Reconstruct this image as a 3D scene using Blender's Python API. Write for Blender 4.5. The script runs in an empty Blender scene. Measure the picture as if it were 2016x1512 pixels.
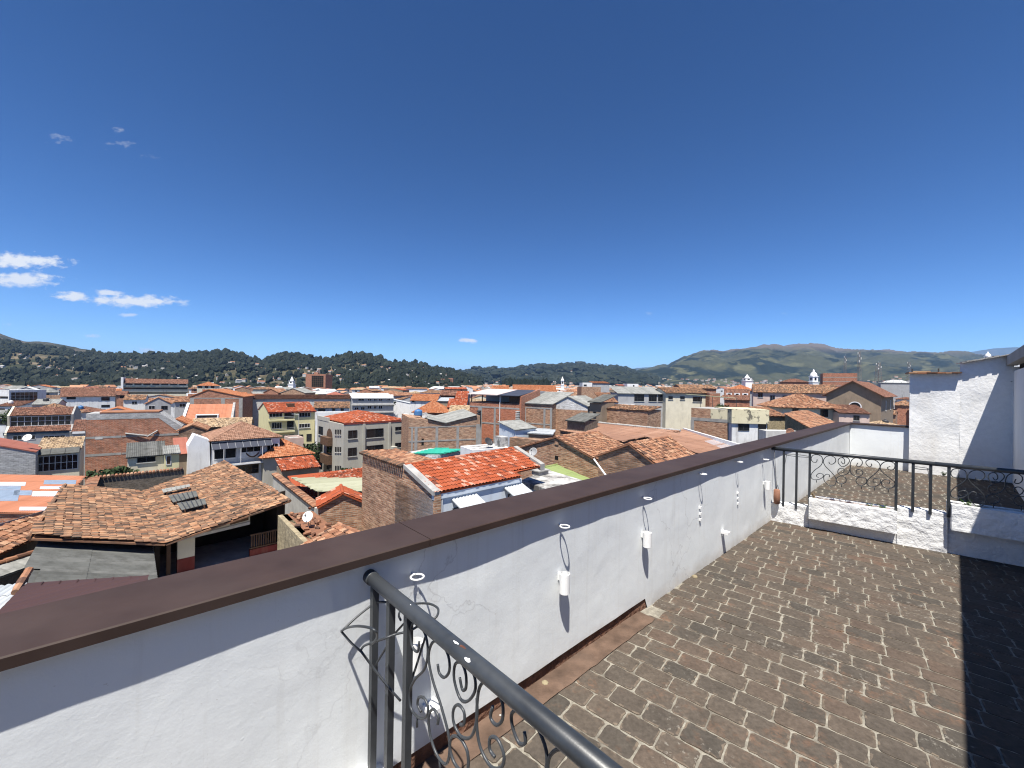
import bpy, math, random
import numpy as np
from mathutils import Vector, Matrix
random.seed(7); rng = np.random.default_rng(7)
S = bpy.context.scene
COL = S.collection

# ------------------------------------------------------------------ camera
F, CX, CY, H, HOR, ROLL = 800.0, 1008.0, 756.0, 1.7, 757.0, 0.9
_r = math.radians(ROLL); _p = math.atan((CY - HOR) / F)
FWD = Vector((0, math.cos(_p), -math.sin(_p))); _up0 = Vector((0, math.sin(_p), math.cos(_p)))
RT = math.cos(_r) * Vector((1, 0, 0)) + math.sin(_r) * _up0
UP = -math.sin(_r) * Vector((1, 0, 0)) + math.cos(_r) * _up0
O = Vector((0, 0, H))
cd = bpy.data.cameras.new('camera'); cam = bpy.data.objects.new('camera', cd); COL.objects.link(cam)
cd.sensor_fit = 'HORIZONTAL'; cd.sensor_width = 36.0; cd.lens = 36.0 * F / 2016.0
cd.clip_start = 0.02; cd.clip_end = 90000
cam.matrix_world = Matrix(((RT.x, UP.x, -FWD.x, 0), (RT.y, UP.y, -FWD.y, 0), (RT.z, UP.z, -FWD.z, H), (0, 0, 0, 1)))
S.camera = cam

# ------------------------------------------------------------------ sky, sun, exposure
SUN_EL, SUN_AZ = math.radians(67.5), math.radians(189.0)
S.view_settings.view_transform = 'Standard'; S.view_settings.look = 'None'
S.view_settings.exposure = 0.88; S.view_settings.gamma = 1.0
W = bpy.data.worlds.new('World'); S.world = W; W.use_nodes = True
wn, wl = W.node_tree.nodes, W.node_tree.links
bg = wn['Background']
sky = wn.new('ShaderNodeTexSky'); sky.sky_type = 'NISHITA'; sky.sun_disc = False
sky.sun_elevation = SUN_EL; sky.sun_rotation = SUN_AZ; sky.altitude = 2500; sky.air_density = 0.9; sky.dust_density = 0.1; sky.ozone_density = 3.0
SKY_STRENGTH = 0.05
bg.inputs['Strength'].default_value = SKY_STRENGTH

def wnode(t, **k):
    n = wn.new(t)
    for a, b in k.items(): setattr(n, a, b)
    return n
def wmath(op, a, b=None, c=None):
    n = wnode('ShaderNodeMath', operation=op)
    for i, v in enumerate((a, b, c)):
        if v is None: continue
        if isinstance(v, (int, float)): n.inputs[i].default_value = v
        else: wl.new(v, n.inputs[i])
    return n.outputs[0]
# small fair-weather clouds far out in the sky: (azimuth tangent, elevation tangent, half width, half height, density)
tc = wnode('ShaderNodeTexCoord'); sx = wnode('ShaderNodeSeparateXYZ'); wl.new(tc.outputs['Generated'], sx.inputs[0])
yy = wmath('MAXIMUM', sx.outputs[1], 0.02)
tx = wmath('DIVIDE', sx.outputs[0], yy); tz = wmath('DIVIDE', sx.outputs[2], yy)
cv = wnode('ShaderNodeCombineXYZ'); wl.new(tx, cv.inputs[0]); wl.new(tz, cv.inputs[1])
mp = wnode('ShaderNodeMapping'); mp.inputs['Scale'].default_value = (1, 2.2, 1); wl.new(cv.outputs[0], mp.inputs[0])
nz = wnode('ShaderNodeTexNoise'); nz.inputs['Scale'].default_value = 34; nz.inputs['Detail'].default_value = 7; nz.inputs['Roughness'].default_value = 0.62
wl.new(mp.outputs[0], nz.inputs['Vector'])
clouds = [(32,513,98,15,1),(36,550,74,16,.95),(140,583,40,10,1),(262,593,96,12,1),(210,576,28,7,.9),(922,671,19,5,.95),
          (230,254,20,9,.34),(222,284,36,9,.28),(112,274,30,10,.28),(286,310,18,7,.32),(252,620,20,4,.6),(178,662,16,5,.7),
          (290,690,22,6,.6),(388,636,9,4,.4),(4,638,16,6,.45),(255,691,16,5,.35),(1130,586,10,3,.12),(1275,617,9,3,.2),(1540,617,8,3,.15)]
tot = None
for (x, y, rx, ry, dn) in clouds:
    hy = HOR + (x - CX) * math.tan(_r)
    a = wmath('MULTIPLY', wmath('SUBTRACT', tx, (x - CX) / F), F / rx / 1.12)
    b = wmath('MULTIPLY', wmath('SUBTRACT', tz, (hy - y) / F), F / ry / 1.12)
    d2 = wmath('ADD', wmath('MULTIPLY', a, a), wmath('MULTIPLY', b, b))
    m = wmath('SUBTRACT', 1.0, wmath('SQRT', d2))                    # 1 in the middle, 0 at the rim
    m = wmath('ADD', m, wmath('MULTIPLY', wmath('SUBTRACT', nz.outputs['Fac'], 0.52 if dn > .5 else 0.58), 2.3 if dn > .5 else 6.0))
    m = wmath('MULTIPLY', wmath('MINIMUM', wmath('MAXIMUM', wmath('MULTIPLY', m, 1.7 if dn > .5 else .75), 0.0), 1.0), dn)
    tot = m if tot is None else wmath('MAXIMUM', tot, m)
front = wmath('GREATER_THAN', sx.outputs[1], 0.03)
tot = wmath('MULTIPLY', tot, front)
mixc = wnode('ShaderNodeMix', data_type='RGBA'); wl.new(tot, mixc.inputs['Factor'])
mixc.inputs['B'].default_value = (10.2, 10.5, 10.8, 1)
hsv = wnode('ShaderNodeHueSaturation'); gam = wnode('ShaderNodeGamma'); gam.inputs[1].default_value = 1.40; wl.new(sky.outputs[0], gam.inputs[0]); wl.new(gam.outputs[0], hsv.inputs['Color']); hsv.inputs['Value'].default_value = 0.92; hsv.inputs['Saturation'].default_value = 1.10
wl.new(hsv.outputs[0], mixc.inputs['A']); wl.new(mixc.outputs['Result'], bg.inputs['Color'])

sl = bpy.data.lights.new('sun', 'SUN'); sl.energy = 5.0; sl.angle = math.radians(0.5); sl.color = (1.0, 0.955, 0.88)
so = bpy.data.objects.new('sun', sl); COL.objects.link(so)
SDIR = Vector((math.sin(SUN_AZ) * math.cos(SUN_EL), math.cos(SUN_AZ) * math.cos(SUN_EL), math.sin(SUN_EL)))
so.rotation_euler = SDIR.to_track_quat('Z', 'Y').to_euler(); so.location = (0, -20, 40)
S.cycles.max_bounces = 6; S.cycles.diffuse_bounces = 2; S.cycles.transparent_max_bounces = 6; S.cycles.volume_bounces = 0
S.cycles.filter_width = 1.15; S.cycles.caustics_reflective = False; S.cycles.caustics_refractive = False

# ------------------------------------------------------------------ pixel rays -> places in the world
def ray(px, py): return FWD + RT * ((px - CX) / F) - UP * ((py - CY) / F)
def at(px, py, Y):
    d = ray(px, py); return O + d * (Y / d.y)
def zp(px, py, z):
    d = ray(px, py); return O + d * ((z - H) / d.z)
def onpl(px, py, P, n):
    d = ray(px, py); return O + d * ((P - O).dot(n) / d.dot(n))
def proj(P):
    q = P - O; w = q.dot(FWD); return CX + F * q.dot(RT) / w, CY - F * q.dot(UP) / w
def along(A, dr, px):            # the point A + t*dr that is seen in column px
    a = A - O; k = (px - CX) / F
    t = (k * a.dot(FWD) - a.dot(RT)) / (dr.dot(RT) - k * dr.dot(FWD)); return A + dr * t
Dv = Vector((0.7361, 0.6769, 0)); Nv = Vector((0.6769, -0.7361, 0))    # along the parapet; inwards from it
A0 = Vector((1.1046, 3.1601, 0))
def st(s, t, z=0.0): return A0 + Dv * s + Nv * t + Vector((0, 0, z))

def gz(x, y):                    # town ground height
    r = max(0.0, y - 90)
    return -14.0 + 0.011 * x * min(1, r / 300) + 0.004 * min(r, 1500)

# ------------------------------------------------------------------ mesh building
class MB:
    def __init__(s): s.v = []; s.f = []; s.t = []
    def add(s, vs, fs, tint=0.5):
        o = len(s.v); s.v.extend([tuple(v) for v in vs]); s.f.extend([tuple(i + o for i in f) for f in fs])
        s.t.extend([tint] * len(fs)); return s
    def poly(s, pts, tint=0.5): return s.add(pts, [tuple(range(len(pts)))], tint)
    def obox(s, c, ax, ay, az, tint=0.5):      # corner + three edge vectors
        c, ax, ay, az = Vector(c), Vector(ax), Vector(ay), Vector(az)
        if ax.cross(ay).dot(az) < 0: ax, ay = ay, ax
        p = [c, c + ax, c + ax + ay, c + ay]; p += [q + az for q in p]
        return s.add(p, [(3, 2, 1, 0), (4, 5, 6, 7), (0, 1, 5, 4), (1, 2, 6, 5), (2, 3, 7, 6), (3, 0, 4, 7)], tint)
    def box(s, x0, x1, y0, y1, z0, z1, tint=0.5): return s.obox((x0, y0, z0), (x1 - x0, 0, 0), (0, y1 - y0, 0), (0, 0, z1 - z0), tint)
    def prism(s, top, bot, tint=0.5):          # same-length loops, counter-clockwise from above
        n = len(top); fs = [tuple(range(n)), tuple(range(2 * n - 1, n - 1, -1))]
        fs += [(i, n + i, n + (i + 1) % n, (i + 1) % n) for i in range(n)]
        return s.add(list(top) + list(bot), fs, tint)
    def tube(s, pts, r, n=8, closed=False, tint=0.5):
        pts = [Vector(p) for p in pts]; m = len(pts); vs = []; fs = []; prev = None
        for i, p in enumerate(pts):
            a = pts[(i - 1) % m] if (closed or i > 0) else p; b = pts[(i + 1) % m] if (closed or i < m - 1) else p
            t = (b - a).normalized()
            if prev is None:
                u = t.orthogonal().normalized()
            else:
                u = prev - t * prev.dot(t); u = u.normalized() if u.length > 1e-6 else t.orthogonal().normalized()
            prev = u; w = t.cross(u); rr = r[i] if isinstance(r, (list, tuple)) else r
            vs += [p + (u * math.cos(2 * math.pi * k / n) + w * math.sin(2 * math.pi * k / n)) * rr for k in range(n)]
        for i in range(m if closed else m - 1):
            j = (i + 1) % m
            fs += [(i * n + k, i * n + (k + 1) % n, j * n + (k + 1) % n, j * n + k) for k in range(n)]
        if not closed: fs += [tuple(range(n - 1, -1, -1)), tuple((m - 1) * n + k for k in range(n))]
        return s.add(vs, fs, tint)
    def lathe(s, c, prof, n=16, tint=0.5, sq=False):
        c = Vector(c); vs = []; fs = []
        off = math.pi / 4 if sq else 0
        for (r, z) in prof: vs += [c + Vector((r * math.cos(2 * math.pi * k / n + off), r * math.sin(2 * math.pi * k / n + off), z)) for k in range(n)]
        for i in range(len(prof) - 1): fs += [(i * n + k, i * n + (k + 1) % n, (i + 1) * n + (k + 1) % n, (i + 1) * n + k) for k in range(n)]
        fs += [tuple(range(n - 1, -1, -1)), tuple((len(prof) - 1) * n + k for k in range(n))]
        return s.add(vs, fs, tint)
    def build(s, name, mat, parent=None, smooth=False, loc=None):
        org = Vector(loc) if loc is not None else (parent_origin(parent) if parent is not None else Vector((0, 0, 0)))
        v = np.array(s.v, dtype=np.float64) - np.array(org)[None]
        me = bpy.data.meshes.new(name); me.from_pydata(v.tolist(), [], s.f); me.update()
        npoly = len(me.polygons); nl = len(me.loops)
        nr = np.zeros(npoly * 3); me.polygons.foreach_get('normal', nr); nr = nr.reshape(-1, 3)
        lt = np.zeros(npoly, dtype=np.int32); me.polygons.foreach_get('loop_total', lt)
        vi = np.zeros(nl, dtype=np.int32); me.loops.foreach_get('vertex_index', vi)
        co = (v + np.array(org)[None])[vi]; n = np.repeat(nr, lt, axis=0)
        hz = np.hypot(n[:, 0], n[:, 1]); flat = hz < 0.02
        tx_ = np.where(flat, 1.0, -n[:, 1] / np.maximum(hz, 1e-6)); ty_ = np.where(flat, 0.0, n[:, 0] / np.maximum(hz, 1e-6))
        t = np.stack([tx_, ty_, np.zeros_like(tx_)], 1); b = np.cross(n, t)
        uv = np.stack([(co * t).sum(1), (co * b).sum(1)], 1).astype(np.float32)
        ul = me.uv_layers.new(name='UVMap'); ul.data.foreach_set('uv', uv.ravel())
        at_ = me.attributes.new('tint', 'FLOAT', 'FACE'); at_.data.foreach_set('value', np.array(s.t, dtype=np.float32))
        if smooth: me.polygons.foreach_set('use_smooth', np.ones(npoly, dtype=bool))
        me.materials.append(mat)
        ob = bpy.data.objects.new(name, me); COL.objects.link(ob)
        if parent is not None:
            ob.parent = parent; ob.location = (0, 0, 0)
        else: ob.location = org
        return ob

_org = {}
def parent_origin(p):
    return _org.get(p.name, Vector((0, 0, 0)))
def thing(name, label, cat, loc=(0, 0, 0), group=None):
    o = bpy.data.objects.new(name, None); COL.objects.link(o); o.location = loc; o.empty_display_size = 0.2
    _org[o.name] = Vector(loc); return tag(o, label, cat, group)
def tag(o, label, cat, group=None):
    o['label'] = label; o['category'] = cat
    if group: o['group'] = group
    return o
def sub(mb, name, mat, part, thing_, smooth=False):   # a sub-part under a part of a thing
    _org[part.name] = parent_origin(thing_) if thing_ is not None else Vector(part.location)
    return mb.build(name, mat, part, smooth)
def struct(o, kind='structure'):
    o['kind'] = kind; return o

# ------------------------------------------------------------------ materials
class NM:
    def __init__(s, name):
        s.m = bpy.data.materials.new(name); s.m.use_nodes = True
        s.n = s.m.node_tree.nodes; s.l = s.m.node_tree.links; s.b = s.n['Principled BSDF']; s._g = None
    def new(s, t, **k):
        n = s.n.new(t)
        for a, b in k.items(): setattr(n, a, b)
        return n
    def put(s, sock, v):
        if hasattr(v, 'links') or isinstance(v, bpy.types.NodeSocket): s.l.new(v, sock)
        elif isinstance(v, (tuple, list)) and len(v) == 3 and sock.type == 'RGBA': sock.default_value = (*v, 1)
        else: sock.default_value = v
    def pos(s):
        if s._g is None: s._g = s.new('ShaderNodeNewGeometry').outputs['Position']
        return s._g
    def noise(s, scale, detail=4, rough=.55, vec=None, stretch=None, dist=0):
        v = vec or s.pos()
        if stretch:
            mp_ = s.new('ShaderNodeMapping'); mp_.inputs['Scale'].default_value = stretch; s.l.new(v, mp_.inputs[0]); v = mp_.outputs[0]
        n = s.new('ShaderNodeTexNoise'); n.inputs['Scale'].default_value = scale; n.inputs['Detail'].default_value = detail
        n.inputs['Roughness'].default_value = rough; n.inputs['Distortion'].default_value = dist; s.l.new(v, n.inputs['Vector']); return n.outputs['Fac']
    def ramp(s, fac, stops, interp='LINEAR'):
        r = s.new('ShaderNodeValToRGB'); r.color_ramp.interpolation = interp; e = r.color_ramp.elements
        while len(e) < len(stops): e.new(0.5)
        for el, (p, c) in zip(e, stops):
            el.position = p; el.color = (c, c, c, 1) if isinstance(c, (int, float)) else (*c, 1)
        s.put(r.inputs[0], fac); return r.outputs[0]
    def mix(s, f, a, b, mode='MIX'):
        n = s.new('ShaderNodeMix', data_type='RGBA', blend_type=mode); s.put(n.inputs['Factor'], f); s.put(n.inputs['A'], a); s.put(n.inputs['B'], b); return n.outputs['Result']
    def math(s, op, a, b=0.0):
        n = s.new('ShaderNodeMath', operation=op); s.put(n.inputs[0], a); s.put(n.inputs[1], b); return n.outputs[0]
    def bump(s, h, strength=.3, dist=.01, prev=None):
        n = s.new('ShaderNodeBump'); n.inputs['Strength'].default_value = strength; n.inputs['Distance'].default_value = dist; s.put(n.inputs['Height'], h)
        if prev: s.l.new(prev, n.inputs['Normal'])
        return n.outputs[0]
    def fin(s, col, rough=.85, spec=.25, metal=0, normal=None):
        s.put(s.b.inputs['Base Color'], col); s.put(s.b.inputs['Roughness'], rough); s.b.inputs['Specular IOR Level'].default_value = spec; s.put(s.b.inputs['Metallic'], metal)
        if normal: s.l.new(normal, s.b.inputs['Normal'])
        return s.m
def sc(c, k): return tuple(min(1, x * k) for x in c)

def M_plain(name, col, rough=.85, var=.14, scale=1.3, dirt=None, damt=.5, streak=True, bump=0.0, bscale=60, bdist=.004, spec=.25, metal=0, dlo=.5, dhi=.75):
    m = NM(name); c = m.ramp(m.noise(scale, 5), [(.3, sc(col, 1 - var)), (.7, sc(col, 1 + var))])
    if dirt:
        f = m.ramp(m.noise(1.1, 6, .65, stretch=(1.6, 1.6, .35) if streak else None), [(dlo, 0.0), (dhi, 1.0)])
        c = m.mix(m.math('MULTIPLY', f, damt), c, dirt)
    nr = m.bump(m.noise(bscale, 4), bump, bdist) if bump else None
    return m.fin(c, rough, spec, metal, nr)

def M_brick(name, c1, c2, mortar, bw=.30, bh=.11, ms=.012, stain=(.06, .05, .04), samt=.45, rough=.92, big=True, mottle=.5):
    m = NM(name); uv = m.new('ShaderNodeUVMap').outputs[0]
    dn = m.new('ShaderNodeTexNoise'); dn.inputs['Scale'].default_value = 2.2; dn.inputs['Detail'].default_value = 3; m.l.new(uv, dn.inputs['Vector'])
    add = m.new('ShaderNodeVectorMath', operation='MULTIPLY_ADD'); m.l.new(dn.outputs['Color'], add.inputs[0]); add.inputs[1].default_value = (.06, .035, 0); m.l.new(uv, add.inputs[2])
    b = m.new('ShaderNodeTexBrick'); m.l.new(add.outputs[0], b.inputs['Vector']); b.inputs['Scale'].default_value = 1
    b.inputs['Brick Width'].default_value = bw; b.inputs['Row Height'].default_value = bh; b.inputs['Mortar Size'].default_value = ms; b.inputs['Mortar Smooth'].default_value = .3; b.inputs['Bias'].default_value = 0
    m.put(b.inputs['Color1'], c1); m.put(b.inputs['Color2'], c2); m.put(b.inputs['Mortar'], mortar)
    c = b.outputs['Color']
    n1 = m.noise(3.2, 5, .68, stretch=(.5, .5, 3.6)); c = m.mix(min(1, mottle * 1.4), c, m.ramp(n1, [(.3, .35), (.7, 1.5)]), 'MULTIPLY')
    f = m.ramp(m.noise(.6, 5, .65), [(.48, 0.0), (.72, 1.0)]); c = m.mix(m.math('MULTIPLY', f, samt), c, stain)
    nr = m.bump(b.outputs['Fac'], .6, -.015); nr = m.bump(n1, .3, .02, nr)
    return m.fin(c, rough, .15, 0, nr)

def M_tile(name, cols, dirt=(.05, .042, .035), damt=.6, lo=.5, hi=.72, rough=.85, sheen=0.0, tn=.75):
    m = NM(name); a = m.new('ShaderNodeAttribute', attribute_name='tint').outputs['Fac']
    n = m.noise(.35, 4, .6); f = m.math('ADD', m.math('MULTIPLY', a, tn), m.math('MULTIPLY', n, 1 - tn))
    k = len(cols) - 1; c = m.ramp(f, [(.12 + .76 * i / k, q) for i, q in enumerate(cols)])
    d = m.ramp(m.noise(1.6, 6, .7), [(lo, 0.0), (hi, 1.0)]); c = m.mix(m.math('MULTIPLY', d, damt), c, dirt)
    nr = m.bump(m.noise(25, 4), .25, .01)
    return m.fin(c, rough, .2, 0, nr)

M = {}
M['stucco'] = None
def M_stucco():
    m = NM('painted_plaster'); z = m.new('ShaderNodeSeparateXYZ'); m.l.new(m.pos(), z.inputs[0])
    c = m.ramp(m.noise(3.0, 5, .6), [(.3, (.735, .765, .775)), (.7, (.775, .80, .805))])
    st_ = m.ramp(m.noise(5.0, 5, .7, stretch=(2.2, 2.2, .10)), [(.54, 0.0), (.74, 1.0)]); c = m.mix(m.math('MULTIPLY', st_, .30), c, (.55, .54, .50))
    low = m.ramp(m.math('ADD', z.outputs[2], m.math('MULTIPLY', m.noise(6, 5, .7), .16)), [(.07, 1.0), (.20, 0.0)]); c = m.mix(m.math('MULTIPLY', low, .5), c, (.42, .36, .29))
    sp = m.ramp(m.noise(70, 2, .5), [(.74, 0.0), (.77, 1.0)]); c = m.mix(m.math('MULTIPLY', sp, .35), c, (.4, .37, .33))
    cr = m.new('ShaderNodeTexVoronoi', feature='DISTANCE_TO_EDGE'); cr.inputs['Scale'].default_value = 1.1; dn = m.new('ShaderNodeMapping'); m.l.new(m.pos(), dn.inputs[0]); ad = m.new('ShaderNodeVectorMath', operation='MULTIPLY_ADD'); nn_ = m.new('ShaderNodeTexNoise'); nn_.inputs['Scale'].default_value = 4; nn_.inputs['Detail'].default_value = 5; m.l.new(m.pos(), nn_.inputs['Vector']); m.l.new(nn_.outputs['Color'], ad.inputs[0]); ad.inputs[1].default_value = (.5, .5, .5); m.l.new(m.pos(), ad.inputs[2]); m.l.new(ad.outputs[0], cr.inputs['Vector'])
    ck = m.math('MULTIPLY', m.ramp(cr.outputs['Distance'], [(.0, 1.0), (.006, 0.0)]), m.ramp(m.noise(.9, 2), [(.5, 0.0), (.6, 1.0)])); c = m.mix(m.math('MULTIPLY', ck, .45), c, (.4, .4, .4))
    nr = m.bump(m.noise(9, 3, .5), .2, .012); nr = m.bump(m.noise(110, 4, .6), .16, .003, nr); nr = m.bump(m.ramp(m.noise(45, 2, .5), [(.70, 0.0), (.76, 1.0)]), .14, .002, nr)
    return m.fin(c, .88, .18, 0, nr)
M['stucco'] = M_stucco()
def M_rough(name, col, k=1.0):
    m = NM(name); n1 = m.noise(14, 5, .6); n2 = m.noise(55, 3); n3 = m.noise(2.0, 5, .6, stretch=(1, 1, .5))
    c = m.mix(m.math('MULTIPLY', m.ramp(n3, [(.52, 0.0), (.75, 1.0)]), .4), m.ramp(n1, [(.2, sc(col, .9)), (.6, col)]), (.52, .49, .44))
    nr = m.bump(n1, .9 * k, .035); nr = m.bump(n2, .6 * k, .01, nr); return m.fin(c, .92, .15, 0, nr)
M['rough'] = M_rough('rough_white_render', (.78, .78, .77), .6); M['rough2'] = M_rough('white_render', (.78, .78, .77), .32)
M['coping'] = M_plain('brown_coated_metal', (.043, .0265, .0215), .6, .16, 5, dirt=(.066, .048, .041), damt=.5, streak=False, bump=.12, bscale=60, bdist=.002, spec=.22)
M['iron'] = M_plain('dark_grey_painted_iron', (.028, .032, .037), .42, .2, 25, dirt=(.06, .065, .07), damt=.5, streak=False, bump=.12, bscale=220, bdist=.0015, spec=.5, dlo=.52, dhi=.62)
M['whitepaint'] = M_plain('chipped_white_paint', (.82, .82, .81), .5, .04, 30, dirt=(.16, .11, .08), damt=.85, streak=False, dlo=.66, dhi=.70, bump=.1)
M['clay'] = M_plain('fired_clay', (.26, .13, .085), .8, .25, 20, dirt=(.12, .08, .06), damt=.5, streak=False)
M['concrete'] = M_plain('grey_concrete', (.34, .33, .31), .9, .16, 1.5, dirt=(.13, .12, .11), damt=.55, bump=.2, bscale=40)
M['timber_dark'] = M_plain('smoke_dark_timber', (.03, .022, .017), .9, .3, 2)  # near-black: shade of the porch interior put into its wall colour
M['column'] = M_plain('frame_concrete', (.29, .28, .26), .9, .16, 1.5, dirt=(.13, .12, .11), damt=.5)
M['concrete_pale'] = M_plain('pale_concrete', (.48, .47, .44), .9, .14, 1.5, dirt=(.2, .18, .16), damt=.45, bump=.1, bscale=40)
M['slab'] = M_plain('weathered_white_slab', (.44, .43, .41), .85, .14, 1.2, dirt=(.08, .075, .07), damt=.85, streak=False, dlo=.47, dhi=.62)
M['white'] = M_plain('white_wall', (.74, .74, .73), .9, .05, .8, dirt=(.42, .40, .37), damt=.4)
M['white2'] = M_plain('stained_white_wall', (.66, .66, .65), .9, .08, .8, dirt=(.25, .23, .21), damt=.6)
M['bluewhite'] = M_plain('pale_blue_white_wall', (.60, .66, .72), .8, .05, 1, dirt=(.36, .37, .38), damt=.35)
M['cream'] = M_plain('cream_wall', (.62, .57, .44), .9, .07, .8, dirt=(.30, .26, .2), damt=.35)
M['yellow'] = M_plain('pale_yellow_wall', (.62, .57, .33), .9, .06, .8, dirt=(.33, .29, .18), damt=.3)
M['taupe'] = M_plain('greige_wall', (.40, .385, .33), .9, .06, .6, dirt=(.24, .22, .19), damt=.35)
M['greywall'] = M_plain('grey_wall', (.36, .36, .36), .9, .09, .8, dirt=(.18, .17, .16), damt=.4)
M['pink'] = M_plain('pinkish_wall', (.55, .42, .36), .9, .08, .8, dirt=(.3, .22, .19), damt=.4)
M['ochrewall'] = M_plain('brown_ochre_wall', (.27, .21, .15), .9, .12, .8, dirt=(.13, .1, .08), damt=.4)
M['peel'] = M_plain('peeling_yellow_paint', (.62, .56, .38), .9, .08, 1, dirt=(.11, .10, .08), damt=.9, streak=False, dlo=.55, dhi=.62)
M['adobe'] = M_plain('dark_adobe', (.15, .125, .10), .95, .3, 3, dirt=(.07, .06, .05), damt=.6, streak=False, bump=.6, bscale=9, bdist=.05)
M['rubble'] = M_plain('rubble_stone', (.30, .25, .16), .95, .35, 4, dirt=(.10, .085, .06), damt=.7, streak=False, bump=.8, bscale=8, bdist=.06)
M['block'] = M_brick('grey_block', (.36, .36, .35), (.46, .46, .45), (.28, .28, .27), .40, .20, .014, samt=.2)
M['brick'] = M_brick('rough_red_brick', (.34, .115, .06), (.45, .185, .10), (.34, .29, .24), .34, .17, .018, mottle=.7)
M['brick_old'] = M_brick('old_tan_brick', (.30, .145, .082), (.48, .29, .18), (.40, .34, .27), .36, .13, .014, samt=.35, mottle=.7)
M['brick_dark'] = M_brick('soot_stained_brick', (.24, .13, .08), (.36, .22, .135), (.26, .22, .18), .36, .14, .016, samt=.6, mottle=.7)
M['brick_red'] = M_brick('bright_red_brick', (.38, .12, .055), (.47, .17, .085), (.40, .33, .28), .30, .10, .012, samt=.2)
M['brick_white'] = M_brick('whitewashed_block', (.55, .54, .52), (.68, .67, .65), (.33, .32, .3), .40, .18, .014, samt=.35)
OLD = [(.055, .040, .032), (.13, .08, .054), (.26, .127, .07), (.19, .135, .096), (.36, .175, .092), (.39, .225, .128), (.48, .30, .185)]
M['tile_old'] = M_tile('old_clay_tile', OLD, damt=.68, lo=.47, hi=.64, tn=.7)
M['tile_mix'] = M_tile('mixed_clay_tile', [(.085, .052, .04), (.21, .10, .06), (.30, .14, .078), (.35, .18, .105), (.42, .26, .165)], damt=.62)
M['tile_red'] = M_tile('bright_orange_red_tile', [(.14, .046, .03), (.25, .06, .027), (.29, .066, .027), (.30, .069, .028), (.31, .072, .029), (.31, .071, .028), (.32, .074, .030), (.33, .076, .030), (.33, .08, .033), (.34, .088, .040), (.36, .11, .06), (.47, .25, .18)], dirt=(.16, .06, .04), damt=.35, tn=.86)
M['tile_orange'] = M_tile('orange_tile', [(.25, .085, .04), (.35, .125, .055), (.39, .15, .068), (.44, .215, .12)], damt=.4)
M['tile_brown'] = M_tile('brown_tile', [(.09, .05, .038), (.16, .075, .05), (.20, .095, .064), (.27, .15, .105)], damt=.5)
M['tile_buff'] = M_tile('lichen_buff_tile', [(.17, .12, .085), (.34, .24, .15), (.46, .33, .2), (.52, .40, .27)], damt=.5)
M['sheet_brown'] = M_tile('brown_sheet', [(.052, .028, .026), (.06, .032, .03), (.068, .037, .034)], dirt=(.045, .03, .027), damt=.5, rough=.65)
M['sheet_grey'] = M_tile('grey_fibre_cement', [(.20, .205, .19), (.27, .27, .25), (.33, .33, .31)], dirt=(.09, .09, .085), damt=.6, lo=.42, hi=.66)
M['sheet_dark'] = M_tile('dark_fibre_cement', [(.075, .077, .072), (.115, .117, .109), (.16, .16, .15)], dirt=(.05, .05, .045), damt=.55, lo=.42, hi=.62)
M['sheet_pale'] = M_tile('pale_corrugated_sheet', [(.42, .43, .43), (.52, .53, .53), (.60, .61, .61)], dirt=(.25, .24, .22), damt=.5, rough=.6)
M['sheet_white'] = M_tile('white_corrugated_sheet', [(.36, .385, .40), (.42, .44, .455), (.47, .49, .50)], dirt=(.28, .28, .27), damt=.3, rough=.5)
M['sheet_orange'] = M_tile('orange_sheet', [(.36, .145, .08), (.41, .17, .095), (.45, .20, .12)], dirt=(.31, .15, .10), damt=.4, rough=.7)
M['sheet_salmon'] = M_tile('salmon_sheet', [(.20, .105, .068), (.27, .148, .098), (.34, .20, .138)], dirt=(.14, .09, .066), damt=.55, rough=.75)
M['sheet_rust'] = M_tile('red_brown_sheet', [(.24, .085, .06), (.29, .105, .072), (.33, .13, .09)], dirt=(.18, .08, .06), damt=.45, rough=.7)
M['sheet_green'] = M_tile('lime_green_sheet', [(.17, .215, .08), (.21, .26, .10), (.24, .295, .12)], dirt=(.13, .16, .075), damt=.4, rough=.6)
M['sheet_emerald'] = M_tile('emerald_sheet', [(.03, .30, .20), (.035, .34, .23), (.04, .38, .26)], damt=.15, rough=.5)
M['sheet_olive'] = M_tile('grey_green_sheet', [(.27, .27, .18), (.32, .32, .215), (.36, .36, .25)], dirt=(.22, .21, .15), damt=.4, rough=.6)
M['sheet_slate'] = M_tile('slate_blue_sheet', [(.045, .05, .065), (.055, .06, .08), (.07, .075, .095)], damt=.2, rough=.5)
M['sheet_pink'] = M_tile('pale_pink_sheet', [(.50, .41, .38), (.55, .455, .425), (.58, .49, .46)], damt=.1, rough=.6)
M['translucent'] = M_plain('milky_skylight_panel', (.46, .49, .52), .35, .08, 2, spec=.5)
M['skyblue'] = M_plain('blue_grey_skylight_panel', (.22, .27, .33), .3, .15, 2, spec=.5)
M['glass'] = M_plain('dark_window_glass', (.012, .014, .017), .08, .3, .4, spec=.6)
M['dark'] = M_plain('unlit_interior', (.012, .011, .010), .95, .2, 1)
M['wood'] = M_plain('weathered_timber', (.11, .065, .04), .85, .3, 3, dirt=(.05, .035, .025), damt=.5)
M['frame'] = M_plain('dark_window_frame', (.05, .05, .052), .5, .1)
M['frame_white'] = M_plain('white_window_frame', (.66, .66, .65), .5, .08)
M['navy'] = M_plain('navy_fascia', (.03, .05, .075), .6, .1)
M['maroon'] = M_plain('maroon_dado_paint', (.17, .035, .03), .85, .15, 2, dirt=(.3, .2, .15), damt=.3)
M['metal'] = M_plain('galvanised_metal', (.42, .43, .44), .4, .15, 4, metal=.6, spec=.5)
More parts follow.
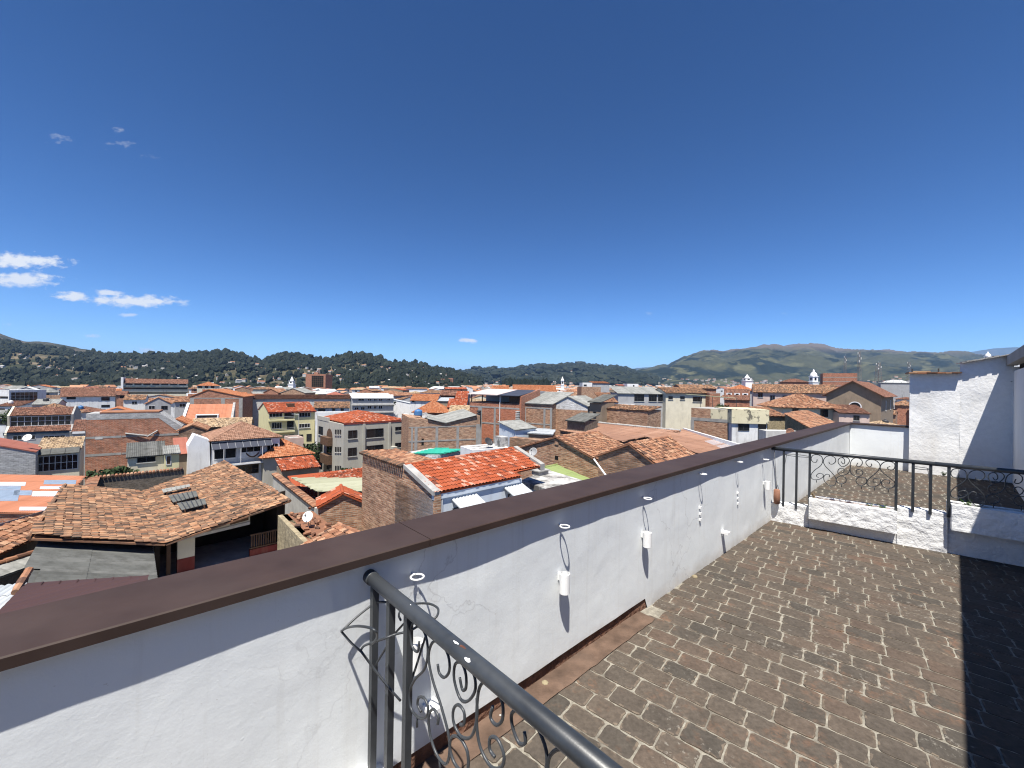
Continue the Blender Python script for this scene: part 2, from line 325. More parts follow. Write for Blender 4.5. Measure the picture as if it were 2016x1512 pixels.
M['antenna_red'] = M_plain('weathered_mast', (.20, .17, .165), .6, .4, .3)
M['soil'] = M_plain('bare_earth', (.17, .09, .06), .95, .4, 14, dirt=(.05, .035, .025), damt=.8, streak=False, bump=.9, bscale=30, bdist=.02)
M['tankblue'] = M_plain('blue_plastic_tank', (.06, .17, .36), .45, .08)
M['dish'] = M_plain('off_white_dish', (.70, .70, .67), .55, .05)
M['dishgrey'] = M_plain('grey_dish', (.30, .30, .30), .55, .08)
M['churchwhite'] = M_plain('lime_white', (.78, .78, .77), .8, .03)
M['leaf'] = None
def M_leaf(name, cols, haze=None):
    m = NM(name); a = m.new('ShaderNodeAttribute', attribute_name='tint').outputs['Fac']
    return m.fin(m.ramp(a, [(i / (len(cols) - 1), c) for i, c in enumerate(cols)]), .8, .2)
M['leaf'] = M_leaf('dark_foliage', [(.016, .028, .012), (.03, .05, .02), (.055, .08, .032)])
M['leaf_bright'] = M_leaf('green_plant', [(.04, .08, .02), (.08, .15, .035), (.12, .2, .05)])
M['leaf_dry'] = M_leaf('dry_plant', [(.14, .10, .06), (.22, .16, .09)])
# ================================================================== THE TERRACE
def M_paver():
    m = NM('worn_clay_pavers'); a = m.new('ShaderNodeAttribute', attribute_name='tint').outputs['Fac']
    base = m.ramp(a, [(.0, (.062, .054, .045)), (.15, (.076, .063, .051)), (.3, (.088, .071, .056)), (.45, (.090, .067, .052)), (.55, (.104, .071, .052)), (.62, (.098, .078, .061)), (1, (.15, .12, .09))])
    big = m.noise(.8, 4, .6); fine = m.noise(45, 5, .72); mid = m.noise(8, 5, .65)
    base = m.mix(.6, base, m.ramp(mid, [(.25, .65), (.75, 1.38)]), 'MULTIPLY')
    base = m.mix(.55, base, m.ramp(fine, [(.25, .4), (.75, 1.6)]), 'MULTIPLY')
    base = m.mix(m.math('MULTIPLY', m.ramp(big, [(.5, 0.0), (.68, 1.0)]), .45), base, (.045, .043, .038))
    org = m.math('MULTIPLY', m.ramp(m.noise(2.4, 5, .7), [(.53, 0.0), (.64, 1.0)]), m.ramp(m.noise(17, 5, .75), [(.46, 0.0), (.64, 1.0)]))
    base = m.mix(m.math('MULTIPLY', org, .5), base, (.21, .11, .065))
    wht = m.math('MULTIPLY', m.ramp(m.noise(1.7, 4, .6), [(.55, 0.0), (.63, 1.0)]), m.ramp(m.noise(26, 6, .75), [(.57, 0.0), (.64, 1.0)]))
    base = m.mix(m.math('MULTIPLY', wht, .7), base, (.30, .28, .24))
    nr = m.bump(mid, .4, .012); nr = m.bump(fine, .45, .004, nr)
    return m.fin(base, .9, .2, 0, nr)
M['paver'] = M_paver()
def M_mortar():
    m = NM('crumbling_mortar'); c = m.ramp(m.noise(24, 5, .7), [(.3, (.15, .135, .11)), (.5, (.25, .23, .19)), (.72, (.38, .355, .295))])
    c = m.mix(m.math('MULTIPLY', m.ramp(m.noise(4, 5, .7), [(.40, 1.0), (.50, 0.0)]), .6), c, (.10, .088, .072)); nr = m.bump(m.noise(60, 5, .75), .8, .008); return m.fin(c, .95, .1, 0, nr)
M['mortar'] = M_mortar()

def vnoise(x, y, seed=0):        # cheap smooth value noise on numpy arrays
    x = np.asarray(x, float); y = np.asarray(y, float); xi = np.floor(x).astype(np.int64); yi = np.floor(y).astype(np.int64); fx = x - xi; fy = y - yi
    fx = fx * fx * (3 - 2 * fx); fy = fy * fy * (3 - 2 * fy)
    def h(a, b):
        n = (a * 374761393 + b * 668265263 + seed * 1442695041) & 0xffffffff; n = ((n ^ (n >> 13)) * 1274126177) & 0xffffffff; return ((n ^ (n >> 16)) & 0xffff) / 65535.0
    return (h(xi, yi) * (1 - fx) + h(xi + 1, yi) * fx) * (1 - fy) + (h(xi, yi + 1) * (1 - fx) + h(xi + 1, yi + 1) * fx) * fy
def fbm(x, y, seed=0, oct=5, gain=.5):
    t = 0; a = 1; s_ = 0
    for o in range(oct): t = t + a * (vnoise(np.asarray(x) * 2 ** o, np.asarray(y) * 2 ** o, seed + o) - .5); s_ += a; a *= gain
    return t / s_

C2 = Vector((.7881, -.6155, 0)); N2 = Vector((-.6155, -.7881, 0))      # crossing wall and its side towards the viewer
SC = 8.87                                                              # parapet corner
m = MB()
m.poly([st(-7, -.05), st(-7, 6), st(10.5, 6), st(10.5, -.05)])
struct(m.build('terrace_floor', M['mortar']))
def paving():
    mb = MB(); rp = random.Random(17); U = Vector((.7714, -.6363, 0)); Vv = Vector((.6363, .7714, 0)); L0, R0 = .187, .137
    us = [st(a, b).dot(U) for a in (-4, 9.6) for b in (0, 3.2)]; vs_ = [st(a, b).dot(Vv) for a in (-4, 9.6) for b in (0, 3.2)]
    v = min(vs_); row = 0
    while v < max(vs_):
        rh = R0 * rp.uniform(.96, 1.04); u = min(us) + (L0 / 2 if row % 2 else 0) + rp.uniform(-.02, .02)
        while u < max(us):
            bl = L0 * rp.uniform(.91, 1.09); c = U * (u + bl / 2) + Vv * (v + rh / 2); s_, t_ = (c - A0).dot(Dv), (c - A0).dot(Nv)
            if -4 < s_ < 9.5 and (.03 if s_ < .03 else -.08) < t_ < 3.1:
                g = rp.uniform(.0022, .0046); hx, hy = bl / 2 - g, rh / 2 - g * rp.uniform(.7, 1.2); near = s_ < 3.3; n1, n2 = (7, 5) if near else (3, 2); an = rp.gauss(0, .012); zt = rp.uniform(.0028, .0062) if near else .004
                per = []; ch = [rp.uniform(.001, .007) if rp.random() < .84 else rp.uniform(.008, .024) for _ in range(4)]
                for k, (sx_, sy_, ex_, ey_, n) in enumerate(((-1, -1, 1, -1, n1), (1, -1, 1, 1, n2), (1, 1, -1, 1, n1), (-1, 1, -1, -1, n2))):
                    for q in range(n):
                        f_ = (q + .5) / n; x = (sx_ + (ex_ - sx_) * f_) * hx; y = (sy_ + (ey_ - sy_) * f_) * hy; w = abs(rp.gauss(0, .0016)) + (.004 if rp.random() < .07 else 0)
                        if k % 2 == 0: y -= math.copysign(w, y); cr = hx - abs(x)
                        else: x -= math.copysign(w, x); cr = hy - abs(y)
                        cc = min(ch[k] if f_ < .5 else ch[(k + 1) % 4], .03)
                        if cr < cc:
                            d_ = (cc - cr) * .55
                            if k % 2 == 0: y -= math.copysign(d_, y)
                            else: x -= math.copysign(d_, x)
                        per.append((x, y))
                ca, sa = math.cos(an), math.sin(an); tl1, tl2 = rp.gauss(0, .006), rp.gauss(0, .008); N = len(per)
                def P_(x, y, z): return c + U * (x * ca - y * sa) + Vv * (x * sa + y * ca) + Vector((0, 0, z + x * tl1 + y * tl2))
                inn = [(x * (1 - .010 / hx * rp.uniform(.4, 1.3)), y * (1 - .010 / hy * rp.uniform(.4, 1.3))) for x, y in per]
                vs2 = [P_(x, y, -.004) for x, y in per] + [P_(x, y, zt - .0016) for x, y in per] + [P_(x, y, zt) for x, y in inn]
                tn = min(.6, max(0, rp.gauss(.24, .13)))
                o_ = len(mb.v); mb.v.extend([tuple(q) for q in vs2])
                for k in range(N):
                    k2 = (k + 1) % N; mb.f.append((o_ + k, o_ + k2, o_ + N + k2, o_ + N + k)); mb.t.append(.65); mb.f.append((o_ + N + k, o_ + N + k2, o_ + 2 * N + k2, o_ + 2 * N + k)); mb.t.append(tn if rp.random() < .55 else (.62 + .35 * rp.random() if near else tn))
                mb.f.append(tuple(o_ + 2 * N + k for k in range(N))); mb.t.append(tn)
            u += bl
        v += rh; row += 1
    struct(mb.build('paving', M['paver']))
paving()
m = MB()                                                               # the storeys that carry the terrace
m.prism([st(-9, -.2, -.01), st(-9, 9, -.01), st(11, 9, -.01), st(11, -.2, -.01)][::-1], [st(-9, -.2, -16), st(-9, 9, -16), st(11, 9, -16), st(11, -.2, -16)][::-1])
o = m.build('terrace_building', M['white2']); tag(o, 'white rendered storeys carrying the brick paved roof terrace', 'building')

def zc(s): return .985 - .0055 * (s + 1.3)                              # underside of the coping along the parapet
pw = thing('parapet_wall', 'long white plastered parapet wall with brown metal coping along the terrace edge', 'wall', st(0, -.12, 0))
def wavy(s0, s1, z0f, z1f, P, dirv, nrm, amp, step=.06, rows=14, seed=3, tshift=0.0):
    n = max(2, int((s1 - s0) / step)); mb = MB(); vs = []; fs = []
    for i in range(n + 1):
        s = s0 + (s1 - s0) * i / n
        for j in range(rows + 1):
            z = z0f(s) + (z1f(s) - z0f(s)) * j / rows
            d = amp * 2 * float(fbm(s * 1.7, z * 2.3, seed, 3)) + amp * .5 * float(fbm(s * 6, z * 6, seed + 9, 2))
            vs.append(P + dirv * s + nrm * (d + tshift) + Vector((0, 0, z)))
    r = rows + 1
    fs = [(i * r + j, (i + 1) * r + j, (i + 1) * r + j + 1, i * r + j + 1) for i in range(n) for j in range(rows)]
    return vs, fs
vs, fs = wavy(-7, SC, lambda s: .085 if s < -.06 else -.02, lambda s: zc(s) + .005, A0, Dv, Nv, .0075, .05, 16, 5)
m = MB(); m.add(vs, [tuple(f) for f in fs])
m.build('plaster_face', M['stucco'], pw, True)
m = MB(); m.obox(st(-7, -.22, -15), Dv * (SC + 7.2), Nv * .18, (0, 0, 15.93)); m.build('wall_core', M['white2'], pw)
vs, fs = wavy(0, 1.25, lambda s: -.02, lambda s: .925, st(SC, 0), C2, N2, .008, .05, 14, 8)
m = MB(); m.add(vs, fs); m.build('plaster_face', M['stucco'], pw, True)
m = MB(); m.obox(st(SC, 0, -.5) - N2 * .22 - C2 * .1, C2 * 1.4, N2 * .19, (0, 0, 1.41)); m.build('wall_core', M['white2'], pw)
def coping(name, P0, P1, nrm, z0, z1, ov=.045, back=.242, lip=.034):
    mb = MB(); a = P0 + nrm * ov; b = P1 + nrm * ov; c = P1 - nrm * back; d = P0 - nrm * back
    za, zb_ = Vector((0, 0, z0)), Vector((0, 0, z1)); up = Vector((0, 0, lip)); ch = nrm * .004; cu = Vector((0, 0, .004))
    mb.add([a + za, b + zb_, c + zb_, d + za, a + za + up - cu, b + zb_ + up - cu, a + za + up - ch, b + zb_ + up - ch, c + zb_ + up * .95, d + za + up * .95],
           [(0, 3, 2, 1), (0, 1, 5, 4), (4, 5, 7, 6), (6, 7, 8, 9), (2, 3, 9, 8), (0, 4, 6, 9, 3), (1, 2, 8, 7, 5)])
    return mb.build(name, M['coping'], pw)
for s0, s1 in ((-7, -2.012), (-2.008, 2.6), (2.604, SC + .02)):
    coping('coping', st(s0, 0), st(s1, 0), Nv, zc(s0), zc(s1))
coping('coping', st(SC, 0) + C2 * .0 - Nv * 0, st(SC, 0) + C2 * 1.22, N2, zc(SC) - .002, zc(SC) - .012, .035, .22, .034)

m = MB(); m.add(*wavy(-7, -.062, lambda s: -.005, lambda s: .10, A0, Dv, Nv, .012, .05, 4, 21, -.012)); m.build('exposed_footing', M['soil'], pw, True)
m = MB(); rr = random.Random(4)
pts = [(-7 + .06 * i) for i in range(int((7 - .08) / .06))]
top = [st(s, -.02, .010) for s in pts]; bot = [st(s, .125 + rr.uniform(-.004, .004), .010) for s in pts]
for i in range(len(pts) - 1): m.add([top[i], bot[i], bot[i + 1], top[i + 1]], [(0, 1, 2, 3)])
M['gutter'] = M_plain('earthy_mortar_strip', (.12, .078, .056), .95, .35, 9, dirt=(.07, .055, .045), damt=.7, streak=False, bump=.6, bscale=45, bdist=.01)
struct(m.build('gutter_strip', M['gutter']))
m = MB()
for q, (px, py, r) in enumerate([(1073, 1346, .022), (1368, 1136, .025), (1112, 1305, .008), (1197, 1250, .007), (985, 1410, .01)]):  # first lump is added in place of a dark drain hole
    c = zp(px, py, .004); m.v and None
    mb = MB(); mb.lathe(c, [(r, 0), (r * .9, r * .4), (r * .4, r * .7), (.001, r * .75)], 7)
    o = mb.build('stone', M['rubble'] if r > .015 else M['concrete_pale'], None, loc=c)
    tag(o, ['dark stone lodged in the footing beside the near railing', 'dark lump in the corner where parapet meets pavers', 'small pale plaster crumb on the earthy strip', 'tiny pale plaster crumb further along the strip', 'pale crumb below the near railing tube'][q], 'stone')

# ---- rings, tube sockets and little ledges on the parapet face
M['hole'] = M['dark']
ring_px = [(821.5, 1136), (1112, 1036.5), (1275.5, 981.5), (1384.8, 933.3), (1456.7, 909.3), (1508.8, 904.8)]
ring_lab = ['white flowerpot ring nearest the near railing', 'white flowerpot ring above the second tube socket', 'white flowerpot ring above the chipped third tube socket',
            'white flowerpot ring above the first broken socket remnant', 'white flowerpot ring above the second broken socket remnant', 'white flowerpot ring farthest along, beside the hanging clay cylinder']
for (px, py), lab in zip(ring_px, ring_lab):
    c = onpl(px, py, st(0, .048), Nv); r = .027
    t = thing('flowerpot_ring', lab, 'flowerpot ring', c - Nv * .048, 'flowerpot rings along the parapet')
    mb = MB(); mb.tube([c + Dv * r * math.cos(a) + Nv * r * math.sin(a) for a in [2 * math.pi * k / 28 - math.pi * .5 + .25 for k in range(27)]], .0042, 8)
    mb.build('ring', M['whitepaint'], t, True)
    mb = MB(); mb.tube([c - Nv * .056, c - Nv * .026], .006, 8); mb.build('arm', M['whitepaint'], t, True)
tube_px = [(818.6, 1261, 1322, .031), (1112, 1128, 1168, .031), (1274.5, 1047, 1077, .031), (1511, 947, 964, .029)]
tube_lab = ['white tube socket behind the near railing scrolls', 'smooth white tube socket on the bare middle of the parapet', 'badly chipped white tube socket on the parapet', 'white tube socket beside the hanging clay cylinder']
for (px, y0, y1, r), lab in zip(tube_px, tube_lab):
    a = onpl(px, y0, st(0, .045), Nv); b = onpl(px, y1, st(0, .045), Nv); h = a.z - b.z; c = Vector((a.x, a.y, b.z))
    t = thing('tube_socket', lab, 'tube socket', c - Nv * .045, 'pot tube sockets on the parapet')
    mb = MB(); mb.lathe(c, [(r - .004, 0), (r, .004), (r, h - .003), (r - .006, h), (r - .007, .02)], 20); mb.build('tube', M['whitepaint'], t)
    mb = MB(); mb.obox(c - Nv * .055 - Dv * .008 + Vector((0, 0, h * .55)), Nv * .03, Dv * .016, (0, 0, h * .35)); mb.build('bracket', M['whitepaint'], t)
for (x, y0, y1), lab in zip([(1377, 1001, 1027), (1451, 972, 995)], ['broken white remnants of a tube socket below the fourth ring', 'broken white remnants of a tube socket below the fifth ring']):
    t = thing('broken_socket', lab, 'tube socket', onpl(x, y1, st(0, 0), Nv), 'broken tube sockets on the parapet')
    for f in (0, .45, .9):
        p = onpl(x, y0 + (y1 - y0) * f, st(0, 0), Nv); mb = MB(); mb.obox(p - Dv * .012 - Nv * .01, Dv * .022, Nv * .026, (0, 0, .02)); mb.build('stub', M['whitepaint'], t)
for (px, py), lab in zip([(851, 1392), (1428, 1048)], ['small white ledge low on the wall behind the near railing', 'small white ledge low on the bare far part of the parapet']):
    c = onpl(px, py, st(0, .03), Nv); t = thing('wall_ledge', lab, 'ledge', c - Nv * .03, 'little white ledges on the parapet')
    mb = MB(); mb.obox(c - Nv * .045 - Dv * .032 - Vector((0, 0, .012)), Nv * .082, Dv * .064, (0, 0, .022)); mb.build('ledge_plate', M['whitepaint'], t)
    mb = MB(); mb.obox(c - Nv * .045 - Dv * .02 - Vector((0, 0, .04)), Nv * .03, Dv * .012, (0, 0, .0275)); mb.build('ledge_foot', M['whitepaint'], t)

# ---- railings: the scroll motif is drawn once in metres on the far railing's plane and used on every panel
FA, FB = st(3.076, .021, .93), st(3.347, 2.044, .93)
fdir = (FB - FA).normalized(); fn = Vector((fdir.y, -fdir.x, 0))
z4 = lambda x, y: (1450 + x * .2808, 820 + y * .2808)
MOT = [
 [(566,300),(560,320),(535,318),(524,295),(537,272),(568,268),(597,282),(605,312),(590,345),(550,375),(525,405),(526,432),(547,443),(580,440),(605,425),(608,408),(590,398),(567,405),(562,420),(578,428)],
 [(648,318),(655,332),(676,333),(695,315),(690,290),(660,275),(625,285),(609,315),(625,350),(665,390),(695,430),(697,465),(680,485),(645,480),(618,455),(612,425),(630,405),(652,410),(650,425)],
 [(735,315),(745,332),(758,325),(757,302),(740,288),(717,298),(714,325),(737,350),(765,345),(790,320),(788,297),(765,285),(740,287)],
 [(850,325),(843,345),(862,350),(880,335),(880,310),(858,293),(825,293),(802,317),(797,370),(810,405),(845,422),(878,410),(886,388),(866,371),(843,377),(841,396),(858,402)],
 [(797,330),(797,365),(778,400),(742,413),(714,400),(712,378),(730,363),(752,368),(752,388),(738,394)],
 [(745,418),(765,430),(768,455),(748,470),(718,468),(700,450),(706,428),(728,418),(745,418)],
 [(875,425),(905,432),(913,455),(900,475),(872,482),(846,470),(838,448),(850,430),(875,425)],
 [(945,330),(948,345),(930,352),(911,335),(909,315),(935,302),(975,308),(1004,335),(1000,370),(960,410),(925,440),(915,470),(935,490),(975,490),(1006,470),(1010,445),(986,433),(960,440),(960,460),(975,462)],
 [(1078,350),(1058,360),(1080,376),(1106,365),(1110,335),(1085,318),(1040,318),(1010,345),(1015,380),(1060,420),(1104,455),(1110,480),(1090,500),(1050,502),(1020,482),(1020,455),(1045,442),(1074,450),(1072,468),(1058,465)],
 [(560,443),(560,463)], [(660,484),(663,506)], [(737,470),(737,496)], [(876,482),(876,510)], [(967,492),(967,519)], [(1064,502),(1064,533)]]
def smooth_pts(p, k=4):
    p = [Vector(q) for q in p]; out = []
    if len(p) < 3: return p
    for i in range(len(p) - 1):
        a = p[max(0, i - 1)]; b = p[i]; c = p[i + 1]; d = p[min(len(p) - 1, i + 2)]
        for j in range(k):
            t = j / k; out.append(.5 * ((2 * b) + (c - a) * t + (2 * a - 5 * b + 4 * c - d) * t * t + (3 * b - a - 3 * c + d) * t ** 3))
    return out + [p[-1]]
def uvm(x, y):
    P = onpl(*z4(x, y), FA, fn); return ((P - FA).dot(fdir), P.z - .93)
u_start = uvm(515, 262)[0]; u_end = uvm(1122, 318)[0]
MOTIF = [[(uvm(x, y)[0] - u_start, uvm(x, y)[1]) for x, y in c] for c in MOT]; PANW = u_end - u_start

def scroll_panel(thing_, base, dirv, zt, nrm, flip=False):
    for c in MOTIF:
        mb = MB(); P = [Vector((base.x, base.y, zt + v)) + dirv * u for u, v in c]
        mb.tube(smooth_pts(P), .0045, 6); mb.build('scroll' if len(c) > 2 else 'spike', M['iron'], thing_, True)
def post(thing_, p, z0, z1, dirv, w=.024):
    n_ = Vector((dirv.y, -dirv.x, 0)); mb = MB(); mb.obox(Vector((p.x, p.y, z0)) - dirv * w / 2 - n_ * w / 2, dirv * w, n_ * w, (0, 0, z1 - z0)); mb.build('post', M['iron'], thing_)

# far railing across the low wall
fr = thing('iron_railing', 'far dark iron railing with scrolls standing on the low white wall', 'railing', st(3.2, .9, .2))
mb = MB(); mb.tube([FA - fdir * .06, FA + fdir * 1.45], .022, 14); mb.tube([FA + fdir * 1.44, FA + fdir * 3.2], .0225, 14); mb.build('handrail', M['iron'], fr, True)
ups = [along(FA, fdir, px) for px in (1543.5, 1568.8, 1594.6, 1765, 1798, 1832.5, 1868.4)]
tops = [.235, .235, .30, .40, .42, .42, .42]
for P, z0 in zip(ups, tops): post(fr, P, z0 - .03, .915, fdir)
post(fr, ups[6] + fdir * PANW, .45, .915, fdir)
scroll_panel(fr, ups[2], fdir, .93, fn); scroll_panel(fr, ups[6], fdir, .93, fn)
for (i, j) in ((0, 2), (4, 5)):
    c = (ups[i] + ups[j]) / 2; r = (ups[j] - ups[i]).length / 2
    mb = MB(); mb.tube([c + fdir * r * math.cos(a) - fn * (.10 + .09 * math.sin(a)) + Vector((0, 0, -.075)) for a in [2 * math.pi * k / 24 for k in range(24)]], .0035, 6, True)
    mb.build('pot_ring', M['iron'], fr, True)
    for q in (-1, 1):
        mb = MB(); mb.tube([c + fdir * r * q * .9 - fn * .15 + Vector((0, 0, -.08)), c + fdir * r * q - fn * .01 + Vector((0, 0, -.26))], .0035, 6); mb.build('pot_strut', M['iron'], fr, True)
# near railing
RA, RB = st(-2.262, -.02, .925), st(-2.245, 1.75, .925); rd = (RB - RA).normalized(); rn = Vector((rd.y, -rd.x, 0))
nr_ = thing('iron_railing', 'near dark iron railing with chipped round handrail running towards the viewer', 'railing', st(-2.25, .3, .2))
M['iron_chip'] = M_plain('chipped_iron_paint', (.028, .032, .037), .4, .2, 25, dirt=(.06, .065, .07), damt=.6, streak=False, bump=.12, bscale=220, bdist=.0015, spec=.5, dlo=.52, dhi=.6)
mb = MB(); mb.tube([RA, RA + rd * .3, RA + rd * .7, RB], .0245, 20); mb.build('handrail', M['iron_chip'], nr_, True)
mb = MB(); mb.tube([RA - rd * .01, RA + rd * .055], .027, 20); mb.build('handrail_socket', M['iron'], nr_, True)
for f, r_, mt in ((.625, .008, 'whitepaint'), (.70, .011, 'whitepaint'), (.655, .010, 'rust'), (.36, .0025, 'whitepaint')):
    if 'rust' not in M: M['rust'] = M_plain('bare_rust', (.12, .05, .035), .9, .3, 60)
    c = RA + rd * f; vd = (O - c).normalized(); vd = (vd - rd * vd.dot(rd)).normalized()
    side = rd.cross(vd); up_ = (vd * math.cos(.25 + f) + side * math.sin((f * 37) % 1.2 - .6)).normalized(); up_ = (up_ - rd * up_.dot(rd)).normalized(); sd_ = rd.cross(up_)
    mb = MB(); vs = []; rg = random.Random(int(f * 1000)); n = 9
    for k in range(n):
        a = 2 * math.pi * k / n; q = r_ * rg.uniform(.55, 1.15); x = q * 1.6 * math.cos(a); y = q * .5 * math.sin(a)
        th = y / .0247; vs.append(c + rd * x + up_ * (.0249 * math.cos(th)) + sd_ * (.0249 * math.sin(th)))
    vs = vs + [v - up_ * .002 for v in vs]
    mb.prism(vs[:n], vs[n:]); mb.build('paint_chip', M[mt], nr_)
pts3 = [along(RA, rd, px) for px in (738, 770, 804.5)]
for P in pts3: post(nr_, P, .17, .905, rd, .0245)
post(nr_, pts3[2] + rd * PANW, .17, .905, rd, .0245)
scroll_panel(nr_, pts3[2], rd, .925, rn)
z2 = lambda x, y: (640 + x * .2976, 1100 + y * .2976)
def nearcurve(pts, off, name):     # points seen in the enlarged photo, each at its own distance off the railing plane
    P = [onpl(*z2(x, y), RA + rn * o, rn) for (x, y), o in zip(pts, off)]
    mb = MB(); mb.tube(smooth_pts(P), .0042, 7); mb.build(name, M['iron'], nr_, True)
nearcurve([(318, 300), (210, 385), (108, 480)], [0, .06, .12], 'pot_strut')
nearcurve([(108, 482), (175, 560), (240, 615)], [.12, .11, .10], 'pot_strut')
nearcurve([(238, 612), (330, 735), (420, 850), (500, 940)], [.10, .06, .03, .0], 'pot_strut')
nearcurve([(108, 478), (150, 455), (215, 446), (290, 456), (335, 480), (344, 515), (325, 550), (300, 572)], [.12, .13, .14, .13, .12, .10, .08, .07], 'pot_ring')
nearcurve([(236, 606), (258, 576), (310, 556), (400, 525), (465, 500), (522, 487)], [.1, .09, .07, .05, .02, 0], 'pot_ring')
nearcurve([(345, 287), (410, 287)], [0, 0], 'pot_strut')
nearcurve([(500, 405), (488, 372), (505, 335), (560, 306), (620, 296), (690, 298), (738, 320), (750, 348), (735, 385), (695, 408), (650, 425), (575, 470)], [-.03, -.06, -.09, -.11, -.12, -.12, -.11, -.1, -.08, -.06, -.03, 0], 'pot_ring')
nearcurve([(335, 700), (390, 610), (450, 510), (520, 430), (600, 340), (565, 300)], [0, -.02, -.04, -.06, -.08, -.09], 'pot_strut')
nearcurve([(700, 410), (650, 560), (600, 720), (555, 850), (530, 905)], [-.06, -.05, -.03, -.01, 0], 'pot_strut')
# low wall under the near railing
mb = MB(); n = 40; vs = []; fs = []
for i in range(n + 1):
    t = -.03 + 2.2 * i / n
    for k, (ds, z) in enumerate([(-.12, -.01), (-.115, .12), (-.09, .175), (0, .19), (.05, .165), (.085, .08), (.10, -.01)]):
        w = .018 * float(fbm(t * 9, k * 1.3, 31, 3)) * 2; vs.append(st(-2.255 + ds + w, t, max(-.01, z + w * .7 - (.03 if t < .05 else 0))))
fs = [(i * 7 + k, i * 7 + k + 1, (i + 1) * 7 + k + 1, (i + 1) * 7 + k) for i in range(n) for k in range(6)]
mb.add(vs, fs); o = mb.build('low_wall', M['rough'], None, True, loc=st(-2.25, 1, 0)); tag(o, 'low rough white wall under the near railing', 'wall')

# low wall with planters across the terrace
lw = thing('low_wall', 'low rough white wall with planter troughs crossing the terrace', 'wall', st(3.2, 1.2, 0))
def sf(t): return 3.06 + .155 * t
cw = (st(sf(2), 2) - st(sf(0), 0)).normalized(); nw = Vector((cw.y, -cw.x, 0))
def rough_block(name, t0, t1, d0, d1, z0, z1, mat, parent, amp=.012, seed=0, zend=None):   # d measured from the wall face towards the viewer
    L = t1 - t0; n = max(3, int(L / .035)); prof = []
    hz = z1 - z0; k = max(3, int(hz / .04))
    prof = [(d1, z0 + hz * j / k) for j in range(k + 1)] + [(d1 + (d0 - d1) * j / 5, z1) for j in range(1, 6)] + [(d0, z1 - hz * j / k) for j in range(1, k + 1)]
    q = len(prof); vs = []
    for i in range(n + 1):
        t = t0 + L * i / n; zz = 0 if zend is None else (zend - z1) * i / n
        for j, (d, z) in enumerate(prof):
            w = amp * 2 * float(fbm(t * 11 + seed, j * .55, 41 + seed, 3)); e = (0 if (z <= z0 + 1e-4 and z0 <= 0) else w)
            vs.append(st(sf(t), t, z + (zz if z > z0 + hz * .5 else 0) + e * (.8 if j > k * .8 else .25)) + nw * (d + w))
    fs = [(i * q + j, (i + 1) * q + j, (i + 1) * q + j + 1, i * q + j + 1) for i in range(n) for j in range(q - 1)]
    fs += [tuple(j for j in range(q)), tuple(n * q + j for j in range(q - 1, -1, -1))]
    if z0 > .02: fs += [(i * q, i * q + q - 1, (i + 1) * q + q - 1, (i + 1) * q) for i in range(n)]
    mb = MB(); mb.add(vs, fs); return mb.build(name, mat, parent, False)
tt = [(P - A0).dot(Nv) for P in ups]
rough_block('wall_section', -.01, tt[2] - .01, -.15, 0.0, -.01, .225, M['rough'], lw, .010, 1, .255)
rough_block('wall_section', tt[2] - .01, tt[3] + .01, -.13, -.012, -.01, .30, M['rough'], lw, .006, 2)
rough_block('wall_section', tt[3] + .01, tt[6] - .005, -.15, .0, -.01, .405, M['rough'], lw, .011, 3, .42)
rough_block('wall_section', tt[6] - .005, 2.6, -.15, -.03, -.01, .40, M['rough'], lw, .006, 4)
for (t0, t1, z0, z1) in ((tt[2] + .0, tt[3] + .005, .135, .375), (tt[6] + .012, 2.55, .275, .535)):
    pl = rough_block('planter', t0, t1, .0, .085, z0, z1, M['rough'], lw, .011, 7)
    mb = MB(); mb.obox(st(sf(t0 + .02), t0 + .02, z1 - .08) - nw * .16, cw * (t1 - t0 - .04), nw * .17, (0, 0, .055)); sub(mb, 'soil', M['soil'], pl, lw)
    rough_block('planter_back', t0, t1, -.2, -.15, -.01, z1 - .01, M['rough'], lw, .006, 9)
def plant(P, h, n, mat, lab, seed, group='small plants growing in the planter troughs'):
    r = random.Random(seed); t = thing('small_plant', lab, 'plant', P, group); ml = MB(); ms = MB()
    for i in range(n):
        a = r.uniform(0, 6.28); l = h * r.uniform(.5, 1.1); tip = P + Vector((math.cos(a) * l * .5, math.sin(a) * l * .5, l)); mid = P.lerp(tip, .5) + Vector((0, 0, l * .15))
        ms.tube([P, mid, tip], .0012, 4)
        for q in range(5):
            f = r.uniform(.35, 1); c = P.lerp(tip, f); b = r.uniform(0, 6.28); d = Vector((math.cos(b), math.sin(b), r.uniform(-.2, .6))).normalized(); s_ = d.orthogonal().normalized(); L = h * r.uniform(.14, .26)
            ml.add([c, c + d * L * .5 + s_ * L * .22, c + d * L, c + d * L * .5 - s_ * L * .22], [(0, 1, 2, 3)], r.random())
    ms.build('stems', mat, t); ml.build('leaves', mat, t)
def pp(px, py, z): return onpl(px, py, st(sf(0), 0) - nw * .07, nw)
for (px, z, h, n, mt, lab, sd) in [(1604, .33, .10, 9, 'leaf_dry', 'dry brown weed at the left end of the planter under the scrolls', 1), (1713, .33, .06, 8, 'leaf_bright', 'small green weed near the middle of the sunny planter', 2), (1737, .33, .08, 10, 'leaf_bright', 'leafy green weed at the right end of the sunny planter', 3),
                           (1903, .49, .09, 13, 'leaf_bright', 'bright green plant in the half shaded right planter', 4), (1925, .49, .05, 8, 'leaf_bright', 'low green weed beside the bright plant in the right planter', 5), (1863, .42, .05, 5, 'leaf_dry', 'dry sprig by the last railing post before the shaded planter', 6)]:
    P = along(st(sf(0), 0, z) - nw * .07, cw, px); plant(P, h, n, M[mt], lab, sd)
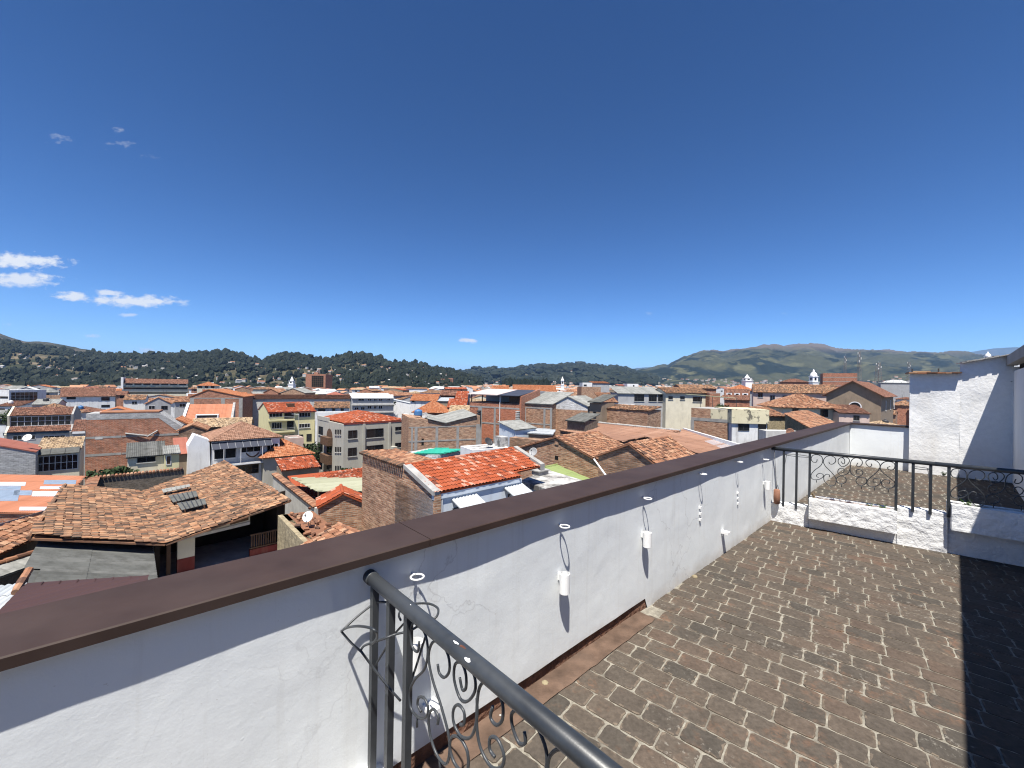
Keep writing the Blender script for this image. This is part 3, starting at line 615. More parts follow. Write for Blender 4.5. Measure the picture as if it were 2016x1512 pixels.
P = along(st(8.9, .98, 0), C2, 1857); plant(P + N2 * .06, .09, 22, M['leaf'], 'dark weed clump at the foot of the rough white wall', 8, None)

# hanging clay cylinder on a rod
P = along(FA - fdir * .06, fdir, 1524.4)
hc = thing('hanging_weight', 'brown clay cylinder hanging on a thin rod at the end of the far railing', 'weight', Vector((P.x, P.y, .35)))
b = onpl(1529, 992, FA + fn * .05, fn); Q = onpl(1529, 963, FA + fn * .05, fn)
mb = MB(); mb.tube([P + Vector((0, 0, -.01)), Q], .0035, 6); mb.build('rod', M['iron'], hc, True)
mb = MB(); h = Q.z - b.z; mb.lathe(b, [(.022, 0), (.035, .008), (.037, h * .5), (.035, h - .012), (.024, h), (.005, h + .004)], 18); mb.build('cylinder', M['clay'], hc, True)

# ---- rough white annex at the far right and the house with the eave
an = thing('rough_annex', 'rough white rendered annex with stepped top at the far end of the terrace', 'annex', st(9.2, 1.6, 0))
P0 = st(8.90, .955); back = (Dv * .95 + Nv * .1) * 3.2
e1 = .715; e2 = 1.40
P1, P2, P3 = P0 + C2 * .0, P0 + C2 * e1, P0 + C2 * e2
def annex(P, Q, z0, zl, zr, seed):
    L = (Q - P).length; v, f = wavy(0, L, lambda s: z0, lambda s: zl + (zr - zl) * s / L, P, C2, N2, .02, .06, 26, seed); mb = MB(); mb.add(v, f); mb.build('render_face', M['rough2'], an, True)
    mb = MB(); b0 = P - N2 * .035; b1 = Q - N2 * .035
    mb.prism([b1 + Vector((0, 0, zr - .01)), b1 + back + Vector((0, 0, zr - .01)), b0 + back + Vector((0, 0, zl - .01)), b0 + Vector((0, 0, zl - .01))], [b1 + Vector((0, 0, -6)), b1 + back + Vector((0, 0, -6)), b0 + back + Vector((0, 0, -6)), b0 + Vector((0, 0, -6))]); mb.build('wall', M['rough'], an)
annex(P1, P2, -.02, 2.05, 2.055, 61); annex(P2 + C2 * .001, P3, -.02, 2.26, 2.42, 65)
mb = MB(); r = random.Random(5)
x = -.03
while x < e1 - .03:
    w = r.uniform(.08, .15); mb.obox(P0 + C2 * x + N2 * (.125 + r.uniform(0, .03)) + Vector((0, 0, 2.052 + r.uniform(0, .008))), C2 * w, -N2 * .6, (0, 0, .028), r.random()); x += w + .004
mb.build('tile_coping', M['tile_mix'], an)
mb = MB(); mb.obox(P0 + C2 * .05 - N2 * .12 + Vector((0, 0, 2.085)), C2 * .27, -N2 * .12, (0, 0, .032)); mb.build('loose_bricks', M['tile_buff'], an)
for u in (.035, .42):
    mb = MB(); mb.obox(P0 + C2 * u - N2 * .1 + Vector((0, 0, 2.08)), C2 * .022, -N2 * .022, (0, 0, .085)); mb.build('pipe_stub', M['frame'], an)
mb = MB(); x = 0
while x < e2 - e1:
    w = r.uniform(.03, .08); zt = 2.262 + .16 * x / (e2 - e1); mb.obox(P2 + C2 * x + N2 * (.12 + r.uniform(0, .02)) + Vector((0, 0, zt - .004)), C2 * w + Vector((0, 0, .012)), -N2 * .5, (0, 0, r.uniform(.015, .03)), r.random()); x += w + .002
mb.build('broken_coping', M['concrete'], an)
hs = thing('house', 'shaded white house with concrete eave at the right edge of the terrace', 'house', st(4, 3.5, 0))
TW = 2.335
mb = MB(); mb.obox(st(-9, TW, -.02), Dv * 18.1, Nv * 5, (0, 0, 2.12)); mb.build('wall', M['white'], hs)
mb = MB(); mb.obox(st(9.1, TW - .025, -.02), Dv * .17, Nv * .3, (0, 0, 2.2)); mb.build('corner_pillar', M['rough'], hs)
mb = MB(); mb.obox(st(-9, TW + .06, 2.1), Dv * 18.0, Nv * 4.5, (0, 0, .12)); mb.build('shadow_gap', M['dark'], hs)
mb = MB(); mb.obox(st(-9, 2.24, 2.205), Dv * 18.25, Nv * .14, (0, 0, .17)); mb.build('eave_beam', M['concrete'], hs)
mb = MB(); mb.prism([st(-9, 2.268, 2.395), st(-9, 7.2, 4.1), st(9.28, 7.2, 4.1), st(9.28, 2.268, 2.395)][::-1], [st(-9, 2.268, 2.377), st(-9, 7.2, 4.0), st(9.28, 7.2, 4.0), st(9.28, 2.268, 2.377)][::-1]); mb.build('roof', M['concrete'], hs)
mb = MB(); mb.tube([st(9.15, TW - .035, 1.9), st(8.9, TW - .03, 1.9)], .004, 5); mb.tube([st(9.14, TW - .035, 2.2), st(9.14, TW - .035, 1.87)], .003, 5); mb.build('cable', M['frame'], hs)
# ================================================================== ROOFS AND BUILDINGS
def plane_n(P):
    n = Vector((0, 0, 0))
    for i in range(len(P)):
        a, b = P[i], P[(i + 1) % len(P)]; n += Vector(((a.y - b.y) * (a.z + b.z), (a.z - b.z) * (a.x + b.x), (a.x - b.x) * (a.y + b.y)))
    n.normalize(); return n if n.z > 0 else -n
def tiles(mb, P, ev, style, tw=.24, tl=.40, h=.05, jit=.3, lift=.03, rs=0):
    """cover the planar polygon P with clay tiles ('tile') or corrugated sheets ('corr'); ev = two points along the eave"""
    P = [Vector(p) for p in P]; n = plane_n(P); c0 = sum(P, Vector()) / len(P)
    e = (Vector(ev[1]) - Vector(ev[0])); e = (e - n * e.dot(n)).normalized(); v = n.cross(e)
    if v.z < 0 or (abs(v.z) < .02 and v.dot(c0 - Vector(ev[0])) < 0): v = -v; 
    q = np.array([((p - P[0]).dot(e), (p - P[0]).dot(v)) for p in P]); u0, u1 = q[:, 0].min(), q[:, 0].max(); v0, v1 = q[:, 1].min(), q[:, 1].max()
    r = np.random.default_rng(rs + int(abs(P[0].x * 97 + P[0].y * 31)) % 100000)
    sheet_ = not style.startswith('tile')
    if sheet_: tl = .5; tw = min(tw, .34)
    nu = max(1, int(round((u1 - u0) / tw))); tw = (u1 - u0) / nu; nv = max(1, int(round((v1 - v0) / tl))); tl = (v1 - v0) / nv
    U, V = np.meshgrid(u0 + (np.arange(nu) + .5) * tw, v0 + (np.arange(nv) + .5) * tl, indexing='ij')
    ins = np.zeros(U.shape, bool); m = len(q); j = m - 1
    for i in range(m):
        (xi, yi), (xj, yj) = q[i], q[j]
        if abs(yj - yi) > 1e-9: ins ^= ((yi > V) != (yj > V)) & (U < (xj - xi) * (V - yi) / (yj - yi) + xi)
        j = i
    iu, iv = np.nonzero(ins); N = len(iu)
    if N == 0: return
    uc = u0 + iu * tw; vc = v0 + iv * tl; 
    if style == 'tile': ks = np.array([0, .08, .2, .35, .5, .62, .81, 1.0]); hs = np.array([.25, .62, .9, 1.0, .9, .25, .0, .25])
    elif style == 'tile5': ks = np.array([0, .17, .35, .6, 1.0]); hs = np.array([.3, .9, 1.0, .1, .3])
    else: ks = np.array([0, .25, .5, .75, 1.0]); hs = np.array([0, .7, 1.0, .7, 0])
    K = len(ks); tile_ = style.startswith('tile')
    ju = r.normal(0, 1, N) * tw * .05 * jit if tile_ else np.zeros(N); jl = np.abs(r.normal(0, 1, N)) * .02 * jit if tile_ else np.where(iv % 5 == 0, 0.0, -lift)
    js = r.normal(0, 1, N) * tl * .10 * jit if tile_ else np.zeros(N); jz = r.normal(0, 1, N) * tw * .06 * jit if tile_ else np.zeros(N)
    sag = fbm(uc * .22, vc * .22, 77, 3) * .12 * jit if tile_ else np.zeros(N)
    e_, v_, n_ = np.array(e), np.array(v), np.array(n); base = np.array(P[0])
    uu = uc[:, None] + ju[:, None] + ks[None] * tw; hh = hs[None] * h + .012 + sag[:, None]
    lo_v = (vc + js)[:, None] + 0 * uu - tl * (.06 if tile_ else 0); hi_v = (vc + js)[:, None] + 0 * uu + tl * (1.02 if tile_ else 1.0)
    lo = base + uu[..., None] * e_ + lo_v[..., None] * v_ + (hh + lift + jl[:, None])[..., None] * n_
    hi = base + (uu + jz[:, None])[..., None] * e_ + hi_v[..., None] * v_ + hh[..., None] * n_
    vs = np.concatenate([lo, hi], 1).reshape(-1, 3); o = len(mb.v); mb.v.extend(map(tuple, vs.tolist()))
    st_ = (np.arange(N) * 2 * K)[:, None] + np.arange(K - 1)[None]; A = st_ + o
    fs = np.stack([A, A + 1, A + 1 + K, A + K], -1).reshape(-1, 4)
    if e.cross(v).dot(n) < 0: fs = fs[:, ::-1]
    mb.f.extend(map(tuple, fs.tolist()))
    colv = r.random(N) if tile_ else .55 * r.random(max(1, nu // 5 + 1))[(iu // 5)] + .45 * r.random(nu + 1)[iu]
    mb.t.extend(np.repeat(np.clip(colv, 0, 1), K - 1).tolist())
def slab(mb, P, th=.09, dn=.012):
    P = [Vector(p) for p in P]; n = plane_n(P)
    a = Vector(); 
    for i in range(len(P)): a += P[i].cross(P[(i + 1) % len(P)])
    if a.z < 0: P = P[::-1]
    mb.prism([p - n * dn for p in P], [p - n * (dn + th) for p in P], .35)
def caps(mb, a, b, r=.11, L=.42, seed=1, mort=True):      # a row of half-round ridge tiles
    a, b = Vector(a), Vector(b); d = (b - a); n = max(1, int(d.length / L)); rg = random.Random(seed); d = d / n
    for i in range(n):
        p = a + d * i; q = p + d * 1.03; k = r * rg.uniform(.92, 1.08); mb.tube([p + Vector((0, 0, .012)), q], [k, k * .82], 8, False, rg.random())
LIB = {'old': ('tile', .175, .33, .042, .9, .026), 'red': ('tile', .23, .36, .05, .25, .03), 'mid': ('tile5', .26, .42, .06, .6, .035), 'far': ('tile5', .42, .8, .08, .5, .05),
       'corr': ('corr', .20, 2.6, .055, 0, .014), 'corrmid': ('corr', .33, 4, .075, 0, .02), 'corrfar': ('corr', .34, 4, .07, 0, .02), 'sheet': ('corr', .34, 3.0, .012, 0, .012)}
def roof(name, mat, parent, planes, kind, ridges=(), th=.09, capr=.11):
    """planes: list of (points, (eave a, eave b))"""
    mb = MB(); sty, tw, tl, h, jit, lift = LIB[kind]
    for k, (P, ev) in enumerate(planes):
        slab(mb, P, th); tiles(mb, P, ev, sty, tw, tl, h, jit, lift, k)
    for k, (a, b) in enumerate(ridges): caps(mb, a, b, capr, .42 if kind in ('old', 'red', 'mid') else 1.0, k)
    return mb.build(name, M[mat], parent)

class Face:                     # a vertical wall face from P to Q, left to right as seen from outside
    def __init__(s, P, Q):
        s.P = Vector((P.x, P.y, 0)); d = Vector((Q.x - P.x, Q.y - P.y, 0)); s.L = d.length; s.u = d.normalized(); s.n = Vector((s.u.y, -s.u.x, 0))
    def uz(s, px, py):
        X = onpl(px, py, s.P, s.n); return ((X - s.P).dot(s.u), X.z)
    def rect(s, r):
        x0, y0, x1, y1 = r; xm, ym = (x0 + x1) / 2, (y0 + y1) / 2
        return s.uz(x0, ym)[0], s.uz(x1, ym)[0], s.uz(xm, y1)[1], s.uz(xm, y0)[1]
    def box(s, mb, u0, u1, z0, z1, d0, d1, tint=.5): return mb.obox(s.P + s.u * u0 + s.n * d0 + Vector((0, 0, z0)), s.u * (u1 - u0), s.n * (d1 - d0), (0, 0, z1 - z0), tint)

def window(face, t, uz, nx=2, ny=1, frame='frame', glass='glass', fw=.06, sill=True, name='window', proud=.07):
    u0, u1, z0, z1 = uz; mb = MB(); face.box(mb, u0 + .01, u1 - .01, z0 + .01, z1 - .01, -.05, .012); w = mb.build(name, M[glass], t)
    f = MB()
    for a, b in ((u0, u0 + fw), (u1 - fw, u1)): face.box(f, a, b, z0, z1, -.04, proud)
    for a, b in ((z0, z0 + fw), (z1 - fw, z1)): face.box(f, u0 + fw, u1 - fw, a, b, -.04, proud)
    for i in range(1, nx): c = u0 + (u1 - u0) * i / nx; face.box(f, c - fw * .4, c + fw * .4, z0 + fw, z1 - fw, -.04, proud * .6)
    for i in range(1, ny): c = z0 + (z1 - z0) * i / ny; face.box(f, u0 + fw, u1 - fw, c - fw * .4, c + fw * .4, -.04, proud * .5)
    sub(f, 'frame', M[frame], w, t)
    if sill:
        g = MB(); face.box(g, u0 - .08, u1 + .08, z0 - .09, z0 - .002, -.02, proud + .07); sub(g, 'sill', M['concrete_pale'], w, t)
    return w
def wins(face, t, rects, **k):
    for r in rects: window(face, t, face.rect(r), **k)
def pillar(face, t, u, w, z0, z1, d=.03, name='concrete_pillar', mat='column'):
    mb = MB(); face.box(mb, u - w / 2, u + w / 2, z0, z1, -.05, d); return mb.build(name, M[mat], t)
def beam(face, t, u0, u1, z0, z1, d=.034, name='concrete_beam', mat='column'):
    mb = MB(); face.box(mb, u0, u1, z0, z1, -.05, d); return mb.build(name, M[mat], t)

DX, CXv = Dv.copy(), Nv.copy()           # the two street directions: away to the right (D) and towards the right (C)
def rot(d, deg): return Matrix.Rotation(math.radians(deg), 3, 'Z') @ d
class Box:
    """upright block: A = top left corner of its main facade, seen at pixel (px, py) and depth Y; ex = facade direction; to column px1; depth metres back"""
    def __init__(s, name, label, cat, px, py, Y, ex, px1, depth, wall, group=None, base=None, pym=None):
        s.A = at(px, py, Y); s.ex = ex.normalized(); s.ey = Vector((-s.ex.y, s.ex.x, 0)); B = along(s.A, s.ex, px1); s.w = (B - s.A).dot(s.ex); s.d = depth
        s.z = s.A.z; s.b = base if base is not None else gz(s.A.x, s.A.y) - 1.5
        s.t = thing(name, label, cat, (s.A.x, s.A.y, s.b + 1.5), group); s.wall = wall
    def P(s, u, v, z=None): r = s.A + s.ex * u + s.ey * v; r.z = s.z if z is None else z; return r
    def front(s): return Face(s.P(0, 0), s.P(s.w, 0))
    def left(s): return Face(s.P(0, s.d), s.P(0, 0))
    def right(s): return Face(s.P(s.w, 0), s.P(s.w, s.d))
    def walls(s, top=None, mat=None, u0=0, u1=None, v0=0, v1=None, z1=None, name='wall'):
        u1 = s.w if u1 is None else u1; v1 = s.d if v1 is None else v1; z1 = s.z if z1 is None else z1
        mb = MB(); c = [(u0, v0), (u1, v0), (u1, v1), (u0, v1)]
        mb.prism([s.P(u, v, z1) for u, v in c], [s.P(u, v, s.b) for u, v in c]); return mb.build(name, M[mat or s.wall], s.t)
    def gwalls(s, axis, rise, mat=None, off=.5):      # walls with gable peaks; ridge along 'u' (facade) or 'v'
        mb = MB(); z = s.z
        if axis == 'v': top = [(0, 0, z), (s.w, 0, z), (s.w, s.d, z), (0, s.d, z)]; pk = [(s.w * off, 0), (s.w * off, s.d)]
        else: top = [(0, 0, z), (s.w, 0, z), (s.w, s.d, z), (0, s.d, z)]; pk = [(0, s.d * off), (s.w, s.d * off)]
        T = [s.P(u, v, zz) for u, v, zz in top]; Bt = [s.P(u, v, s.b) for u, v, zz in top]; K = [s.P(u, v, z + rise) for u, v in pk]
        o = T + Bt + K
        fs = [(0, 4, 5, 1), (1, 5, 6, 2), (2, 6, 7, 3), (3, 7, 4, 0)]
        if axis == 'v': fs = [(0, 4, 5, 1, 8), (1, 5, 6, 2), (2, 6, 7, 3, 9), (3, 7, 4, 0), (0, 8, 9, 3), (8, 1, 2, 9)]
        else: fs = [(0, 4, 5, 1), (1, 5, 6, 2, 9), (2, 6, 7, 3), (3, 7, 4, 0, 8), (0, 1, 9, 8), (8, 9, 2, 3)]
        mb.add(o, fs); return mb.build('wall', M[mat or s.wall], s.t)
    def gable(s, mat, kind, axis, rise, over=.35, off=.5, verge=.15, ridge=True, th=.09):
        z = s.z
        if axis == 'u':
            k = rise / (s.d * off); a = [s.P(-verge, -over, z - over * k + .1), s.P(s.w + verge, -over, z - over * k + .1), s.P(s.w + verge, s.d * off, z + rise + .1), s.P(-verge, s.d * off, z + rise + .1)]
            k2 = rise / (s.d * (1 - off)); b = [s.P(s.w + verge, s.d + over, z - over * k2 + .1), s.P(-verge, s.d + over, z - over * k2 + .1), a[3], a[2]]
        else:
            k = rise / (s.w * off); a = [s.P(-over, s.d + verge, z - over * k + .1), s.P(-over, -verge, z - over * k + .1), s.P(s.w * off, -verge, z + rise + .1), s.P(s.w * off, s.d + verge, z + rise + .1)]
            k2 = rise / (s.w * (1 - off)); b = [s.P(s.w + over, -verge, z - over * k2 + .1), s.P(s.w + over, s.d + verge, z - over * k2 + .1), a[3], a[2]]
        return roof('roof', mat, s.t, [(a, a[:2]), (b, b[:2])], kind, [(a[3], a[2])] if ridge else [], th)
    def hip(s, mat, kind, rise, over=.4, inset=None, th=.09):
        z = s.z + .1; o = over; W_, D_ = s.w, s.d; m = min(W_, D_) / 2 if inset is None else inset
        zo = z - over * rise / m
        c = [s.P(-o, -o, zo), s.P(W_ + o, -o, zo), s.P(W_ + o, D_ + o, zo), s.P(-o, D_ + o, zo)]
        if W_ >= D_: r = [s.P(m, D_ / 2, z + rise), s.P(max(m + .01, W_ - m), D_ / 2, z + rise)]; pl = [([c[0], c[1], r[1], r[0]], c[0:2]), ([c[1], c[2], r[1]], c[1:3]), ([c[2], c[3], r[0], r[1]], c[2:4]), ([c[3], c[0], r[0]], (c[3], c[0]))]; rd_ = [(c[0], r[0]), (c[3], r[0]), (c[1], r[1]), (c[2], r[1]), (r[0], r[1])]
        else: r = [s.P(W_ / 2, m, z + rise), s.P(W_ / 2, max(m + .01, D_ - m), z + rise)]; pl = [([c[0], c[1], r[0]], c[0:2]), ([c[1], c[2], r[1], r[0]], c[1:3]), ([c[2], c[3], r[1]], c[2:4]), ([c[3], c[0], r[0], r[1]], (c[3], c[0]))]; rd_ = [(c[0], r[0]), (c[1], r[0]), (c[2], r[1]), (c[3], r[1]), (r[0], r[1])]
        return roof('roof', mat, s.t, pl, kind, rd_, th)
    def shed(s, mat, kind, zf, zb_, over=.3, side=.15, th=.08):   # single slope, front edge at zf, back edge at zb_
        k = (zb_ - zf) / s.d; a = [s.P(-side, -over, zf - k * over), s.P(s.w + side, -over, zf - k * over), s.P(s.w + side, s.d + over, zb_ + k * over), s.P(-side, s.d + over, zb_ + k * over)]
        return roof('roof', mat, s.t, [(a, a[:2] if zb_ >= zf else (a[2], a[3]))], kind, [], th)
    def flat(s, mat='concrete', par=.35, pw_=.18, pmat=None):
        mb = MB(); mb.prism([s.P(0.05, 0.05, s.z + .02), s.P(s.w - .05, 0.05, s.z + .02), s.P(s.w - .05, s.d - .05, s.z + .02), s.P(0.05, s.d - .05, s.z + .02)], [s.P(0.05, 0.05, s.z - .1), s.P(s.w - .05, 0.05, s.z - .1), s.P(s.w - .05, s.d - .05, s.z - .1), s.P(0.05, s.d - .05, s.z - .1)]); mb.build('roof', M[mat], s.t)
        if par:
            mb = MB(); z = s.z - .003
            mb.obox(s.P(-.003, -.003, z), s.ex * (s.w + .006), s.ey * pw_, (0, 0, par)); mb.obox(s.P(-.003, s.d - pw_, z), s.ex * (s.w + .006), s.ey * (pw_ + .003), (0, 0, par))
            mb.obox(s.P(-.003, pw_, z), s.ex * pw_, s.ey * (s.d - 2 * pw_), (0, 0, par)); mb.obox(s.P(s.w - pw_ + .003, pw_, z), s.ex * pw_, s.ey * (s.d - 2 * pw_), (0, 0, par)); mb.build('roof_parapet', M[pmat or s.wall], s.t)

def free_roof(name, label, cat, planes, mat, kind, wall=None, base=None, ridges=(), inset=.25, group=None, th=.09, capr=.11):
    """a roof given by its own corner places, each plane with its eave, and walls standing under it"""
    pts = [p for P, e in planes for p in P]; c = sum(pts, Vector()) / len(pts); b = base if base is not None else gz(c.x, c.y) - 1.5
    t = thing(name, label, cat, (c.x, c.y, b + 1.5), group)
    roof('roof', mat, t, planes, kind, ridges, th, capr)
    if wall:
        mb = MB()
        for P, e in planes:
            a = Vector(); g = sum(P, Vector()) / len(P)
            for i in range(len(P)): a += P[i].cross(P[(i + 1) % len(P)])
            Q = P if a.z > 0 else P[::-1]; nrm = plane_n(P); R = []
            for p in Q:
                d = Vector((g.x - p.x, g.y - p.y, 0)); L = d.length; q = p + d * min(.4, inset / max(L, .01)); q.z = p.z + (-(nrm.x * (q.x - p.x) + nrm.y * (q.y - p.y)) / max(nrm.z, .1)) - .1; R.append(q)
            mb.prism(R, [Vector((q.x, q.y, b)) for q in R])
        mb.build('wall', M[wall], t)
    return t
def dish(P, r, aim, label, mat='dish', pole=.5):
    t = thing('satellite_dish', label, 'satellite dish', P); aim = Vector(aim).normalized(); u = aim.orthogonal().normalized(); w = aim.cross(u); c = P + Vector((0, 0, pole))
    mb = MB(); vs = []; fs = []; R = 6; n = 20
    for i in range(R + 1):
        f = i / R
        for k in range(n):
            a = 2 * math.pi * k / n; vs.append(c + aim * (f * f * r * .32) + (u * math.cos(a) + w * math.sin(a)) * r * f)
    for i in range(R): fs += [(i * n + k, i * n + (k + 1) % n, (i + 1) * n + (k + 1) % n, (i + 1) * n + k) for k in range(n)]
    vs2 = [v - aim * .02 for v in vs]; o = len(vs); fs2 = [tuple(o + i for i in f[::-1]) for f in fs]; rim = [(R * n + k, R * n + (k + 1) % n, o + R * n + (k + 1) % n, o + R * n + k) for k in range(n)]
    mb.add(vs + vs2, fs + fs2 + rim); mb.build('reflector', M[mat], t, True)
    mb = MB(); mb.tube([P - Vector((0, 0, .3)), P + Vector((0, 0, pole * .7)), c - aim * .03], .025, 6); mb.build('mast', M['metal'], t)
    mb = MB(); mb.tube([c - w * r * .9 + aim * r * .25, c + aim * r * 1.0], .012, 5); mb.obox(c + aim * r - u * .03 - w * .03, u * .06, w * .06, aim * .08); mb.build('feed_arm', M['frame'], t)
    return t
def cylinder_tank(P, r, h, mat, label):
    t = thing('water_tank', label, 'water tank', P); mb = MB(); mb.lathe(P, [(r * .9, 0), (r, h * .1), (r, h * .72), (r * .8, h * .88), (r * .3, h)], 18); mb.build('tank', M[mat], t)
    mb = MB(); mb.lathe(P + Vector((0, 0, h * .99)), [(r * .32, 0), (r * .32, h * .08), (r * .1, h * .1)], 12); mb.build('lid', M[mat], t); return t
# ================================================================== THE TOWN, HOUSE BY HOUSE
XV = Vector((1, 0, 0)); EQ = rot(Nv, 13)
REG = []                                     # (column range, row range, depth, short name): keeps the filler houses off the houses below
def reg(x0, x1, y0, y1, Y, short): REG.append((x0, x1, y0, y1, Y, short))
def q2(*r): return [(400 + a * .1984, 680 + b * .1984, 400 + c * .1984, 680 + d * .1984) for a, b, c, d in r]
def q3(*r): return [(750 + a * .1984, 680 + b * .1984, 750 + c * .1984, 680 + d * .1984) for a, b, c, d in r]
def q4(*r): return [(1100 + a * .1984, 660 + b * .1984, 1100 + c * .1984, 660 + d * .1984) for a, b, c, d in r]
def q5(*r): return [(1450 + a * .2807, 640 + b * .2807, 1450 + c * .2807, 640 + d * .2807) for a, b, c, d in r]
def qa(*r): return [(a * .129, 730 + b * .129, c * .129, 730 + d * .129) for a, b, c, d in r]
def qb(*r): return [(220 + a * .129, 730 + b * .129, 220 + c * .129, 730 + d * .129) for a, b, c, d in r]

# ---- the old courtyard house with the butterfly roof (two slopes meeting in a valley)
R2 = at(571, 986, 26.0); R1 = zp(441, 908, R2.z); V2 = at(326, 1071, 21.84); V1 = zp(271.6, 970.7, V2.z); L2 = at(56, 1059, 18.57); L1 = zp(128, 954.6, L2.z)
ch = free_roof('courtyard_house', 'old courtyard house with large weathered clay tile butterfly roof and dark open porch', 'house',
               [([V1, V2, R2, R1], (V1, V2)), ([V2, V1, L1, L2], (V2, V1))], 'tile_old', 'old', None, -9.3, [(R1, R2), (L1, L2)])
YZ = -9.25
mb = MB(); vd_ = (V2 - V1).normalized(); vn_ = Vector((-vd_.y, vd_.x, 0)).normalized(); mb.obox(V1 - vn_ * .07 + Vector((0, 0, .05)) + vd_ * .1, vd_ * ((V2 - V1).length - .1), vn_ * .14, (0, 0, .03)); mb.build('valley_gutter', M['timber_dark'], ch)
bk = (R1 - R2).normalized()
fh = Face(V2 + bk * .8, R2 + bk * .8)
def roofz(u): return V2.z + (R2.z - V2.z) * u / fh.L - .16
uA, zA = fh.uz(384, 1052); uB, zB = fh.uz(492, 1028); uP = fh.uz(349, 1100)[0]
def upoly(face, t, pts, d0, d1, name, mat):
    a = [face.P + face.u * u + face.n * d1 + Vector((0, 0, z)) for u, z in pts]; b = [face.P + face.u * u + face.n * d0 + Vector((0, 0, z)) for u, z in pts]
    n = len(pts); mb = MB(); mb.add(a + b, [tuple(range(n)), tuple(range(2 * n - 1, n - 1, -1))] + [(i, n + i, n + (i + 1) % n, (i + 1) % n) for i in range(n)]); return mb.build(name, M[mat], t)
upoly(fh, ch, [(uP, zA - .12), (uB, zB), (uB, roofz(uB)), (uP, roofz(uP))], -.2, 0, 'gable_wall', 'cream')
zd = fh.uz(366, 1098)[1]
upoly(fh, ch, [(uP, YZ - .6), (uA, YZ - .6), (uA, zd), (uP, zd)], -.5, .03, 'dado', 'maroon')
upoly(fh, ch, [(uP, zd), (uA, zd), (uA, zA - .1), (uP, zA - .1)], -.5, .02, 'pillar', 'cream')
upoly(fh, ch, [(uP, zA - .22), (uB, zB - .12), (uB, zB + .05), (uP, zA - .05)], -.1, .05, 'lintel', 'concrete_pale')
x0, x1, w0, w1 = fh.rect((453, 1016, 489, 1030)); upoly(fh, ch, [(x0, w0), (x1, w0 + .1), (x1, w1 + .05), ((x0 + x1) / 2, w1 + .15), (x0, w1)], -.05, .03, 'gable_hatch', 'wood')
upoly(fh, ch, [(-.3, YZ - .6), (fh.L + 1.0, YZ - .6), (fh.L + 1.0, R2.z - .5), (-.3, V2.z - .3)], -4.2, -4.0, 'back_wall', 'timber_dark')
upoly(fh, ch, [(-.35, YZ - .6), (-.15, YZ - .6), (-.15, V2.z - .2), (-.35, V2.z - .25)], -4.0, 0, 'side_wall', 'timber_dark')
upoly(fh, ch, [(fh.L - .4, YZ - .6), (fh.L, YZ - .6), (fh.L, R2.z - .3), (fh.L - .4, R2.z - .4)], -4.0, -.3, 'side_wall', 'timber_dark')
uC, uD = fh.uz(492, 1090)[0], fh.uz(545, 1090)[0]; zC = fh.uz(515, 1078)[1]
upoly(fh, ch, [(uC, YZ - .6), (uD, YZ - .6), (uD, zC), (uC, zC)], -.25, .0, 'dado', 'maroon')
zr0, zr1 = fh.uz(520, 1073)[1], fh.uz(520, 1050)[1]
for k in range(11):
    u = uC + .1 + (uD - uC - .2) * k / 10; mb = MB(); fh.box(mb, u - .03, u + .03, zr0, zr1, -.1, -.04); mb.build('baluster', M['wood'], ch)
mb = MB(); fh.box(mb, uC, uD, zr1, zr1 + .08, -.13, -.01); fh.box(mb, uC, uD, zr0 - .08, zr0, -.13, -.01); mb.build('balcony_rail', M['wood'], ch)
for px in (310, 332): u = fh.uz(px, 1100)[0]; mb = MB(); fh.box(mb, u - .09, u + .09, YZ - .5, roofz(max(0, u)) + .1, -.2, -.02); mb.build('porch_post', M['wood'], ch)
reg(60, 571, 908, 1140, 22, 'the butterfly roof')
nR = plane_n([V1, V2, R2])
def onroof(px, py, off): return onpl(px, py, V2 + nR * off, nR)
for cs, mt, lab in (([(318, 963), (373, 953), (374, 956), (321, 966.5)], 'sheet_grey', 'pale raised skylight flap, uppermost of three on the old tile roof'),
                    ([(331, 976), (386, 966), (389, 975), (340, 985.5)], 'sheet_dark', 'dark ribbed skylight flap, middle one on the old tile roof'),
                    ([(348, 990.5), (403, 981), (406, 990.5), (357, 1000.5)], 'sheet_dark', 'dark ribbed skylight flap, lowest of three on the old tile roof')):
    Q = [onroof(x, y, .42) for x, y in cs]; Q[2] = Q[2] - nR * .06; Q[3] = Q[3] - nR * .12; t = thing('skylight_flap', lab, 'skylight', onroof(*cs[3], .05), 'skylight flaps on the old tile roof')
    mb = MB(); mb.prism([Q[3], Q[2], Q[1], Q[0]], [q - nR * .035 for q in (Q[3], Q[2], Q[1], Q[0])]); mb.build('panel', M[mt], t)
    for k in range(1, 6):
        a = Q[0].lerp(Q[1], k / 6); b = Q[3].lerp(Q[2], k / 6); mb = MB(); mb.tube([a + nR * .01, b + nR * .01], .03, 5); mb.build('rib', M['frame'] if mt != 'sheet_grey' else M[mt], t)
    for q in (Q[3].lerp(Q[2], .12), Q[2].lerp(Q[3], .1), Q[0].lerp(Q[1], .1)): mb = MB(); mb.tube([q, q - nR * .42], .04, 5); mb.build('prop', M['wood'], t)
# yard of that house
mb = MB(); a = zp(318, 1165, YZ); yd = [fh.P + fh.u * -.3 + fh.n * (-4) , fh.P + fh.u * (fh.L + 2.5) + fh.n * (-4), fh.P + fh.u * (fh.L + 2.5) + fh.n * 7, fh.P - fh.u * .3 + fh.n * 7]
mb.prism([Vector((p.x, p.y, YZ)) for p in yd[::-1]], [Vector((p.x, p.y, YZ - 5)) for p in yd[::-1]]); struct(mb.build('yard', M['concrete']))  # darker concrete puts the porch shade into the floor colour

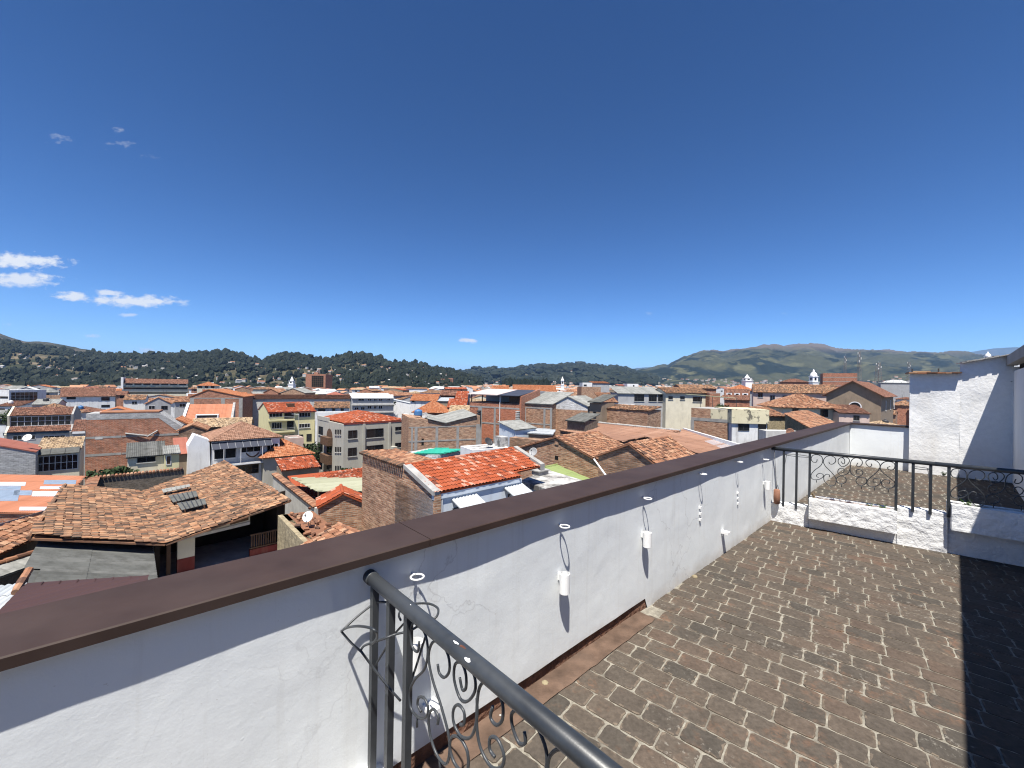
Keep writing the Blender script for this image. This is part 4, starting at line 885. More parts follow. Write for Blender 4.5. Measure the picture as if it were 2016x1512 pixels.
# ---- roofs close under the parapet on the left
P = [zp(299, 1073.6, -7.7), zp(309, 1160, -7.75), zp(53, 1155, -6.3), zp(79, 1061, -6.3)]
t = free_roof('lean_to', 'grey corrugated lean-to roof below the old tile roof', 'shed', [(P, (P[0], P[1]))], 'sheet_dark', 'corrmid', 'adobe', -9.3, th=.05)
mb = MB(); mb.tube([P[0] + Vector((0, 0, .02)), P[1] + Vector((0, 0, .02))], .06, 8); mb.build('gutter', M['metal'], t); reg(53, 309, 1061, 1155, 18, 'the grey lean-to')
P = [zp(53, 1147, -5.35), zp(290, 1132, -5.0), zp(303, 1215, -5.0), zp(-60, 1262, -5.35)]
t = free_roof('brown_roof_shed', 'low shed with flat brown metal sheet roof right below the parapet', 'shed', [(P, (P[0], P[3]))], 'sheet_brown', 'sheet', 'greywall', th=.06)
mb = MB(); caps(mb, zp(57, 1123, -5.3), zp(30, 1166, -5.4), .13, .4, 3); mb.build('ridge_tiles', M['tile_mix'], t)
P = [zp(-120, 1172, -6.2), zp(48, 1149, -6.2), zp(20, 1240, -6.3), zp(-120, 1262, -6.3)]
free_roof('white_roof_shed', 'shed with white corrugated roof at the lower left edge', 'shed', [(P, (P[3], P[2]))], 'sheet_white', 'corr', 'white2', th=.05)
P = [zp(-90, 1130, -7.5), zp(66, 1063, -7.5), zp(90, 1009, -6.6), zp(-90, 1064, -6.6)]
t = free_roof('tiled_outbuilding', 'sunlit clay tiled outbuilding at the left edge beside the old roof', 'house', [(P, (P[0], P[1]))], 'tile_mix', 'old', 'adobe')
mb = MB(); mb.obox(P[3], P[2] - P[3], (0, .12, 0), (0, 0, .16)); mb.build('ridge_flashing', M['concrete_pale'], t)
P = [zp(-90, 1168, -8.2), zp(55, 1117, -8.2), zp(74, 1088, -7.9), zp(-90, 1140, -7.9)]
t = free_roof('grey_lean_to', 'small grey sheet lean-to with tiled top edge at the left', 'shed', [(P, (P[0], P[1]))], 'sheet_grey', 'sheet', 'adobe', th=.06)
mb = MB(); caps(mb, P[3] + Vector((0, 0, .1)), P[2] + Vector((0, 0, .1)), .13, .4, 5); mb.build('edge_tiles', M['tile_mix'], t)
P = [zp(-90, 1008, -10), zp(106, 1012, -10), zp(164, 938.5, -9.1), zp(-90, 933, -9.1)]
t = free_roof('orange_flat_shed', 'shed with almost flat orange sheet roof and milky skylight panels', 'shed', [(P, (P[0], P[1]))], 'sheet_orange', 'corr', 'brick', th=.06)
nO = plane_n(P)
for (a, b, c, d, mt) in [(-90, 1245, 200, 1275, 'translucent'), (-90, 1278, 140, 1395, 'skyblue'), (250, 1318, 475, 1358, 'translucent'), (105, 1312, 248, 1350, 'skyblue'), (345, 1230, 600, 1262, 'skyblue'), (315, 1280, 500, 1300, 'translucent'), (150, 1442, 382, 1470, 'translucent')]:
    qd = [(a * .248, 640 + d * .248), (c * .248, 640 + d * .248), (c * .248 + (d - b) * .06, 640 + b * .248), (a * .248 + (d - b) * .06, 640 + b * .248)]
    Q = [onpl(x, y, P[0] + nO * .075, nO) for x, y in qd]; mb = MB(); mb.prism(Q, [q - nO * .04 for q in Q]); mb.build('skylight_panel', M[mt], t)
reg(0, 160, 935, 1030, 38, 'the orange flat roof')
# adobe garden wall with tile caps behind the old roof
def capped_wall(A, B, h, th, mat, label, capm='tile_mix', r=.17, base=None, name='garden_wall', step=.4):
    t = thing(name, label, 'wall', (A.x, A.y, A.z - h)); d = (B - A).normalized(); n = Vector((d.y, -d.x, 0)).normalized()
    mb = MB(); mb.prism([A - n * th / 2, B - n * th / 2, B + n * th / 2, A + n * th / 2][::-1] if ((B - A).cross(n)).z < 0 else [A - n * th / 2, B - n * th / 2, B + n * th / 2, A + n * th / 2], [Vector((p.x, p.y, p.z - h)) for p in ([A - n * th / 2, B - n * th / 2, B + n * th / 2, A + n * th / 2][::-1] if ((B - A).cross(n)).z < 0 else [A - n * th / 2, B - n * th / 2, B + n * th / 2, A + n * th / 2])])
    mb.build('wall', M[mat], t)
    if capm:
        mb = MB(); L = (B - A).length; k = int(L / .24); rg = random.Random(int(L * 10))
        for i in range(k):
            c = A + d * (.12 + .24 * i) + Vector((0, 0, .09)); mb.tube([c - n * (th / 2 + .12) - Vector((0, 0, .06)), c, c + n * (th / 2 + .12) - Vector((0, 0, .06))], [.1, .11, .1], 7, False, rg.random())
        mb.build('tile_cap', M[capm], t)
    return t
a = at(186, 941, 34); capped_wall(a, along(a, Dv, 362), 5.0, .45, 'adobe', 'dark adobe garden wall with tiled top behind the old roof')
b = along(a, Nv, 180); capped_wall(a + Nv * .25, a + Nv * 4.2, 5.0, .45, 'adobe', 'short adobe wall running forward at the left end of the garden wall')

# ---- block building, glazed house and their neighbours on the left
A = at(-70, 866, 47); B = along(A, Dv, 73); B.z = onpl(73, 890.5, A, Vector((Dv.y, -Dv.x, 0))).z; bkv = Vector((-Dv.y, Dv.x, 0)) * 6
P = [A - bkv * .05, B - bkv * .05, B + bkv, A + bkv]
P2 = [p + Vector((0, 0, .1)) for p in P]
t = free_roof('block_house', 'bare grey block house with red brown sheet roof at the left edge', 'house', [(P2, (P2[1], P2[2]))], 'sheet_rust', 'sheet', 'block', inset=.1)
f = Face(A, B); reg(0, 85, 862, 935, 38, 'the grey block house')
b = Box('glazed_house', 'house with broad glazed front and grey awning below buff roof tiles', 'house', 72, 893, 52, Dv, 157, 6, 'cream'); b.walls()
b.shed('tile_buff', 'mid', b.z + .1, b.z + 1.5, over=-.5); reg(60, 160, 862, 940, 45, 'the glazed house')
window(b.front(), b.t, b.front().rect((73, 896, 154, 926)), 7, 2, 'frame_white', fw=.07, sill=False)
mb = MB(); Q = [b.P(-.1, -.7, b.z - .1), b.P(b.w, -.7, b.z - .1), b.P(b.w, .5, b.z + .5), b.P(-.1, .5, b.z + .5)]; slab(mb, Q, .05); mb.build('awning', M['sheet_dark'], b.t)
for k in range(4): mb = MB(); mb.tube([Q[0].lerp(Q[1], k / 3), Q[3].lerp(Q[2], k / 3)], .04, 5); mb.build('awning_rib', M['frame'], b.t)
dish(at(55, 870, 51), .45, (.25, -.9, .55), 'white satellite dish above the grey block house')
b = Box('conservatory_house', 'tall house with glazed upper storey between two strips of rust coloured tiles', 'house', 10, 852, 78, rot(Dv, -4), 141, 10, 'greywall')
b.walls(z1=b.z); f = b.front(); reg(8, 166, 788, 868, 78, 'the conservatory house')
wins(f, b.t, [(25, 857, 70, 866)], nx=5, frame='frame_white', sill=False); wins(f, b.t, [(85, 857, 129, 866)], nx=4, frame='frame_white', sill=False)
mb = MB(); f.box(mb, -.2, b.w + .2, b.z - .55, b.z, 0.01, .22); mb.build('fascia', M['navy'], b.t)
def stripz(v0, z0, v1, z1, mat): a = [b.P(.25, v0, z0), b.P(b.w - .2, v0, z0), b.P(b.w - .2, v1, z1), b.P(.25, v1, z1)]; return roof('roof', mat, b.t, [(a, a[:2])], 'mid', [], .08)
stripz(-.3, b.z + .02, 1.5, b.z + 1.0, 'tile_brown'); g = Face(b.P(.2, 1.5), b.P(b.w - .2, 1.5))
mb = MB(); mb.prism([b.P(.1, 1.62, b.z + 3.0), b.P(b.w - .1, 1.62, b.z + 3.0), b.P(b.w - .1, b.d, b.z + 3.0), b.P(.1, b.d, b.z + 3.0)], [b.P(.1, 1.62, b.z - .1), b.P(b.w - .1, 1.62, b.z - .1), b.P(b.w - .1, b.d, b.z - .1), b.P(.1, b.d, b.z - .1)]); mb.build('upper_wall', M['white2'], b.t)
window(Face(b.P(.2, 1.6), b.P(b.w - .2, 1.6)), b.t, (.05, b.w - .5, b.z + 1.0, b.z + 2.95), 9, 2, 'frame_white', fw=.09, sill=False)
stripz(1.2, b.z + 3.15, 4.2, b.z + 4.6, 'tile_brown'); stripz(8.5, b.z + 3.2, 4.25, b.z + 4.6, 'tile_old')
for u0 in (-.05, b.w - .25):
    pr = [(-.4, b.z - .3), (1.4, b.z + 1.15), (1.1, b.z + 3.2), (4.3, b.z + 4.85), (8.6, b.z + 3.4), (8.6, b.z - 2), (-.1, b.z - 2)]
    mb = MB(); a = [b.P(u0, v, z) for v, z in pr]; c = [b.P(u0 + .3, v, z) for v, z in pr]; n = len(pr); mb.add(a + c, [tuple(range(n - 1, -1, -1)), tuple(range(n, 2 * n))] + [(i, (i + 1) % n, n + (i + 1) % n, n + i) for i in range(n)]); mb.build('fire_wall', M['concrete'] if u0 > 1 else M['cream'], b.t)
b = Box('tiled_annex', 'small annex with rust tiled slope beside the big brick wall', 'house', 143, 849, 74, Dv, 168, 5, 'greywall'); b.walls(); b.shed('tile_brown', 'mid', b.z, b.z + 1.6)
mb = MB(); b.front().box(mb, 0, b.w, b.z - .45, b.z - .05, .01, .4); mb.build('eave', M['white'], b.t)

# ---- the big bare brick wall with grey block top
b = Box('brick_building', 'big bare brick building with grey block top courses and rough concrete bands', 'building', 169, 827, 62, rot(Dv, -8), 360, 5, 'brick'); f = b.front(); reg(168, 360, 806, 925, 62, 'the big brick wall')
z1 = f.uz(313, 835)[1]; zt = f.uz(200, 826)[1]; z3 = f.uz(358, 855)[1]; u1, u2 = f.uz(313, 826)[0], f.uz(358, 855)[0]
upoly(f, b.t, [(0, b.b), (u2, b.b), (u2, z3), (u1, zt), (0, zt)], -5, 0, 'wall', 'brick')
zz = f.uz(200, 814)[1]; upoly(f, b.t, [(0, zt), (u1, zt), (u1, zz), (0, zz)], -4.9, .02, 'block_course', 'block')
upoly(f, b.t, [(u1, zt - .02), (u2, z3), (u2, z3 + 1.3), (u1, zz)], -4.9, .03, 'block_course', 'block')
mb = MB(); f.box(mb, 1.5, u1, zz + .01, zz + .2, -4.6, .05); mb.build('tile_edge', M['tile_mix'], b.t)
for y0, y1 in ((857, 860.5), (890, 894)):
    za, zb2 = f.uz(260, y1)[1], f.uz(260, y0)[1]
    for k, (ua, ub) in enumerate(((0, .35), (.355, .68), (.69, 1))): beam(f, b.t, u2 * ua, u2 * ub, za + .06 * (k % 2), zb2 + .06 * ((k + 1) % 2), .02 + .012 * k)
mb = MB(); a = f.P + f.u * f.uz(247, 853)[0] + f.n * .1 + Vector((0, 0, f.uz(247, 853)[1])); c = f.P + f.u * f.uz(290, 856)[0] + f.n * .35 + Vector((0, 0, f.uz(290, 857)[1])); e = f.P + f.u * f.uz(311, 848)[0] + f.n * .15 + Vector((0, 0, f.uz(311, 847)[1]))
mb.tube([a, c], .14, 5); mb.tube([c - Vector((0, 0, .2)), e], .12, 5); mb.build('broken_beam', M['concrete'], b.t)
mb = MB(); f.box(mb, *[f.rect((187, 861, 202, 865))[i] for i in (0, 1)], *f.rect((187, 861, 202, 865))[2:], -.1, .03); mb.build('vent_patch', M['concrete_pale'], b.t)
b = Box('cream_cottage', 'small cream cottage with grey sheet roof in front of the big brick wall', 'house', 251, 899.5, 50, Dv, 324, 4, 'cream'); b.walls(); b.shed('sheet_dark', 'corr', b.z, b.z + 1.1); wins(b.front(), b.t, [(270, 899.5, 306, 910)], nx=2, sill=True); reg(248, 357, 877, 935, 50, 'the cream cottage')
b = Box('open_porch', 'little yellow porch with open front beside the cream cottage', 'porch', 325, 893, 51, Dv, 353, 3, 'yellow'); b.walls(); b.shed('sheet_grey', 'corr', b.z, b.z + .5); window(b.front(), b.t, b.front().rect((327, 897, 337, 915)), 1, 1, 'frame_white', 'wood', sill=False)
b = Box('pink_roof_shed', 'narrow shed with pinkish red sheet roof squeezed beside the white wedge wall', 'shed', 347, 893, 56, Dv, 372, 5, 'ochrewall'); b.walls(); b.shed('sheet_rust', 'sheet', b.z, b.z + 1.5)

# ---- white house with awning and hammock balcony, its tiled neighbour
b = Box('white_balcony_house', 'white house with slatted awning, railed balcony and blank wedge shaped side wall', 'house', 416, 868, 58, Dv, 551, 9, 'white2'); f = b.front(); b.walls(); reg(367, 551, 840, 940, 58, 'the white balcony house')
upoly(f, b.t, [(f.uz(367, 916)[0], b.b), (f.uz(417, 900)[0], b.b), f.uz(412, 866), f.uz(383, 856), f.uz(370, 878)], -3, .25, 'wedge_wall', 'white')
zy = f.uz(470, 911)[1]
for r, nx in (((421, 878, 465, 903), 2), ((472, 876, 513, 890), 3), ((525, 873, 548, 889), 3)): window(f, b.t, f.rect(r), nx, 1, 'frame_white', sill=False)
window(f, b.t, f.rect((465, 915, 509, 933)), 3, 2, 'wood', sill=False); window(f, b.t, f.rect((521, 908, 541, 929)), 2, 2, 'frame', sill=False)
mb = MB(); f.box(mb, 0, f.uz(524, 910)[0], zy - .12, zy + .08, 0, 1.3); mb.build('balcony_slab', M['white'], b.t)
for k in range(6): mb = MB(); z = zy + .15 + k * .13; mb.tube([f.P + f.n * 1.25 + Vector((0, 0, z)), f.P + f.n * 1.25 + f.u * f.uz(512, 905)[0] + Vector((0, 0, z))], .016, 5); mb.build('balcony_rail', M['frame'], b.t)
for px in (417, 438, 471, 513): u = f.uz(px, 900)[0]; mb = MB(); f.box(mb, u - .04, u + .04, zy, f.uz(470, 879)[1], 1.2, 1.28); mb.build('balcony_post', M['frame_white'], b.t)
za, zb2 = f.uz(470, 868)[1], f.uz(470, 879)[1]; Q = [f.P + f.n * 1.3 + Vector((0, 0, zb2)), f.P + f.u * f.uz(533, 870)[0] + f.n * 1.3 + Vector((0, 0, zb2)), f.P + f.u * f.uz(533, 870)[0] + Vector((0, 0, za)), f.P + Vector((0, 0, za))]
mb = MB(); slab(mb, Q, .05); mb.build('awning', M['sheet_slate'], b.t)
for k in range(9): mb = MB(); mb.tube([Q[0].lerp(Q[1], k / 8) + Vector((0, 0, .02)), Q[3].lerp(Q[2], k / 8) + Vector((0, 0, .02))], .03, 5); mb.build('awning_rib', M['metal'], b.t)
b.hip('sheet_salmon', 'mid', 2.0, .3, 4.2)
h0, h1 = f.uz(482, 890), f.uz(509, 887); mb = MB(); mb.tube([f.P + f.u * (h0[0] + (h1[0] - h0[0]) * i / 10) + f.n * .7 + Vector((0, 0, h0[1] - 4 * .7 * (i / 10) * (1 - i / 10)))for i in range(11)], [.03] + [.1] * 9 + [.03], 6)
o = mb.build('hammock', M['wood'], None, True, loc=f.P + f.n * .7 + Vector((0, 0, zy))); tag(o, 'dark hammock slung across the balcony of the white house', 'hammock')
for (px0, px1) in ((529, 550),): u0, u1 = f.uz(px0, 880)[0], f.uz(px1, 880)[0]; mb = MB(); f.box(mb, u0 - .5, u1, f.uz(530, 905)[1], f.uz(530, 862)[1], -.2, .005); mb.build('bay', M['white'], b.t)
b = Box('hip_roof_wing', 'tan wing with steep orange tiled hip roof right of the white balcony house', 'house', 520, 899, 61, Dv, 612, 7, 'taupe'); b.walls(); b.hip('tile_orange', 'mid', 1.9, .5, 3.4); wins(b.front(), b.t, [(552, 905, 585, 918)], nx=3, frame='wood'); reg(551, 620, 865, 935, 59, 'the tan hip roofed wing')
b = Box('red_porch', 'low porch roof of dark red tiles below the tan hip roofed wing', 'porch', 556, 925, 54, Dv, 628, 3, 'ochrewall'); b.walls(z1=b.z); b.shed('tile_red', 'mid', b.z, b.z + .9)
b = Box('pink_cube', 'small pinkish flat roofed cube between the hip roof and the greige flats', 'house', 571, 866, 72, Dv, 598, 4, 'pink'); b.walls(); b.flat('concrete', .3)
# ---- yellow house
b = Box('yellow_house', 'pale yellow three storey house with bright orange roof and two balconies', 'house', 529, 811, 98, Dv, 620, 11, 'yellow'); b.gwalls('u', 1.9); b.gable('tile_red', 'mid', 'u', 1.9, .5); f = b.front(); reg(490, 622, 788, 875, 98, 'the yellow house')
wins(f, b.t, q2((655, 665, 785, 712), (950, 665, 1065, 710)), nx=4, frame='frame_white'); wins(f, b.t, q2((680, 765, 780, 828), (950, 775, 1060, 818)), nx=4, frame='frame_white'); wins(f, b.t, q2((805, 660, 898, 735), (832, 750, 897, 830)), nx=1, sill=False)
wins(f, b.t, q2((800, 890, 835, 950), (855, 885, 900, 950), (925, 885, 990, 950), (1025, 878, 1075, 950)), nx=2, sill=False)
for y in (734, 848):
    r = f.rect(q2((645, y, 900, y + 14))[0]); mb = MB(); f.box(mb, *r, -.02, 1.0); sl_ = mb.build('balcony', M['yellow'], b.t)
    for k in range(2): mb = MB(); mb.tube([f.P + f.u * r[0] + f.n * .95 + Vector((0, 0, r[3] + .35 + .35 * k)), f.P + f.u * r[1] + f.n * .95 + Vector((0, 0, r[3] + .35 + .35 * k))], .03, 5); sub(mb, 'railing', M['metal'], sl_, b.t)
mb = MB(); f.box(mb, -.3, b.w + .3, b.z - .35, b.z - .02, .3, .5); mb.build('fascia', M['maroon'], b.t)
mb = MB(); k = b.P(b.w * .52, 2.2, b.z + .9); mb.obox(k - b.ex * .8, b.ex * 1.6, b.ey * 1.6, (0, 0, .9)); mb.build('roof_hatch', M['wood'], b.t)
def lamp(px, py, Y, h, label):
    p = at(px, py, Y); t = thing('street_lamp', label, 'street lamp', (p.x, p.y, p.z - h)); mb = MB(); mb.tube([(p.x, p.y, p.z - h), p], [.09, .05], 8); mb.build('pole', M['concrete_pale'], t)
    mb = MB(); mb.tube([p, p + Vector((-.9, -.3, .1))], .04, 6); mb.build('arm', M['metal'], t); mb = MB(); mb.obox(p + Vector((-1.4, -.4, .05)), (.55, .1, 0), (0, .2, 0), (0, 0, .1)); mb.build('lamp_head', M['metal'], t)
lamp(588.5, 816, 88, 9, 'pale street lamp in front of the yellow house')
# ---- greige apartment block
b = Box('apartment_block', 'greige three storey apartment block with dark windows and low red tiled roof', 'building', 677, 836, 66, Dv, 805, 13.2, 'taupe'); b.walls(); f = b.front(); l = b.left(); reg(622, 807, 818, 925, 66, 'the greige apartment block')
wins(f, b.t, q2((1437, 842, 1527, 925), (1620, 826, 1787, 914), (1435, 1015, 1523, 1100), (1617, 990, 1785, 1075)), nx=2, fw=.07); wins(f, b.t, q2((1905, 806, 2010, 845), (1903, 964, 2008, 1014)), nx=3)
wins(l, b.t, q2((1148, 804, 1190, 888), (1145, 965, 1187, 1052), (1142, 1150, 1185, 1228)), nx=2); wins(l, b.t, q2((1228, 985, 1279, 1078), (1228, 1170, 1279, 1240)), nx=1, sill=False)
for y in (835, 1008, 1195):
    for x in (1312, 1335, 1357): window(l, b.t, l.rect(q2((x, y, x + 13, y + 52))[0]), 1, 1, fw=.03)
r = l.rect(q2((1226, 825, 1284, 905))[0]); mb = MB(); n = 12; c = (r[0] + r[1]) / 2; ra = (r[1] - r[0]) / 2
upoly(l, b.t, [(r[0], r[2]), (r[1], r[2])] + [(c + ra * math.cos(math.pi * k / n), r[3] - ra + ra * math.sin(math.pi * k / n)) for k in range(n + 1)], -.05, .02, 'arched_window', 'wood')
for q in ((1208, 905, 1285, 985), (1205, 1080, 1280, 1168)):
    r = l.rect(q2(q)[0]); mb = MB(); l.box(mb, *r, .0, .8); mb.build('balcony', M['wood'], b.t)
for x in (1592, 1845): u = f.uz(400 + x * .1984, 860)[0]; pillar(f, b.t, u, .35, b.b, b.z - .05, .30, 'pilaster', 'taupe')
b.hip('tile_red', 'mid', 1.5, -.25, 4); mb = MB(); mb.obox(b.P(-.05, b.d - 6, b.z - .1), b.ex * .25, b.ey * 6.05, (0, 0, .7)); mb.build('roof_parapet', M['taupe'], b.t)
mb = MB(); mb.obox(b.P(0, -.06, b.z - .05), b.ex * b.w, b.ey * .2, (0, 0, .2)); mb.build('roof_edge', M['maroon'], b.t)
mb = MB(); r = f.rect((767, 878, 776, 898)); f.box(mb, r[0], r[1], b.b, r[3], .0, 1.2); mb.build('side_stair_wall', M['taupe'], b.t)
cylinder_tank(at(798.6, 827, 70), .75, 1.1, 'dish', 'white water tank on the roof of the greige flats'); 

# ---- brick gable house with the bright red tile roof and white front
K = at(855, 971, 20); Pk = along(K, -Nv, 796); Lw = along(K, -Nv, 713); Pk.z = onpl(796, 917, K, Dv).z; Lw.z = Pk.z
t = thing('red_roof_house', 'house with bright orange red tile roof, old brick gable wall and white front', 'house', (K.x, K.y, -13), None); E1 = along(K, Dv, 1025)
nP = plane_n([K, E1, Pk]); rp = lambda x, y: onpl(x, y, K, nP); RR = along(Pk, Dv, 1010); reg(713, 1067, 883, 1020, 22, 'the bright red roof')
PL = [K, E1, rp(1014.5, 929), rp(1064, 918), rp(1010, 882.5), Pk]
roof('roof', 'tile_red', t, [(PL, (K, E1))], 'red', [(Pk, PL[4])], .1, .12)
f = Face(Lw, K); LG = f.L; uPk = (Pk - Lw).dot(f.u); BZ = -14.5
upoly(f, t, [(0, BZ), (LG, BZ), (LG, K.z - .12), (uPk, Pk.z - .1), (0, Pk.z - .1)], -.4, -.02, 'gable_wall', 'brick_old')
Q2 = [Lw + Vector((0, 0, .02)), Pk + Vector((0, 0, .02)), Pk + Dv * 2.3 + Vector((0, 0, -.06)), Lw + Dv * 2.3 + Vector((0, 0, -.06))]
roof('back_roof', 'tile_mix', t, [(Q2, (Q2[3], Q2[2]))], 'old', [], .08)
mb = MB(); mb.prism([Pk + f.n * .08 + Vector((0, 0, .10)), K + f.n * .08 + Vector((0, 0, .10)), K - f.n * .35 + Vector((0, 0, .10)), Pk - f.n * .35 + Vector((0, 0, .10))][::-1], [Pk + f.n * .08 - Vector((0, 0, .12)), K + f.n * .08 - Vector((0, 0, .12)), K - f.n * .35 - Vector((0, 0, .12)), Pk - f.n * .35 - Vector((0, 0, .12))][::-1]); mb.build('verge', M['concrete'], t)
mb = MB(); a, c = PL[4], PL[3]; mb.prism([a + Dv * .05 + Vector((0, 0, .13)), c + Dv * .05 + Vector((0, 0, .13)), c + Dv * .4 + Vector((0, 0, .13)), a + Dv * .4 + Vector((0, 0, .13))], [a + Dv * .05 - Vector((0, 0, .3)), c + Dv * .05 - Vector((0, 0, .3)), c + Dv * .4 - Vector((0, 0, .3)), a + Dv * .4 - Vector((0, 0, .3))]); mb.build('verge', M['concrete'], t)
mb = MB(); rg = random.Random(9)
for k in range(26):
    c = Lw.lerp(Pk, k / 26) + f.n * .02 + Vector((0, 0, -.03)); mb.tube([c - f.n * .2 + Vector((0, 0, .06)), c + f.n * .17 - Vector((0, 0, .03))], .085, 6, False, rg.random() * .35)
mb.build('edge_tiles', M['tile_old'], t)
iw = Vector((-Dv.y, Dv.x, 0)); wf = Face(K + iw * .15, E1 + iw * .15); E3 = along(K, Dv, 1030)
mb = MB(); mb.obox(K + iw * .12 + Vector((0, 0, BZ - K.z)) + Dv * .02, Dv * ((E3 - K).length), iw * 4, (0, 0, K.z - .2 - BZ)); mb.build('front_wall', M['bluewhite'], t)
mb = MB(); mb.obox(K + Dv * .0 - Vector((0, 0, .36)) + iw * .03, Dv * (E1 - K).length, iw * .2, (0, 0, .28)); mb.build('fascia', M['bluewhite'], t)
for r in ((890, 996, 929, 1030), (999, 968, 1044, 1000)):
    w = window(wf, t, wf.rect(r), 2, 1, 'frame', sill=False); u0, u1, w0, w1 = wf.rect(r); mb = MB()
    for i in range(4):
        ua = u0 + (u1 - u0) * i / 4; ub = u0 + (u1 - u0) * (i + 1) / 4; P_ = lambda u, z: wf.P + wf.u * u + wf.n * .1 + Vector((0, 0, z))
        for za, zb2 in ((w1, (w0 + w1) / 2), ((w0 + w1) / 2, w1), ((w0 + w1) / 2, w0), (w0, (w0 + w1) / 2)): mb.tube([P_(ua, za), P_(ub, zb2)], .012, 4)
    sub(mb, 'grille', M['frame'], w, t)
for cs in (((889, 983), (939, 972), (955, 992), (904, 1002)), ((992, 960), (1029, 952), (1054, 970), (1021, 979))):
    za = wf.uz(*cs[0])[1]; a, c = [onpl(x, y, wf.P + wf.n * .03, wf.n) for x, y in cs[:2]]; c.z = a.z; o_ = wf.n * 1.0 - Vector((0, 0, .38)); Q = [a + o_, c + o_, c, a]; t2 = None
    roof('awning', 'sheet_white', t, [(Q, (Q[0], Q[1]))], 'corr', [], .02)
mb = MB(); mb.tube([K + iw * .08 + Dv * .5 - Vector((0, 0, .4)), K + iw * .08 + Dv * .5 - Vector((0, 0, 5))], .04, 6); mb.build('downpipe', M['white'], t)
P = [zp(1024, 946.5, -4.75), zp(1087, 966, -4.75), zp(1149, 946, -4.75), zp(1076, 924, -4.75)]
t = thing('flat_roof_annex', 'annex with stained white flat concrete roof beside the bright red roof', 'annex', (P[1].x, P[1].y, -13)); mb = MB(); slab(mb, P, .32, 0); mb.build('roof_slab', M['slab'], t)
g = sum(P, Vector()) / 4; Q = [p.lerp(g, .1) for p in P]; mb = MB(); mb.prism([Vector((p.x, p.y, -5.06)) for p in Q], [Vector((p.x, p.y, -14.5)) for p in Q]); mb.build('wall', M['bluewhite'], t)
c = zp(1047, 934, -4.74); mb = MB(); mb.obox(c, Dv * 1.0, Nv * .7, (0, 0, .28)); mb.obox(c - Dv * .08 - Nv * .08 + Vector((0, 0, .28)), Dv * 1.16, Nv * .86, (0, 0, .07)); mb.build('roof_hatch', M['concrete'], t); reg(1024, 1149, 924, 966, 26, 'the stained flat annex')
P = [zp(1140, 966, -5.7), zp(1207, 941, -5.7), zp(1139, 906, -5.0), zp(1072, 921.5, -5.0)]
t = free_roof('green_roof_shed', 'shed with lime green corrugated roof behind the stained flat annex', 'shed', [(P, (P[0], P[1]))], 'sheet_green', 'corr', 'brick_dark', th=.05)
mb = MB(); caps(mb, P[3] + Vector((0, 0, .02)), P[2] + Vector((0, 0, .02)), .14, 1.2, 2); mb.build('ridge_cap', M['sheet_green'], t); reg(1072, 1207, 906, 950, 27, 'the lime green roof')
# ---- the two old brick gables
b = Box('brick_gable_house', 'old brick gable house with clay tiles, larger of two behind the lime green roof', 'house', 1027, 881, 37.2, Nv, 1178, 5.8, 'brick_old'); b.gwalls('v', 1.35); b.gable('tile_mix', 'old', 'v', 1.35, .35); reg(1025, 1240, 845, 930, 34, 'the larger brick gable')
f = b.front(); mb = MB(); r = f.rect(q3((1725, 1095, 1760, 1135))[0]); f.box(mb, *r, -.05, .01); mb.build('vent_hole', M['dark'], b.t); r = f.rect(q3((1728, 935, 1765, 985))[0]); mb = MB(); f.box(mb, *r, -.05, .06); mb.build('brick_pier', M['brick_old'], b.t)
b = Box('brick_gable_house', 'darker old brick gable house with clay tiles nearest the parapet', 'house', 1178, 898, 29.3, Nv, 1294, 5.6, 'brick_dark'); b.gwalls('v', 1.12, off=.56); b.gable('tile_mix', 'old', 'v', 1.12, .25, .56); reg(1178, 1376, 865, 930, 28, 'the darker brick gable')
mb = MB(); b.left(); mb.tube([b.P(-.3, -.1, b.z - .25), b.P(b.w * .6, -1.8, b.z - 1.6)], .06, 7); mb.build('drainpipe', M['white'], b.t)
dish(onpl(1050, 902, at(1050, 889, 31), Vector((0, 1, 0))), .34, (-.45, -.75, .5), 'grey satellite dish beside the right verge of the bright red roof', 'dishgrey', .45)
# ---- salmon corrugated roofs
P = [zp(1100, 847, -5.0), zp(1223, 867.5, -5.0), zp(1339, 848, -4.0), zp(1179, 832.6, -4.0)]
t = free_roof('salmon_roof_hall', 'long hall with salmon corrugated roof behind the brick gables', 'building', [(P, (P[0], P[1]))], 'sheet_salmon', 'corrmid', 'brick_dark', th=.06)
mb = MB(); caps(mb, P[3] + Vector((0, 0, .02)), P[2] + Vector((0, 0, .02)), .18, 1.5, 2); mb.build('ridge_cap', M['concrete'], t); reg(1100, 1339, 832, 867, 55, 'the salmon hall')
P = [zp(1402, 901, -4.95), zp(1475, 884, -4.95), zp(1346, 846, -4.2), zp(1268, 857.5, -4.2)]
t = free_roof('salmon_roof_shed', 'lower salmon corrugated roof with one milky panel next to the parapet', 'shed', [(P, (P[0], P[1]))], 'sheet_salmon', 'corrmid', 'brick_dark', th=.06); reg(1268, 1460, 846, 900, 46, 'the lower salmon roof')
nO = plane_n(P); Q = [onpl(x, y, P[0] + nO * .07, nO) for x, y in ((1386, 868), (1428, 886), (1452, 880), (1409, 865))]; mb = MB(); slab(mb, Q, .03, 0); mb.build('skylight_panel', M['translucent'], t)
a = P[2] + Vector((0, 0, .25)); capped_wall(a, zp(1462, 876, a.z - .45), 5, .25, 'white', 'thin white boundary wall along the lower salmon roof', None)
